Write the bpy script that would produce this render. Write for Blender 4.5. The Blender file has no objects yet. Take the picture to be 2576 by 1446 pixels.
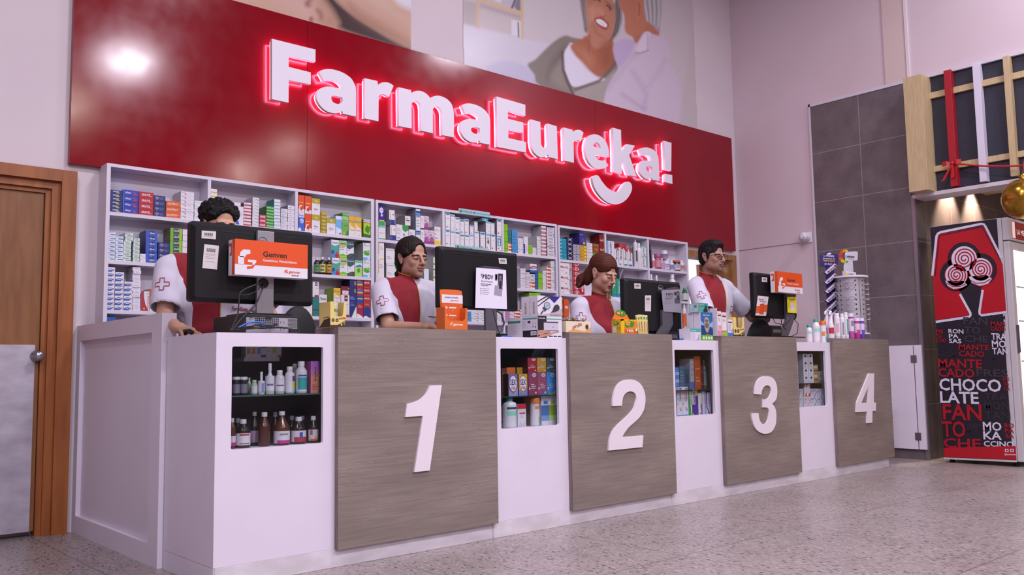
import bpy, bmesh, math, random
import numpy as np
from mathutils import Vector, Matrix
random.seed(7); rng = np.random.default_rng(5)
SC = bpy.context.scene; COL = SC.collection
# ---------------------------------------------------------------- camera (lens and pose solved from the photograph)
IW, IH, FPX, CZ = 2576, 1446, 2223.6, .9
def _axes(yaw, pitch, roll):
    cy, sy, cp, sp, cr, sr = math.cos(yaw), math.sin(yaw), math.cos(pitch), math.sin(pitch), math.cos(roll), math.sin(roll)
    f = np.array([sy*cp, cy*cp, sp]); r = np.array([cy, -sy, 0.]); u = np.cross(r, f)
    return cr*r+sr*u, -sr*r+cr*u, f
AR, AU, AF = _axes(.72767, .092883, -.015866)
cam = bpy.data.objects.new('camera', bpy.data.cameras.new('camera')); COL.objects.link(cam)
cam.data.sensor_width = 36; cam.data.lens = FPX/IW*36; cam.data.clip_start = .05; cam.data.clip_end = 200
cam.matrix_world = Matrix(((AR[0], AU[0], -AF[0], 0), (AR[1], AU[1], -AF[1], 0), (AR[2], AU[2], -AF[2], CZ), (0, 0, 0, 1)))
SC.camera = cam
# ---------------------------------------------------------------- world, lights, exposure
SC.view_settings.view_transform = 'Standard'; SC.view_settings.look = 'None'; SC.view_settings.gamma = 1
SC.view_settings.use_curve_mapping = False; SC.view_settings.exposure = -.80
try:
    SC.cycles.use_denoising = True; SC.cycles.denoiser = 'OPENIMAGEDENOISE'
    SC.cycles.max_bounces = 6; SC.cycles.diffuse_bounces = 3; SC.cycles.glossy_bounces = 3; SC.cycles.transparent_max_bounces = 12
    SC.cycles.sample_clamp_indirect = 6; SC.cycles.caustics_reflective = False; SC.cycles.caustics_refractive = False
except Exception: pass
wd = bpy.data.worlds.new('world'); SC.world = wd; wd.use_nodes = True
wd.node_tree.nodes['Background'].inputs[0].default_value = (.78, .73, .88, 1); wd.node_tree.nodes['Background'].inputs[1].default_value = .30
def area(name, loc, size, power, col=(1, .93, 1), rot=(0, 0, 0), size_y=None):
    l = bpy.data.lights.new(name, 'AREA'); l.energy = power; l.color = col; l.size = size
    l.shape = 'RECTANGLE' if size_y else 'DISK'
    if size_y: l.size_y = size_y
    o = bpy.data.objects.new(name, l); o.location = loc; o.rotation_euler = rot; COL.objects.link(o); return o
LV = (.94, .915, 1.04)
for x, y, p, s, c in ((4.16, -1.77, 300, .62, (.93, .86, 1)), (1.2, -1.6, 300, .6, LV), (-2.5, -2.2, 260, .6, LV), (7.6, 1.6, 140, .7, LV), (3.4, 1.9, 200, .7, LV), (-.6, 2.0, 130, .7, LV), (5.6, 3.4, 60, .7, LV),
                      (4.1, -4.6, 130, .5, (1, .86, .74)), (8.45, -4.9, 140, .5, (1, .88, .8)), (8.6, -7.6, 190, .6, (1, .88, .8)),
                      (1, -6, 420, .6, LV), (-3.5, -6, 330, .6, LV), (.6, -9.5, 420, .6, LV), (12.5, -3, 240, .6, LV)):
    area('ceiling_lamp', (x, y, 5.45), s, p, c)
area('ceiling_tube_lamp', (10.4, -6.3, 5.4), .35, 260, (.9, .86, 1), size_y=1.6, rot=(0, 0, math.radians(35)))
# ---------------------------------------------------------------- pixel -> point on a real plane
def ray(x, y): return (x-IW/2)*AR-(y-IH/2)*AU+FPX*AF
def U(x, y, X=None, Y=None, Z=None):
    d = ray(x, y)
    t = Y/d[1] if Y is not None else X/d[0] if X is not None else (Z-CZ)/d[2]
    return Vector((t*d[0], t*d[1], CZ+t*d[2]))
def lin(c):
    c = c/255.; return c/12.92 if c <= .04045 else ((c+.055)/1.055)**2.4
def rgb(h):
    if isinstance(h, (tuple, list)): return tuple(h)[:3]
    h = h.lstrip('#'); return tuple(lin(int(h[i:i+2], 16)) for i in (0, 2, 4))
_M = {}
def M(h, rough=.5, metal=0., emit=0., spec=.5, coat=0., trans=0., alpha=1., name=None):
    """plain procedural material with a faint noise in the roughness"""
    key = (h if isinstance(h, str) else tuple(h), rough, metal, emit, spec, coat, trans, alpha)
    if key in _M: return _M[key]
    m = bpy.data.materials.new(name or 'mat_'+str(h).strip('#')); m.use_nodes = True; _M[key] = m
    b = m.node_tree.nodes['Principled BSDF']; c = rgb(h)
    b.inputs['Base Color'].default_value = (*c, 1); b.inputs['Roughness'].default_value = rough; b.inputs['Metallic'].default_value = metal
    b.inputs['Specular IOR Level'].default_value = spec; b.inputs['Coat Weight'].default_value = coat
    b.inputs['Transmission Weight'].default_value = trans; b.inputs['Alpha'].default_value = alpha
    if emit: b.inputs['Emission Color'].default_value = (*c, 1); b.inputs['Emission Strength'].default_value = emit
    m.diffuse_color = (*c, 1)
    return m
def nodes(m): return m.node_tree.nodes, m.node_tree.links, m.node_tree.nodes['Principled BSDF']
def noise_mat(name, c1, c2, scale=20, rough=.5, detail=4, stretch=(1, 1, 1), bump=0., spec=.5, coat=0., lo=.35, hi=.65, metal=0.):
    m = bpy.data.materials.new(name); m.use_nodes = True; N, L, b = nodes(m)
    tc = N.new('ShaderNodeTexCoord'); mp = N.new('ShaderNodeMapping'); mp.inputs['Scale'].default_value = stretch
    no = N.new('ShaderNodeTexNoise'); no.inputs['Scale'].default_value = scale; no.inputs['Detail'].default_value = detail
    cr = N.new('ShaderNodeValToRGB'); e = cr.color_ramp.elements
    e[0].position = lo; e[0].color = (*rgb(c1), 1); e[1].position = hi; e[1].color = (*rgb(c2), 1)
    L.new(tc.outputs['Object'], mp.inputs[0]); L.new(mp.outputs[0], no.inputs['Vector']); L.new(no.outputs[0], cr.inputs[0]); L.new(cr.outputs[0], b.inputs['Base Color'])
    b.inputs['Roughness'].default_value = rough; b.inputs['Specular IOR Level'].default_value = spec; b.inputs['Coat Weight'].default_value = coat; b.inputs['Metallic'].default_value = metal
    if bump:
        bp = N.new('ShaderNodeBump'); bp.inputs['Strength'].default_value = bump; bp.inputs['Distance'].default_value = .002
        L.new(no.outputs[0], bp.inputs['Height']); L.new(bp.outputs[0], b.inputs['Normal'])
    return m
# ---------------------------------------------------------------- scene tree helpers
def props(o, label=None, cat=None, group=None, kind=None):
    if label: o['label'] = label
    if cat: o['category'] = cat
    if group: o['group'] = group
    if kind: o['kind'] = kind
    return o
def thing(name, label, cat, loc=(0, 0, 0), rz=0, group=None):
    o = bpy.data.objects.new(name, None); COL.objects.link(o); o.empty_display_size = .05
    o.location = loc; o.rotation_euler = (0, 0, rz); return props(o, label, cat, group)
def copy_tree(o, parent=None):
    c = o.copy(); COL.objects.link(c)
    if parent is not None: c.parent = parent
    for ch in list(o.children): copy_tree(ch, c)
    return c
_T = {}
def text2d(s, bold=0., res=2):
    bold = min(bold, .022); key = (s, bold, res)
    if key in _T: return _T[key]
    cu = bpy.data.curves.new('t', 'FONT'); cu.body = s; cu.offset = bold; cu.resolution_u = res; cu.size = 1
    o = bpy.data.objects.new('t', cu); me = bpy.data.meshes.new_from_object(o)
    V = np.array([v.co[:2] for v in me.vertices]) if len(me.vertices) else np.zeros((0, 2)); F = [tuple(p.vertices) for p in me.polygons]
    if len(V): V[:, 0] -= V[:, 0].min()
    bpy.data.meshes.remove(me); bpy.data.objects.remove(o); bpy.data.curves.remove(cu)
    _T[key] = (V, F); return V, F
def smooth(pts, n=6):
    """closed outline: (x, y) is a smooth point, (x, y, 1) a corner"""
    out = []; k = len(pts)
    for i in range(k):
        p0, p1, p2, p3 = pts[i-1], pts[i], pts[(i+1) % k], pts[(i+2) % k]
        a, b = np.array(p1[:2], float), np.array(p2[:2], float)
        c1, c2 = len(p1) > 2, len(p2) > 2
        if c1 and c2: out.append(a); continue
        m0 = (b-a) if c1 else (b-np.array(p0[:2], float))/2
        m1 = (b-a) if c2 else (np.array(p3[:2], float)-a)/2
        for j in range(n):
            t = j/n; out.append((2*t**3-3*t**2+1)*a+(t**3-2*t**2+t)*m0+(-2*t**3+3*t**2)*b+(t**3-t**2)*m1)
    return out
def fill2d(loops):
    """triangulated 2-D area of an outline with holes"""
    cu = bpy.data.curves.new('f', 'CURVE'); cu.dimensions = '2D'; cu.fill_mode = 'BOTH'
    for lp in loops:
        sp = cu.splines.new('POLY'); sp.points.add(len(lp)-1); sp.use_cyclic_u = True
        for q, p in zip(sp.points, lp): q.co = (p[0], p[1], 0, 1)
    o = bpy.data.objects.new('f', cu); me = bpy.data.meshes.new_from_object(o)
    V = [tuple(v.co[:2]) for v in me.vertices]; F = [tuple(p.vertices) for p in me.polygons]
    bpy.data.meshes.remove(me); bpy.data.objects.remove(o); bpy.data.curves.remove(cu); return V, F
class G:
    """collects shapes, links them as ONE mesh object"""
    def __init__(s): s.v = []; s.f = []; s.m = []; s.ms = []; s.sm = []
    def mi(s, m):
        if isinstance(m, str): m = M(m)
        if m not in s.ms: s.ms.append(m)
        return s.ms.index(m)
    def add(s, V, F, m, sm=False):
        k = len(s.v); s.v += [tuple(v) for v in V]; i = s.mi(m)
        for f in F: s.f.append(tuple(a+k for a in f)); s.m.append(i); s.sm.append(sm)
        return s
    def box(s, a, b, m, bev=0.):
        x0, y0, z0 = a; x1, y1, z1 = b
        if x0 > x1: x0, x1 = x1, x0
        if y0 > y1: y0, y1 = y1, y0
        if z0 > z1: z0, z1 = z1, z0
        if not bev:
            V = [(x, y, z) for z in (z0, z1) for y in (y0, y1) for x in (x0, x1)]
            return s.add(V, [(0, 2, 3, 1), (4, 5, 7, 6), (0, 1, 5, 4), (2, 6, 7, 3), (0, 4, 6, 2), (1, 3, 7, 5)], m)
        bm = bmesh.new(); bmesh.ops.create_cube(bm, size=1)
        for v in bm.verts: v.co = Vector(((x0+x1)/2+v.co.x*(x1-x0), (y0+y1)/2+v.co.y*(y1-y0), (z0+z1)/2+v.co.z*(z1-z0)))
        bmesh.ops.bevel(bm, geom=bm.edges[:], offset=bev, segments=2, profile=.5, affect='EDGES')
        bm.verts.index_update(); s.add([v.co[:] for v in bm.verts], [[v.index for v in f.verts] for f in bm.faces], m); bm.free(); return s
    def quad(s, *p, m): return s.add(p, [tuple(range(len(p)))], m)
    def prism(s, pts, d, m, ms=None):
        """pts: planar outline in 3-D; extruded by the vector d"""
        n = len(pts); d = Vector(d); P = [Vector(p) for p in pts]
        s.add(P+[p+d for p in P], [tuple(range(n))[::-1], tuple(range(n, 2*n))], m)
        s.add(P+[p+d for p in P], [(i, (i+1) % n, (i+1) % n+n, i+n) for i in range(n)], ms or m); return s
    def shape(s, loops, o, ux, uy, th, m, ms=None, back=True):
        """2-D outline(s) with holes, front face at o, extruded along -(ux x uy) by th"""
        ux, uy, o = Vector(ux), Vector(uy), Vector(o); n = ux.cross(uy).normalized()
        V, F = fill2d(loops); P = [o+ux*a+uy*b for a, b in V]; s.add(P, F, m)
        if th:
            if back: s.add([p-n*th for p in P], [f[::-1] for f in F], ms or m)
            for lp in loops:
                k = len(lp); Q = [o+ux*a[0]+uy*a[1] for a in lp]
                s.add(Q+[q-n*th for q in Q], [(i, (i+1) % k, (i+1) % k+k, i+k) for i in range(k)], ms or m)
        return s
    def px(s, loops, m, lift=0., th=0., ms=None, **pl):
        """outline(s) given in photograph pixels, laid on the plane pl"""
        ax = 'X' if 'X' in pl else 'Y' if 'Y' in pl else 'Z'; val = pl[ax]-lift if ax != 'Z' else pl[ax]+lift
        L3 = [[U(p[0], p[1], **{ax: val}) for p in lp] for lp in loops]
        if ax == 'Y': return s.shape([[(p.x, p.z) for p in lp] for lp in L3], (0, val, 0), (1, 0, 0), (0, 0, 1), th, m, ms)
        if ax == 'X': return s.shape([[(-p.y, p.z) for p in lp] for lp in L3], (val, 0, 0), (0, -1, 0), (0, 0, 1), th, m, ms)
        return s.shape([[(p.x, p.y) for p in lp] for lp in L3], (0, 0, val), (1, 0, 0), (0, 1, 0), th, m, ms)
    def lathe(s, prof, m, c=(0, 0, 0), n=24, sm=True, ax='z', cap=True, sx=1, sy=1):
        V = []; F = []; k = len(prof); c = Vector(c)
        for r, z in prof:
            for j in range(n):
                a = 2*math.pi*j/n; x, y = r*math.cos(a)*sx, r*math.sin(a)*sy
                V.append(c+(Vector((x, y, z)) if ax == 'z' else Vector((x, z, y)) if ax == 'y' else Vector((z, x, y))))
        for i in range(k-1):
            for j in range(n): F.append((i*n+j, i*n+(j+1) % n, (i+1)*n+(j+1) % n, (i+1)*n+j))
        s.add(V, F, m, sm)
        if cap: s.add(V[:n], [tuple(range(n))[::-1]], m); s.add(V[-n:], [tuple(range(n))], m)
        return s
    def tube(s, pts, r, m, n=8, closed=False, cap=True):
        P = [Vector(p) for p in pts]; k = len(P); R = r if isinstance(r, (list, tuple)) else [r]*k; V = []; F = []
        ref = Vector((0, 0, 1)); prev = None
        for i in range(k):
            a = P[i-1] if (i or closed) else P[0]; b = P[(i+1) % k] if (i < k-1 or closed) else P[-1]
            t = (b-a).normalized() if (b-a).length > 1e-9 else Vector((0, 0, 1))
            if prev is None:
                prev = t.cross(ref)
                if prev.length < .1: prev = t.cross(Vector((0, 1, 0)))
            prev = (prev-t*prev.dot(t)).normalized(); q = t.cross(prev)
            for j in range(n):
                an = 2*math.pi*j/n; V.append(P[i]+(prev*math.cos(an)+q*math.sin(an))*R[i])
        for i in range(k if closed else k-1):
            i2 = (i+1) % k
            for j in range(n): F.append((i*n+j, i*n+(j+1) % n, i2*n+(j+1) % n, i2*n+j))
        s.add(V, F, m, True)
        if cap and not closed: s.add(V[:n], [tuple(range(n))[::-1]], m); s.add(V[-n:], [tuple(range(n))], m)
        return s
    def ell(s, c, r, m, nu=24, nv=16, rot=None):
        V = []; F = []; c = Vector(c)
        for i in range(nv+1):
            t = math.pi*i/nv
            for j in range(nu):
                a = 2*math.pi*j/nu; p = Vector((r[0]*math.sin(t)*math.cos(a), r[1]*math.sin(t)*math.sin(a), r[2]*math.cos(t)))
                if rot is not None: p = rot @ p
                V.append(c+p)
        for i in range(nv):
            for j in range(nu): F.append((i*nu+j, (i+1)*nu+j, (i+1)*nu+(j+1) % nu, i*nu+(j+1) % nu))
        return s.add(V, F, m, True)
    def text(s, st, o, ux, uy, h, m, w=None, bold=.0, th=0., res=2, italic=0., align='l'):
        """lettering: h = height of a capital, w = fitted width; o = left end of the base line"""
        V, F = text2d(st, bold, res)
        if not len(V): return s
        ux, uy, o = Vector(ux).normalized(), Vector(uy).normalized(), Vector(o); k = h/.69
        kx = (w/max(V[:, 0].max(), 1e-6)) if w else k; wid = kx*V[:, 0].max()
        if align == 'c': o = o-ux*wid/2
        if align == 'r': o = o-ux*wid
        P = [o+ux*(a*kx+b*k*italic)+uy*(b*k) for a, b in V]; s.add(P, F, m)
        if th:
            n = ux.cross(uy).normalized(); E = {}
            for f in F:
                for a, b in zip(f, f[1:]+f[:1]): E[(a, b)] = 1
            ed = [(a, b) for a, b in E if (b, a) not in E]; q = [p-n*th for p in P]
            s.add(P+q, [(b, a, a+len(P), b+len(P)) for a, b in ed], m)
        return s
    def mesh(s, name, off=Vector((0, 0, 0))):
        me = bpy.data.meshes.new(name); me.from_pydata([(v[0]-off[0], v[1]-off[1], v[2]-off[2]) for v in s.v], [], s.f)
        for m in s.ms: me.materials.append(m)
        me.polygons.foreach_set('material_index', s.m); me.polygons.foreach_set('use_smooth', s.sm); me.update(); return me
    def obj(s, name, parent=None, world=True, **pr):
        """parent given and world: shapes were drawn in world space; otherwise in the parent's own space"""
        if parent is not None:
            off = Vector(parent.location) if world else Vector((0, 0, 0))
            if parent.parent is not None and world: off = off+Vector(parent.parent.location)
        elif world:
            a = np.array(s.v, float); off = Vector(((a[:, 0].min()+a[:, 0].max())/2, (a[:, 1].min()+a[:, 1].max())/2, a[:, 2].min()))
        else: off = Vector((0, 0, 0))
        o = bpy.data.objects.new(name, s.mesh(name, off)); COL.objects.link(o)
        if parent is not None: o.parent = parent
        elif world: o.location = off
        return props(o, **pr)
ZU = (0, 0, 1); XU = (1, 0, 0)
def octa(px_pts, ox, oy, sc): return [tuple([ox+p[0]/sc, oy+p[1]/sc]+list(p[2:])) for p in px_pts]
# ================================================================ ROOM
YW, XR = 5.65, 8.45          # back wall plane, right side wall plane
def struct(g, name): return g.obj(name, kind='structure')
# floor: terrazzo slabs 1.06 m with thin joints
mf = bpy.data.materials.new('terrazzo'); mf.use_nodes = True; N, L, b = nodes(mf)
tc = N.new('ShaderNodeTexCoord')
def nz(scale, det=3, st=(1, 1, 1), kind='ShaderNodeTexNoise'):
    mp = N.new('ShaderNodeMapping'); mp.inputs['Scale'].default_value = st; L.new(tc.outputs['Object'], mp.inputs[0])
    n = N.new(kind); n.inputs['Scale'].default_value = scale
    if kind == 'ShaderNodeTexNoise': n.inputs['Detail'].default_value = det
    L.new(mp.outputs[0], n.inputs['Vector']); return n
def mixc(f, a, bb, typ='MIX'):
    m = N.new('ShaderNodeMix'); m.data_type = 'RGBA'; m.blend_type = typ
    for sck, v in ((m.inputs[0], f), (m.inputs[6], a), (m.inputs[7], bb)):
        if hasattr(v, 'is_output') or isinstance(v, bpy.types.NodeSocket): L.new(v, sck)
        elif isinstance(v, (int, float)): sck.default_value = v
        else: sck.default_value = (*rgb(v), 1)
    return m.outputs[2]
def ramp(src, p0, p1, v0=0., v1=1.):
    r = N.new('ShaderNodeMapRange'); L.new(src, r.inputs[0]); r.inputs[1].default_value = p0; r.inputs[2].default_value = p1
    r.inputs[3].default_value = v0; r.inputs[4].default_value = v1; return r.outputs[0]
def mth(op, a, b_=None):
    n = N.new('ShaderNodeMath'); n.operation = op
    for i, v in enumerate((a, b_)):
        if v is None: continue
        if isinstance(v, (int, float)): n.inputs[i].default_value = v
        else: L.new(v, n.inputs[i])
    return n.outputs[0]
c = mixc(ramp(nz(2.2).outputs[0], .35, .65), '#8f8281', '#9b8e8c')
chip = nz(120, kind='ShaderNodeTexVoronoi', st=(1, .55, 1)); cs = N.new('ShaderNodeSeparateColor'); L.new(chip.outputs['Color'], cs.inputs[0])
c = mixc(ramp(cs.outputs[0], .60, .78, 0, .55), c, '#7d7070'); c = mixc(ramp(cs.outputs[1], .78, .92, 0, .5), c, '#bdb1ab')
c = mixc(ramp(cs.outputs[2], .93, .97, 0, .9), c, '#3c3538')
sp = N.new('ShaderNodeSeparateXYZ'); L.new(tc.outputs['Object'], sp.inputs[0])
def joint(o, off): return mth('LESS_THAN', mth('ABSOLUTE', mth('SUBTRACT', mth('FRACT', mth('DIVIDE', mth('SUBTRACT', o, off-.53+20*1.07), 1.07)), .5)), .0022)
jm = mth('MAXIMUM', joint(sp.outputs[0], 3.195), joint(sp.outputs[1], 2.566))
c = mixc(mth('MULTIPLY', jm, .8), c, '#4a3f40'); L.new(c, b.inputs['Base Color'])
L.new(ramp(nz(1.3).outputs[0], .3, .7, .30, .42), b.inputs['Roughness']); b.inputs['Specular IOR Level'].default_value = .45
struct(G().box((-9, -13, -.1), (16, 9, 0), mf), 'floor').location.z += 0
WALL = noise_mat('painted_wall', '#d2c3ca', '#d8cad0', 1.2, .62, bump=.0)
g = G()  # back wall with the passage opening at its right end
PX0, PX1, PZ = 7.25, 8.30, 2.12
g.box((-9, YW, 0), (0, YW+.15, 7), WALL).box((0, YW, 2.02), (1.49, YW+.15, 7), WALL).box((1.49, YW, 0), (PX0, YW+.15, 7), WALL).box((0, YW+.1, 0), (1.49, YW+.15, 2.02), WALL).box((PX1, YW, 0), (XR, YW+.15, 7), WALL).box((PX0, YW, PZ), (PX1, YW+.15, 7), WALL)
struct(g, 'wall_back')
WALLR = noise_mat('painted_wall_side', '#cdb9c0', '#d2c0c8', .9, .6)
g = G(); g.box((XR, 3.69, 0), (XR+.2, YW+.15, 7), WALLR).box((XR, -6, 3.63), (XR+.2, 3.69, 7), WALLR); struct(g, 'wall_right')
g = G(); g.box((-9.1, -13.1, 0), (-9, YW, 7), WALL); struct(g, 'wall_left')
g = G(); g.box((-9, -13.1, 0), (16, -13, 7), M('#b9aeb4', .8)); struct(g, 'wall_front')
g = G(); g.box((-9.1, -13.1, 6.9), (16.2, YW+.15, 7), M('#a79ea4', .8)); struct(g, 'ceiling')
# pilaster strip and its white pipe on the side wall, above the tiles
g = G(); g.box((XR-.012, 3.655, 3.63), (XR, 3.88, 6.9), noise_mat('beige_paint', '#cdb7b4', '#d0bab8', 2, .7)); struct(g, 'trim_1')
g = G(); g.box((XR-.02, 3.635, 3.63), (XR, 3.662, 6.9), M('#dccfd4', .5)); struct(g, 'trim_2')
# grey stone tiles on the side wall
mt = bpy.data.materials.new('grey_tile'); mt.use_nodes = True; N, L, b = nodes(mt); tc = N.new('ShaderNodeTexCoord')
c = mixc(ramp(nz(5, 5).outputs[0], .35, .65), '#5b4f53', '#6b5e61'); c = mixc(ramp(nz(160, 2).outputs[0], .45, .6, 0, .35), c, '#7d7073')
sp = N.new('ShaderNodeSeparateXYZ'); L.new(tc.outputs['Object'], sp.inputs[0])
def jt(o, off, s, w): return mth('LESS_THAN', mth('ABSOLUTE', mth('SUBTRACT', mth('FRACT', mth('DIVIDE', mth('SUBTRACT', o, off-s/2-10*s), s)), .5)), w)
TZ = (3.619-1.551)/4
jm = mth('MAXIMUM', jt(sp.outputs[1], 4.17, .53, .0042), jt(sp.outputs[2], 3.619, TZ, .0042))
jm = mth('MAXIMUM', jm, jt(sp.outputs[0], 9.3, .6, .0042))
c = mixc(jm, c, '#a3979a'); L.new(c, b.inputs['Base Color']); b.inputs['Roughness'].default_value = .55
g = G(); g.box((XR-.015, 3.69, 0), (XR, 4.695, 3.61), mt); o = g.obj('wall_tiles', world=False, kind='structure')
g = G(); g.box((XR+.0, 3.675, 0), (12, 3.69, 3.61), mt); o = g.obj('wall_jamb', world=False, kind='structure')
g = G(); g.box((XR-.022, 4.695, 0), (XR, 4.712, 3.64), M('#cfc6d2', .4)).box((XR-.022, 3.69, 3.61), (XR, 4.712, 3.64), M('#cfc6d2', .4)); struct(g, 'trim_3')
g = G(); g.box((XR-.024, 3.66, 0), (XR+.004, 3.693, 2.5), M('#8d848c', .3, .6)); struct(g, 'trim_4')
# red fascia panel on the back wall
mr = bpy.data.materials.new('red_gloss_panel'); mr.use_nodes = True; N, L, b = nodes(mr); tc = N.new('ShaderNodeTexCoord')
c = mixc(ramp(nz(1.5).outputs[0], .3, .7), '#7e0013', '#880318'); L.new(c, b.inputs['Base Color'])
L.new(ramp(nz(9, 4).outputs[0], .3, .7, .12, .16), b.inputs['Roughness']); b.inputs['Specular IOR Level'].default_value = .42
XP0, XP1, ZP0, ZP1 = U(181, 200, Y=5.61).x, U(1846, 500, Y=5.61).x, U(176, 410, Y=5.61).z, U(1840, 348, Y=5.61).z
t = thing('sign_board', 'long glossy dark red board across the back wall above the medicine shelves', 'sign board', (XP0, 5.61, ZP0))
xs = [XP0, U(772, 400, Y=5.61).x, U(1500, 400, Y=5.61).x, XP1]
for i in range(3):
    G().box((xs[i]+(.0012 if i else 0), 5.61, ZP0), (xs[i+1]-.0012, YW-.002, ZP1), mr).obj('panel', t)
# ================================================================ raised backlit lettering
FRONT, LB = 5.53, 5.56
WL = M('#ebe2ee', .35); LED = M('#ffb3e0', emit=34., name='led'); 
def oc(pts, ox, oy, sc): return [tuple([ox+p[0]/sc, oy+p[1]/sc]+list(p[2:])) for p in pts]
A1 = (640, 80, 5.783); A2 = (960, 190, 6.572); A3 = (1300, 280, 5.562)
GL = [
 ('F', A1, [[(255,100,1),(890,258,1),(888,440,1),(500,352,1),(500,510,1),(820,590,1),(820,765,1),(500,702,1),(497,1030,1),(255,980,1)]]),
 ('a', A1, [[(938,578,1),(1010,548),(1130,545),(1280,590),(1400,670),(1455,760),(1478,860),(1476,1232,1),(1285,1190,1),(1280,1152,1),(1220,1180),(1130,1180),(1030,1140),(950,1060),(905,960),(915,880),(960,825),(1040,798),(1130,803),(1277,828,1),(1270,785),(1220,735),(1150,710),(1080,705),(1012,716,1)],
   [(1120,945),(1165,932),(1280,955,1),(1280,1015),(1240,1045),(1190,1045),(1135,1010)]]),
 ('r', A1, [[(1605,675,1),(1790,715,1),(1797,778,1),(1850,740),(1930,735),(1985,755),(2025,785,1),(1958,948,1),(1900,915),(1840,908),(1808,940,1),(1805,1300,1),(1605,1260,1)]]),
 ('m', A2, [[(280,192,1),(485,240,1),(493,290,1),(560,255),(650,255),(740,300),(805,372,1),(870,340),(960,335),(1070,380),(1150,460),(1185,560),(1197,700),(1192,1022,1),(1005,985,1),(998,640),(985,570),(940,515),(890,510),(855,545),(848,600),(848,955,1),(655,910,1),(648,560),(635,470),(590,425),(540,422),(505,455),(495,500),(497,875,1),(285,835,1)]]),
 ('a', A2, [[(1325,488,1),(1400,462),(1500,468),(1620,510),(1720,585),(1780,680),(1795,780),(1795,1145,1),(1625,1110,1),(1625,1075,1),(1560,1105),(1480,1100),(1390,1050),(1325,960),(1300,870),(1315,790),(1360,740),(1430,718),(1500,720),(1622,742,1),(1610,690),(1560,650),(1490,625),(1430,625),(1385,640,1)],
   [(1490,862),(1550,855),(1622,870,1),(1622,930),(1585,966),(1520,950),(1480,905)]]),
 ('E', (0, 0, 1), [[(1249.1,242.5,1),(1321.7,263.5,1),(1321.7,291.5,1),(1277.8,278,1),(1277.8,298.5,1),(1315.6,308,1),(1316,333.5,1),(1278.8,325.5,1),(1279,347,1),(1323.4,357.3,1),(1323.4,383.6,1),(1251.3,369.5,1)]]),
 ('u', A3, [[(198,112,1),(330,148,1),(337,400),(345,470),(370,505),(400,510),(425,490),(435,440),(430,170,1),(560,208,1),(575,668,1),(445,640,1),(442,602,1),(400,630),(330,640),(265,600),(225,540),(205,460),(198,380)]]),
 ('r', A3, [[(655,225,1),(780,258,1),(785,292,1),(820,265),(870,258),(910,275),(935,300,1),(895,420,1),(855,405),(815,410),(795,440,1),(800,718,1),(668,690,1)]]),
 ('e', A3, [[(1293,640,1),(1283,520),(1250,430),(1190,360),(1110,322),(1040,330),(985,375),(958,460),(960,560),(985,660),(1035,745),(1100,795),(1180,805),(1240,790),(1283,755,1),(1232,683,1),(1180,688),(1125,665),(1085,600,1)],
   [(1078,490),(1085,450),(1115,435),(1155,460),(1178,517,1)]]),
 ('k', A3, [[(1345,228,1),(1458,260,1),(1468,570,1),(1545,458,1),(1655,480,1),(1572,612,1),(1680,912,1),(1560,890,1),(1490,700,1),(1470,735,1),(1468,872,1),(1358,845,1)]]),
 ('a', A3, [[(1720,525,1),(1780,505),(1850,510),(1920,545),(1965,600),(1985,680),(1997,975,1),(1900,958,1),(1895,930,1),(1850,945),(1800,940),(1750,895),(1715,830),(1712,760),(1740,710),(1790,690),(1885,688,1),(1875,645),(1840,620),(1790,612),(1755,620,1)],
   [(1815,775),(1850,768),(1895,782,1),(1895,825),(1865,850),(1825,830)]]),
 ('!', A3, [[(2062,412,1),(2165,440,1),(2162,835,1),(2080,815,1)]]),
 ('.', A3, [[(2080,872,1),(2175,892,1),(2178,1015,1),(2078,990,1)]]),
 ('smile', A3, [[(1060,955),(1065,915),(1105,893),(1145,905),(1190,975),(1260,1060),(1340,1115),(1400,1125),(1450,1100),(1490,1035),(1530,990),(1570,985),(1605,1020),(1612,1090),(1580,1170),(1520,1245),(1430,1295),(1330,1295),(1230,1245),(1140,1150),(1085,1050)]]),
]
def shrink(P, d):
    """outline moved inwards by d (P: closed list of 2-D points)"""
    n = len(P); A = sum(P[i][0]*P[(i+1) % n][1]-P[(i+1) % n][0]*P[i][1] for i in range(n)); s = 1 if A > 0 else -1; out = []
    for i in range(n):
        a, b, c = np.array(P[i-1][:2]), np.array(P[i][:2]), np.array(P[(i+1) % n][:2])
        u, v = b-a, c-b; u = u/(np.linalg.norm(u)+1e-9); v = v/(np.linalg.norm(v)+1e-9)
        nn = np.array([-u[1]-v[1], u[0]+v[0]]); nn = nn/(np.linalg.norm(nn)+1e-9); k = min(1/max(.45, math.sqrt(max(0, (1+u@v)/2))), 1.6)
        out.append(b+s*nn*d*k)
    return out
ORD = {'F': 'first capital F', 'E': 'second capital E after the m and a', '!': 'upright bar of the exclamation mark at the right end', '.': 'square dot below the exclamation bar'}
seen = {}
words_ = [('letter', 'backlit white raised capital F at the left end of the shop name'), ('letter', 'backlit white raised letter a between capital F and r'),
 ('letter', 'backlit white raised letter r before the m'), ('letter', 'backlit white raised letter m in the shop name'), ('letter', 'backlit white raised letter a between m and capital E'),
 ('letter', 'backlit white raised capital E in the middle of the shop name'), ('letter', 'backlit white raised letter u after the capital E'), ('letter', 'backlit white raised letter r between u and e'),
 ('letter', 'backlit white raised letter e above the smile'), ('letter', 'backlit white raised letter k in the shop name'), ('letter', 'backlit white raised letter a between k and the exclamation mark'),
 ('exclamation_mark', 'backlit white raised exclamation mark at the right end of the shop name'), None, ('smile_shape', 'backlit white raised smile curve hanging below the letters e and k')]
t = None
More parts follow.
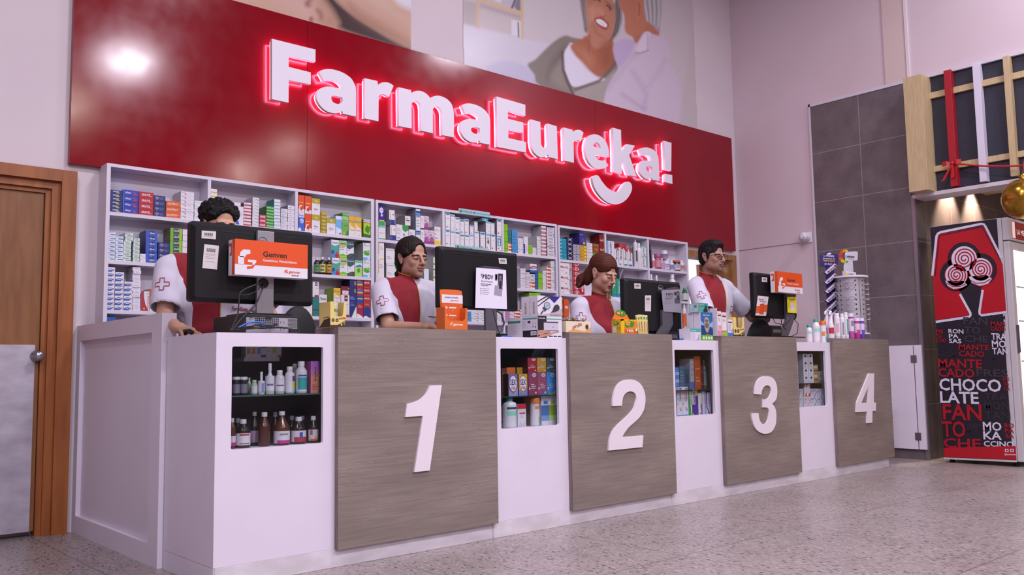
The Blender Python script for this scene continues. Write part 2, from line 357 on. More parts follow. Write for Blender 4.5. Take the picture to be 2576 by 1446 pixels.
for (ch, fr, loops), wl in zip(GL, words_):
    LP = [[(p.x, p.z) for p in (U(*q, Y=FRONT) for q in smooth(oc(lp, *fr), 5))] for lp in loops]
    g = G().shape(LP, (0, FRONT, 0), XU, ZU, LB-FRONT, WL)
    a = np.array(LP[0])
    if wl:
        t = thing(wl[0], wl[1], 'sign letter' if wl[0] == 'letter' else 'sign', (float(a[:, 0].mean()), LB, float(a[:, 1].min())), group='raised letters of the shop sign')
    g.obj('letter_face' if ch not in '!.' else ('mark_bar' if ch == '!' else 'mark_dot'), t)
    ins = shrink(LP[0], .012)
    gg = G().tube([(p[0], LB+.016, p[1]) for p in ins], .005, LED, 6, closed=True)
    gg.obj('led_strip', t)
    for k in (0, len(LP[0])//3, 2*len(LP[0])//3):
        p = shrink(LP[0], .028)[k]; G().tube([(p[0], LB, p[1]), (p[0], 5.61, p[1])], .004, '#4a4048', 6).obj('standoff', t)
# ================================================================ printed posters above the board
def paint_grid(name, x0, x1, y0, y1, step, ops, Y, lab, cat, clip):
    """a printed sheet: colours laid out in the sheet's own plane"""
    nx, ny = int((x1-x0)/step)+1, int((y1-y0)/step)+1
    xx, yy = np.meshgrid(np.linspace(x0, x1, nx), np.linspace(y0, y1, ny)); C = np.zeros((ny, nx, 3))
    n1 = rng.normal(0, 1, (ny, nx))
    for op in ops:
        k = op[0]
        if k == 'fill': C[:] = rgb(op[1])
        elif k in ('poly', 'line'):
            _, pts, col, soft = op[:4]
            d = np.full(xx.shape, 1e9); ins = np.zeros(xx.shape, bool)
            P = [np.array(p[:2], float) for p in (smooth(pts, 4) if k == 'poly' else pts)]; m = len(P)
            for i in range(m if k == 'poly' else m-1):
                a, b2 = P[i], P[(i+1) % m]; e = b2-a; w0, w1 = xx-a[0], yy-a[1]
                tt = np.clip((w0*e[0]+w1*e[1])/(e@e+1e-9), 0, 1); d = np.minimum(d, np.hypot(w0-tt*e[0], w1-tt*e[1]))
                if k == 'poly':
                    cnd = ((a[1] <= yy) != (b2[1] <= yy)); xi = a[0]+(yy-a[1])*e[0]/(e[1] if abs(e[1]) > 1e-9 else 1e-9); ins ^= cnd & (xx < xi)
            sd = np.where(ins, d, -d) if k == 'poly' else op[4]-d
            al = np.clip(sd/soft+.5, 0, 1)[..., None]*(op[5] if len(op) > 5 and k == 'line' else (op[4] if k == 'poly' and len(op) > 4 else 1))
            C = C*(1-al)+np.array(rgb(col))*al
        elif k == 'noise':
            _, amp, s = op; C = C*(1+amp*n1[..., None])
    Xs = np.zeros((ny, nx, 3))
    for j in range(ny):
        for i in range(nx): Xs[j, i] = U(xx[j, i], yy[j, i], Y=Y)[:]
    V = Xs.reshape(-1, 3); F = [(j*nx+i, (j+1)*nx+i, (j+1)*nx+i+1, j*nx+i+1) for j in range(ny-1) for i in range(nx-1)]
    # cut to the sheet's rectangle
    xa, xb, za, zb = clip; keep = []
    for f in F:
        c_ = V[list(f)].mean(0)
        if xa <= c_[0] <= xb and za <= c_[2] <= zb: keep.append(f)
    V[:, 0] = np.clip(V[:, 0], xa-.004, xb+.004)
    m = bpy.data.materials.new(name+'_print'); m.use_nodes = True; N, L, b = nodes(m)
    at = N.new('ShaderNodeAttribute'); at.attribute_name = 'print'; L.new(at.outputs['Color'], b.inputs['Base Color']); b.inputs['Roughness'].default_value = .28
    me = bpy.data.meshes.new(name); me.from_pydata([tuple(v) for v in V], [], keep); me.materials.append(m)
    ca = me.color_attributes.new('print', 'FLOAT_COLOR', 'POINT'); buf = np.ones((len(V), 4)); buf[:, :3] = C.reshape(-1, 3); ca.data.foreach_set('color', buf.ravel())
    o = bpy.data.objects.new(name, me); COL.objects.link(o); return o
YP = YW-.004
P1 = lambda *pts: oc(pts, 600, 0, 5.6)
SK = '#c79c86'
ops = [('fill', '#caa590'),
 ('poly', P1((-300,-300,1),(800,-300,1),(1000,-20),(1040,120),(1000,290),(700,230),(100,40),(-300,-30,1)), '#c9a08c', 40),
 ('poly', P1((600,-60),(1000,-60),(1060,30),(1040,200),(1060,300),(980,300),(880,250),(760,120),(640,60)), '#d3aea6', 60, .8),
 ('poly', P1((950,20),(1000,-20),(1040,-10),(1010,40),(1010,85),(960,90),(940,60)), '#7c4436', 14, .85),
 ('poly', P1((1100,125),(1150,140),(1190,210),(1180,280),(1150,275),(1140,220),(1105,170)), '#8b5340', 12, .8),
 ('poly', P1((1000,250),(1040,240),(1045,300),(1000,300)), '#7c4436', 8, .8),
 ('poly', P1((1180,-30),(1300,60),(1420,200),(1500,400),(1380,420),(1180,330),(1240,200),(1160,60)), '#a5705c', 70, .8),
 ('poly', P1((1170,-80,1),(1300,-80,1),(1480,80),(1640,215),(1900,380),(2200,560),(2440,680,1),(2300,700),(1500,440),(1420,300),(1330,140)), '#39191a', 18),
 ('poly', P1((1300,-80,1),(2160,-80,1),(2260,40),(2430,150,1),(2432,655,1),(2200,560),(1900,390),(1660,235),(1480,90)), '#b98a72', 14),
 ('poly', P1((1500,-80),(2000,-80),(2200,100),(2420,260),(2420,400),(2150,260),(1800,110),(1580,30)), '#c9a390', 60, .85),
 ('poly', P1((1560,60),(1700,170),(2000,360),(2420,600),(2420,655),(1900,390),(1640,225)), '#8e5c44', 30, .6),
 ('poly', P1((2150,-120,1),(2700,-120,1),(2700,140,1),(2430,140,1),(2250,45)), '#cfc6d4', 18), ('noise', .012, 1)]
x0w, x1w = U(560, 0, Y=YP).x, U(1034, 60, Y=YP).x
o = paint_grid('poster', 560, 1060, -170, 150, 2., ops, YP, '', '', (U(300, 0, Y=YP).x, x1w, ZP1-.02, 4.6))
props(o, 'wall poster with blurred bare skin and a forearm, above the left of the red board', 'poster')
P2 = lambda *pts: oc(pts, 1140, 0, 3.68)
ops = [('fill', '#c9bcc2'),
 ('poly', P2((-100,-400,1),(640,-400,1),(640,350,1),(100,240,1),(-100,230,1)), '#c2b3b6', 6),
 ('poly', P2((100,230,1),(640,345,1),(900,400,1),(900,800,1),(-50,600,1)), '#ccc4d2', 10),
 ('poly', P2((640,-400,1),(1300,-400,1),(1300,420,1),(900,405,1),(650,350,1)), '#c8bdc2', 8),
 ('poly', P2((95,0,1),(215,30,1),(215,240,1),(95,215,1)), '#a79a9c', 8, .7),
 ('line', P2((222,-200),(226,250)), '#c9a988', 5, 3.2), ('line', P2((640,-300),(640,350)), '#cdb28e', 5, 3.6), ('line', P2((225,-6),(635,125)), '#cfae86', 5, 3.4),
 ('poly', P2((250,25,1),(625,145,1),(625,180,1),(250,70,1)), '#9a8a8a', 10, .6),
 ('poly', P2((380,-120,1),(470,-120,1),(440,30,1),(370,0,1)), '#d5cdd6', 5), ('poly', P2((480,-120,1),(560,-120,1),(520,60,1),(470,40,1)), '#b9b3c4', 5),
 ('line', P2((545,70),(600,-60)), '#3d3a52', 4, 2.5), ('poly', P2((565,60,1),(620,-80,1),(625,100,1),(585,90,1)), '#7c7486', 4),
 ('poly', P2((540,180,1),(625,200,1),(625,345,1),(540,325,1)), '#d8d0da', 4), ('line', P2((602,210),(606,340)), '#4a4458', 3, 1.6),
 # pillow, cardigan, vest
 ('poly', P2((300,640),(400,580),(520,560),(620,590),(700,640),(790,780),(500,760)), '#c0b9d2', 8),
 ('poly', P2((690,600),(760,550),(850,460),(940,380),(1030,330),(1100,345),(1200,370),(1300,430),(1480,520),(1530,560),(1480,800),(1390,960),(1100,900),(800,790),(750,690)), '#82766f', 7),
 ('poly', P2((870,720),(900,600),(960,500),(1040,430),(1060,470),(990,560),(940,650),(900,740)), '#6a5e5a', 20, .8),
 ('poly', P2((900,700),(1000,560),(1020,650),(1050,760),(1100,850),(960,790)), '#938780', 16, .8),
 ('poly', P2((1100,830,1),(1380,740),(1500,640),(1480,760),(1400,960,1),(1130,900,1)), '#a59b96', 10),
 ('poly', P2((1025,500),(1060,430),(1110,400),(1220,560),(1400,720),(1330,760),(1180,800),(1100,795),(1050,700),(1015,600)), '#ded7e6', 5),
 ('poly', P2((1085,430),(1130,385),(1190,360),(1240,330),(1440,330),(1490,420),(1505,560),(1460,640),(1375,715),(1290,680),(1200,580),(1130,510)), '#a8664c', 8),
 ('line', P2((1010,480),(1020,650),(1060,760),(1110,870)), '#5c5250', 5, 3.5),
 ('line', P2((1130,830),(1350,750),(1450,650),(1510,560)), '#6a5f5c', 6, 3.5),
 # woman's head
 ('poly', P2((1180,-60),(1180,40),(1190,110),(1205,200),(1215,280),(1240,300),(1260,200),(1240,60),(1300,-60)), '#6f6a6c', 6),
 ('poly', P2((1440,380),(1500,340),(1540,260),(1560,150),(1540,0),(1480,-80),(1400,-80),(1480,60),(1490,200)), '#5c5557', 8),
 ('poly', P2((1230,-60),(1225,60),(1215,130),(1240,200),(1245,330),(1300,440),(1400,440),(1450,370),(1490,280),(1500,180),(1495,60),(1450,-60)), '#b87d66', 7),
 ('poly', P2((1250,60),(1290,40),(1330,110),(1300,200),(1260,180)), '#cc9580', 26, .8),
 ('poly', P2((1330,90),(1370,70),(1410,140),(1390,160),(1345,140)), '#c98b74', 10, .9),
 ('line', P2((1360,150),(1390,160),(1412,140)), '#7c3f33', 4, 1.2, .7),
 ('poly', P2((1310,170),(1370,160),(1440,220),(1420,275),(1370,260),(1320,215)), '#a64f4a', 4),
 ('poly', P2((1325,182),(1370,180),(1422,225),(1412,252),(1370,235),(1332,208)), '#efe6ea', 2.5),
 ('line', P2((1305,0),(1330,-10),(1360,10)), '#4a2c2a', 4, 2), ('line', P2((1425,50),(1445,60),(1455,90)), '#4a2c2a', 4, 2),
 ('line', P2((1410,15),(1450,40),(1475,80)), '#7a5c52', 5, 2, .8),
 *[('line', P2((1330+i*18,188+i*7),(1326+i*18,206+i*8)), '#a89ca4', 2, .5, .7) for i in range(5)],
 ('poly', P2((1230,-40),(1290,-60),(1300,20),(1270,60),(1240,40)), '#a8705c', 14, .6), ('poly', P2((1130,430),(1240,470),(1300,560),(1260,620),(1180,520)), '#bd7c62', 26, .8), ('poly', P2((1380,420),(1460,420),(1490,560),(1420,640),(1360,560)), '#8c4c38', 30, .6), ('line', P2((1290,210),(1330,310),(1400,350)), '#96594a', 8, 2, .5), ('line', P2((1260,330),(1255,480)), '#8b4c3c', 8, 2, .6), ('line', P2((1430,380),(1360,470)), '#8b4c3c', 8, 2, .5),
 ('poly', P2((1205,70),(1232,60),(1240,130),(1222,165)), '#b0725c', 4),
 # man: neck, head, shirt
 ('poly', P2((1480,440),(1510,390),(1580,365),(1680,380),(1640,500),(1560,620),(1520,600),(1490,520)), '#bda9ca', 5),
 ('poly', P2((1590,220),(1600,300),(1660,340),(1690,400),(1760,360),(1900,340),(1880,200),(1720,100),(1600,100)), '#b5705a', 6),
 ('poly', P2((1530,-100),(1530,40),(1545,80),(1570,110),(1600,190),(1592,240),(1610,300),(1660,330),(1760,290),(1800,150),(1760,-100)), '#bb775f', 5),
 ('poly', P2((1630,-80),(1760,-80),(1765,60),(1780,150),(1800,200),(1850,240),(1900,285),(1920,200),(1930,60),(1900,-120)), '#a8a2a6', 6),
 *[('line', P2((1765+i*22,-60),(1785+i*20,90),(1800+i*16,190+i*8)), ('#d8d2d6','#8c868a')[i % 2], 4, 1.6, .7) for i in range(7)],
 *[('line', P2((1192+i*9,-40),(1196+i*8,120),(1222+i*5,250)), ('#a8a2a4','#55504f')[i % 2], 3, 1.2, .7) for i in range(5)], *[('line', P2((1500+i*10,10),(1515+i*9,140),(1480+i*12,300)), ('#9c9496','#443e40')[i % 2], 3, 1.2, .7) for i in range(5)],
 ('poly', P2((1690,20),(1720,-5),(1745,30),(1740,120),(1715,190),(1695,170),(1690,90)), '#c07c64', 4),
 ('line', P2((1712,30),(1728,60),(1718,140)), '#8a4436', 4, 1.6, .8),
 ('poly', P2((1500,0),(1530,-60),(1480,-60),(1490,30)), '#cfc8cc', 5),
 ('poly', P2((1390,960,1),(1420,830),(1500,680),(1600,560),(1680,470),(1720,380),(1770,300),(1830,310),(1940,350),(2000,420),(2020,500),(2000,560),(2060,680),(2110,850),(2120,960),(2110,1080),(2080,1200,1),(1700,1080,1)), '#cdbcce', 6),
 ('poly', P2((1690,490),(1720,400),(1780,300),(1830,310),(1800,380),(1815,470),(1740,490)), '#d9cbda', 5),
 ('line', P2((1810,465),(1745,488),(1690,492)), '#8c6c86', 4, 1.6, .8), ('line', P2((1800,310),(1800,460)), '#b39fb6', 4, 1.6, .8),
 ('line', P2((1690,500),(1560,650),(1440,820)), '#b6a2bc', 14, 4, .6), ('line', P2((1660,660),(1740,780),(1790,880),(1770,1000)), '#b09ab8', 16, 4, .6),
 ('line', P2((1560,870),(1660,940),(1770,1010)), '#a88fb0', 12, 3, .6), ('line', P2((1960,560),(1890,680),(1800,800)), '#b9a5bd', 18, 4, .5),
 ('poly', P2((2120,880,1),(2260,0,1),(2280,1210,1),(2100,1160,1)), '#c0b3b6', 12, .7),
 ('noise', .012, 1)]
o = paint_grid('poster', 1150, 1780, -200, 330, 2.2, ops, YP, '', '', (U(1166, 80, Y=YP).x, U(1752, 250, Y=YP).x, ZP1-.02, 5.2))
props(o, 'large wall poster of a laughing grey-haired woman in cardigan beside a man in pink shirt', 'poster')
# ================================================================ left door
WD = noise_mat('door_frame_wood', '#8a4a1c', '#a05c2a', 6, .45, stretch=(3, 3, .35))
WV = noise_mat('door_veneer', '#7a4a26', '#8b5a32', 8, .45, stretch=(3, 3, .4))
AL = noise_mat('scuffed_aluminium', '#a9a0ac', '#c2bac6', 6, .5, stretch=(1, 1, 2), metal=.25)
YF = 5.60
xr, zt = U(182, 880, Y=YF).x, U(198, 432, Y=YF).z
g = G(); fw = U(182, 880, Y=YF).x-U(143, 880, Y=YF).x
xi = xr-fw
g.box((xi, YF, 0), (xr, YW+.02, zt), WD).box((.0, YF, zt-.07), (xi-.0005, YW+.02, zt), WD)
g.box((xi-.045, YF+.03, 0), (xi, YW+.03, zt-.07), WD).box((0, YF+.03, zt-.115), (xi-.0455, YW+.03, zt-.0705), WD)
g.box((xi-.075, YF+.05, 0), (xi-.045, YW+.05, zt-.115), WD).box((0, YF+.05, zt-.14), (xi-.0755, YW+.05, zt-.1155), WD)
struct(g, 'door_frame')
t = thing('door_1', None, None, (.6, 5.66, .0)); props(t, kind='structure')
t['kind'] = 'structure'
G().box((.0, 5.665, .03), (xi-.078, 5.70, zt-.14), WV).obj('door_leaf', t, kind='structure')
zp = U(60, 867, Y=5.66).z
G().box((.0, 5.66, .03), (xi-.10, 5.666, zp), AL).obj('kick_plate', t, kind='structure')
kc = U(97, 895, Y=5.62); g = G(); kc.y = 5.66
KN = M('#a79fa6', .25, .9)
g.lathe([(.034, 0), (.036, -.006), (.03, -.012), (.014, -.02), (.012, -.035), (.024, -.045), (.028, -.06), (.022, -.07), (.006, -.073), (.001, -.073)], KN, kc, 24, ax='y', cap=False)
g.obj('door_handle', t, kind='structure')
# dirt at the foot of the wall beside the frame
# passage frame (right end) and back room
g = G(); PW = noise_mat('passage_wood', '#8a5a34', '#a3754a', 6, .5, stretch=(2, 2, .4))
g.box((7.315, YW-.05, PZ-.06), (PX1+.02, YW+.16, PZ), PW).box((PX1-.05, YW-.05, 0), (PX1+.02, YW+.16, PZ-.06), PW).box((PX1-.09, YW-.0, 0), (PX1-.05, YW+.16, PZ-.1), PW)
struct(g, 'door_frame_2')
g = G().box((7.95, YW+.18, .02), (8.22, YW+.22, 2.02), PW); struct(g, 'door_2')
BRM = M('#e3dfe6', .8)
g = G(); g.box((6.2, 8.4, 0), (9.6, 8.5, 2.9), BRM).box((6.1, YW+.15, 0), (6.2, 8.5, 2.9), BRM).box((9.6, YW+.15, 0), (9.7, 8.5, 2.9), BRM); struct(g, 'wall_storeroom')
struct(G().box((6.1, YW+.15, 2.85), (9.7, 8.5, 2.95), BRM), 'ceiling_storeroom')
area('storeroom_lamp', (7.8, 7.3, 2.8), 1.2, 150, (1, .98, 1), size_y=.5)
t = thing('storage_rack', 'white metal rack of supplies seen through the open passage behind the shelves', 'rack', (7.95, 7.6, 0))
RK = M('#d8d2d8', .5)
g = G()
for z in (.4, .85, 1.3, 1.72): g.box((7.24, 7.45, z), (9.27, 7.85, z+.03), RK)
for x in (7.2, 8.6, 9.27): g.box((x, 7.45, 0), (x+.04, 7.49, 1.9), '#8c7a6e').box((x, 7.81, 0), (x+.04, 7.85, 1.9), '#8c7a6e')
g.obj('rack_frame', t)
for i, (x, z, w, h, cc) in enumerate(((7.5, 1.33, .28, .2, '#cfcad2'), (8.2, 1.33, .3, .26, '#bdb6bf'), (8.75, 1.33, .22, .18, '#d9b9b0'), (7.5, .88, .4, .3, '#d8d2d4'), (8.3, .88, .35, .3, '#c9bfc4'))):
    props(G().box((x, 7.5, z), (x+w, 7.8, z+h), cc, .01).obj('storage_carton'), ('pale grey carton stored on the rack in the back room, %s' % ('upper left', 'upper middle', 'upper right', 'lower left', 'lower right')[i]), 'carton')
# seam and cable on the side wall, up to the camera
g = G().box((XR-.004, 4.9, 2.187), (XR+.001, YW, 2.193), '#8a7c86'); struct(g, 'trim_5')
# ================================================================ white medicine shelving
SF, SB = 5.50, 5.648
SH = noise_mat('white_melamine', '#d9d0de', '#dcd4e2', 3, .45)
def shx(px, y=560, Y=SF): return U(px, y, Y=Y).x
UNITS = [((267, 277), [(523, 531), (743, 750)], (933.5, 941), 480), ((946, 951.5), [(1113, 1119), (1263, 1267)], (1396, 1400), 540), ((1404.5, 1408), [(1521, 1525), (1628, 1632)], (1725, 1729), 590)]
ZT = .9+(2.20-.9)*SF/5.6*1.0
ROWS = {0: [.9+(v-.9)*SF/5.6 for v in (1.901, 1.603, 1.300)], 2: [.9+(v-.9)*SF/5.6 for v in (1.884, 1.575, 1.285)]}
ROWS[1] = [.9+(v-.9)*SF/5.6 for v in (1.900, 1.597, 1.297)]
ZTOP = [.9+(v-.9)*SF/5.6 for v in (2.199, 2.197, 2.193)]
lab = ['white open shelf unit at the left end, behind the first counter', 'white open shelf unit in the middle, behind counters one and two', 'white open shelf unit at the right end, next to the wooden passage frame']
for k, (le, dv, re, yy) in enumerate(UNITS):
    x0, x1 = shx(le[0], 500 if k == 0 else yy), shx(re[1], yy)
    t = thing('shelf_unit', lab[k], 'shelf unit', ((x0+x1)/2, SF, 0), group='white medicine shelf units')
    xi0, xi1 = shx(le[1], 500 if k == 0 else yy), shx(re[0], yy)
    G().box((x0, SF, 0), (xi0, SB, ZTOP[k]), SH).obj('side_panel', t); G().box((xi1, SF, 0), (x1, SB, ZTOP[k]), SH).obj('side_panel', t)
    G().box((xi0, SF, ZTOP[k]-.02), (xi1, SB, ZTOP[k]), SH).obj('top_board', t)
    G().box((xi0, SB-.012, .1), (xi1, SB-.004, ZTOP[k]-.02), SH).obj('back_panel', t)
    G().box((xi0, SF+.01, 0), (xi1, SB-.012, .1), SH).obj('plinth', t)
    xs = [xi0]+[v for a, bb in dv for v in (shx(a, yy), shx(bb, yy))]+[xi1]
    for a in range(1, len(xs)-1, 2): G().box((xs[a], SF+.001, .1), (xs[a+1], SB-.012, ZTOP[k]-.02), SH).obj('divider', t)
    for a in range(0, len(xs), 2):
        for z in ROWS[k]+[1.0, .70, .40]: G().box((xs[a], SF+.001, z-.022), (xs[a+1], SB-.012, z), SH).obj('shelf_board', t)
# ================================================================ COUNTER
WH = noise_mat('counter_white', '#dbd0df', '#ded4e2', 4, .42, spec=.4)
WS = WH
mw = bpy.data.materials.new('grey_oak_laminate'); mw.use_nodes = True; N, L, b = nodes(mw); tc = N.new('ShaderNodeTexCoord')
big = nz(1.6, 3, (.9, 1, 3)); wv = N.new('ShaderNodeTexWave'); wv.bands_direction = 'Z'; wv.inputs['Scale'].default_value = 22; wv.inputs['Distortion'].default_value = 14; wv.inputs['Detail'].default_value = 4; wv.inputs['Detail Scale'].default_value = 1.3
mp = N.new('ShaderNodeMapping'); mp.inputs['Scale'].default_value = (.45, 1, 1.5); L.new(tc.outputs['Object'], mp.inputs[0]); L.new(mp.outputs[0], wv.inputs['Vector'])
fine = nz(46, 8, (.07, .1, 2.2)); c = mixc(ramp(big.outputs[0], .35, .65), '#7f716b', '#8f8179'); c = mixc(ramp(fine.outputs[0], .40, .66, 0, .55), c, '#6c5e58')
c = mixc(mth('MULTIPLY', ramp(wv.outputs[0], .80, 1.0, 0, .30), ramp(nz(2.3, 2, (.6, 1, 2.5)).outputs[0], .45, .62)), c, '#b5a69d'); kn = nz(3.1, 2, (1, 1, 2.2)); c = mixc(ramp(kn.outputs[0], .70, .76, 0, .6), c, '#4f4340')
L.new(c, b.inputs['Base Color']); b.inputs['Roughness'].default_value = .5
ms = noise_mat('laminate_edge', '#6f5f5e', '#8a7a76', 40, .5, stretch=(1, 3, .15))
DK = M('#2c272c', .7); DKV = M('#221d22', .55); GLS = bpy.data.materials.new('glass_pane'); GLS.use_nodes = True; N, L, b = nodes(GLS); N.remove(b)
_t, _g, _m, _w, _o = N.new('ShaderNodeBsdfTransparent'), N.new('ShaderNodeBsdfGlossy'), N.new('ShaderNodeMixShader'), N.new('ShaderNodeLayerWeight'), N['Material Output']
_p, _f = N.new('ShaderNodeMath'), N.new('ShaderNodeMath'); _p.operation = 'POWER'; _f.operation = 'MULTIPLY_ADD'; _p.inputs[1].default_value = 4.; _f.inputs[1].default_value = .6; _f.inputs[2].default_value = .02; L.new(_w.outputs['Facing'], _p.inputs[0]); L.new(_p.outputs[0], _f.inputs[0])
_t.inputs[0].default_value = (.93, .95, .95, 1); _g.inputs['Roughness'].default_value = .03
L.new(_f.outputs[0], _m.inputs[0]); L.new(_t.outputs[0], _m.inputs[1]); L.new(_g.outputs[0], _m.inputs[2]); L.new(_m.outputs[0], _o.inputs[0])
YC, YO = 3.70, 3.67; ZC, ZO = 1.082, 1.116
XL = 1.586
WX = [(2.165, 3.146), (3.716, 4.678), (5.234, 6.217), (6.780, 7.755)]
CX = [(XL, 2.165), (3.146, 3.716), (4.678, 5.234), (6.217, 6.780)]
WIN = [(1.655, 2.102, .575, 1.021), (3.202, 3.647, .578, 1.019), (4.737, 5.172, .573, 1.016), (6.270, 6.696, .573, 1.013)]
# plinth segments
for i, (a, c2) in enumerate(((XL+.004, 3.13), (3.133, 4.66), (4.663, 6.19), (6.193, 7.70))):
    props(G().box((a, YC, 0), (c2, YC+.5, .085), noise_mat('plinth_white', '#c9c0c6', '#d9d1da', 7, .5, stretch=(1, 1, 3)), .002).obj('plinth'), 'white kick plinth segment under counter %s' % ('one', 'two', 'three', 'four')[i], 'plinth', 'kick plinths under the counter')
num = [
 ((1000, 940, 5.357), [[(440,158,1),(598,152,1),(435,1302,1),(228,1325,1),(342,568,1),(108,582,1),(130,406,1),(200,390),(295,355),(370,290),(410,225)]]),
 ((1500, 930, 6.573), [[(270,598,1),(272,500),(300,370),(350,260),(430,190),(530,162),(630,168),(720,220),(780,310),(812,430),(810,560),(780,680),(720,780),(640,860),(540,950),(470,1040),(430,1112,1),(780,1083,1),(765,1278,1),(205,1335,1),(215,1190),(240,1090),(290,990),(380,890),(480,800),(570,710),(620,640),(650,550),(665,470),(650,400),(610,365),(550,357),(490,385),(450,440),(432,520),(427,592,1)]]),
 ((1860, 930, 8.033), [[(310,490,1),(320,380),(350,270),(400,185),(480,135),(560,127),(650,150),(715,210),(755,310),(768,420),(760,540),(730,620),(665,682,1),(720,760),(745,860),(747,960),(740,1080),(700,1190),(640,1260),(560,1290),(470,1285),(370,1230),(300,1130),(265,1010),(250,875,1),(390,875,1),(398,960),(430,1050),(480,1098),(540,1085),(580,1020),(600,930),(605,840),(580,775),(540,760),(478,760,1),(485,597,1),(540,600),(590,575),(625,520),(648,440),(635,360),(590,318),(530,322),(480,370),(455,430),(447,498,1)]]),
 ((1960, 800, 3.616), [[(818,503,1),(865,503,1),(862,768,1),(882,768,1),(880,843,1),(850,845,1),(848,950,1),(800,955,1),(804,850,1),(702,856,1),(708,768,1)], [(818,605,1),(808,770,1),(748,772,1)]])]
nm = ('one', 'two', 'three', 'four')
for i, (a, c2) in enumerate(WX):
    t = thing('counter_desk', 'grey oak laminate counter front with a raised white number %s' % nm[i], 'counter', ((a+c2)/2, YO, .084), group='wood fronted counter sections')
    g = G(); g.box((a, YO, .084), (c2, YO+.03, ZO), mw); g.add([(a-.0005, YO, .084), (a-.0005, YO+.2, .084), (a-.0005, YO+.2, ZO), (a-.0005, YO, ZO)], [(0, 1, 2, 3)], ms); g.obj('front_panel', t)
    g = G().box((a, YO+.03, ZO-.03), (c2, YO+.22, ZO), mw); g.obj('top_ledge', t)
    g = G().box((a, YO+.22, .74), (c2, YO+.31, .77), '#8f8286').box((a, YO+.2, .084), (a+.02, YO+.3, .74), '#8f8286').box((c2-.02, YO+.2, .084), (c2, YO+.3, .74), '#8f8286').box((a, YO+.03, .084), (c2, YO+.05, ZO-.03), '#8f8286'); g.obj('work_surface', t)
    fr, loops = num[i]
    g = G(); LP = [[(p.x, p.z) for p in (U(*q, Y=YO-.012) for q in smooth(oc(lp, *fr), 5))] for lp in loops]
    g.shape(LP, (0, YO-.012, 0), XU, ZU, .0118, M('#e6d9e2', .4)); g.obj('number_%s' % nm[i], t)
for i, (a, c2) in enumerate(CX):
    t = thing('display_cabinet', 'white counter cabinet with glass display window %s' % ('at the left corner of the counter', 'between counters one and two', 'between counters two and three', 'between counters three and four')[i], 'cabinet', ((a+c2)/2, YC, .085), group='white display cabinets in the counter')
    w = WIN[i]; yb = YC+.34; g = G()
    a2 = a+.0006; e = .02
    if i == 0: G().box((XL-.0025, YC, .0865), (XL+.0005, 4.2, ZC), WH).obj('end_board', t); G().box((XL-.0022, YC+.001, 0), (XL+.002, 4.2, .085), WH).obj('end_plinth', t)
    r = .008
    out = [(a2, .0855), (c2-.0006, .0855), (c2-.0006, ZC), (a2, ZC)]
    inn = [(w[0]+r, w[2]), (w[1]-r, w[2]), (w[1]-r*.3, w[2]+r*.3), (w[1], w[2]+r), (w[1], w[3]-r), (w[1]-r*.3, w[3]-r*.3), (w[1]-r, w[3]), (w[0]+r, w[3]), (w[0]+r*.3, w[3]-r*.3), (w[0], w[3]-r), (w[0], w[2]+r), (w[0]+r*.3, w[2]+r*.3)]
    g.shape([out, inn], (0, YC, 0), XU, ZU, .018, WH); g.obj('front_panel', t)
    g = G(); g.box((a2, YC+.018, ZC-.02), (c2-.0006, yb+(.16 if i == 0 else .05), ZC), WH); g.obj('top_board', t)
    g = G(); g.box((a2, YC+.018, .0855), (a2+.018, yb, ZC-.02), WH).box((c2-.0186, YC+.018, .0855), (c2-.0006, yb, ZC-.02), WH); g.obj('side_panel', t)
    g = G(); g.box((a2+.018, YC+.018, w[2]-.022), (c2-.0186, yb, w[2]-.002), WH); g.obj('shelf_board', t)
    g = G(); g.box((a2+.018, yb, .0855), (c2-.0186, yb+.012, ZC-.02), DK); g.obj('back_panel', t)
    g = G(); g.box((a2+.018, YC+.019, w[2]-.002), (a2+.022, yb, ZC-.021), DK).box((c2-.0226, YC+.06, w[2]-.002), (c2-.0186, yb, ZC-.021), DK); g.obj('inner_lining', t)
    g = G(); g.box((w[0]-.004, YC+.019, w[2]-.001), (w[1]+.004, YC+.022, w[3]+.002), GLS); g.obj('glass_pane', t, label='clear glass pane')
    zs = (.806, .752, .745, .757)[i]; GS = M('#4f6a66', .12, alpha=.75)
    g = G(); g.box((a2+.023, YC+.03, zs-.006), (c2-.023, yb-.002, zs), GS if i in (0,) else DKV); g.obj('glass_shelf' if i == 0 else 'inner_shelf', t)
# left end of the counter: return leaf and the raised side screen
t = thing('counter_end_panel', 'white low counter return at the left corner, its top carries the mouse', 'counter', (XL, 4.24, 0))
G().box((XL-.0022, 4.201, .0), (XL+.02, 4.264, .085), WH).obj('plinth', t)
G().box((XL-.0025, 4.201, .0865), (XL+.02, 4.264, ZC-.02), WH).obj('side_panel', t)
G().box((XL-.0025, 4.2015, ZC-.02), (2.165, 4.275, ZC), WH).obj('top_board', t)
t = thing('side_screen', 'tall white recessed panel closing the left side of the counter, back to the wall', 'counter panel', (1.53, 4.95, 0))
YA, YB2, ZR = 4.28, 5.648, 1.2
G().box((XL, YA+.13, .1), (XL+.02, YB2, ZR), WH).obj('recessed_panel', t)
G().box((XL-.025, YA, 1.11), (XL+.02, YB2, ZR), WH).obj('top_rail', t)
G().box((XL-.025, YA, .0), (XL+.02, YB2, .10), WH).obj('bottom_rail', t)
G().box((XL-.025, YA, .1), (XL+.045, YA+.13, 1.11), WH).obj('post', t)
G().box((XL-.025, YB2-.07, .1), (XL+.02, YB2, 1.11), WH).obj('post', t)
G().box((XL+.0205, YA, 1.1105), (XL+.045, YA+.13, ZR), WH).obj('post', t)
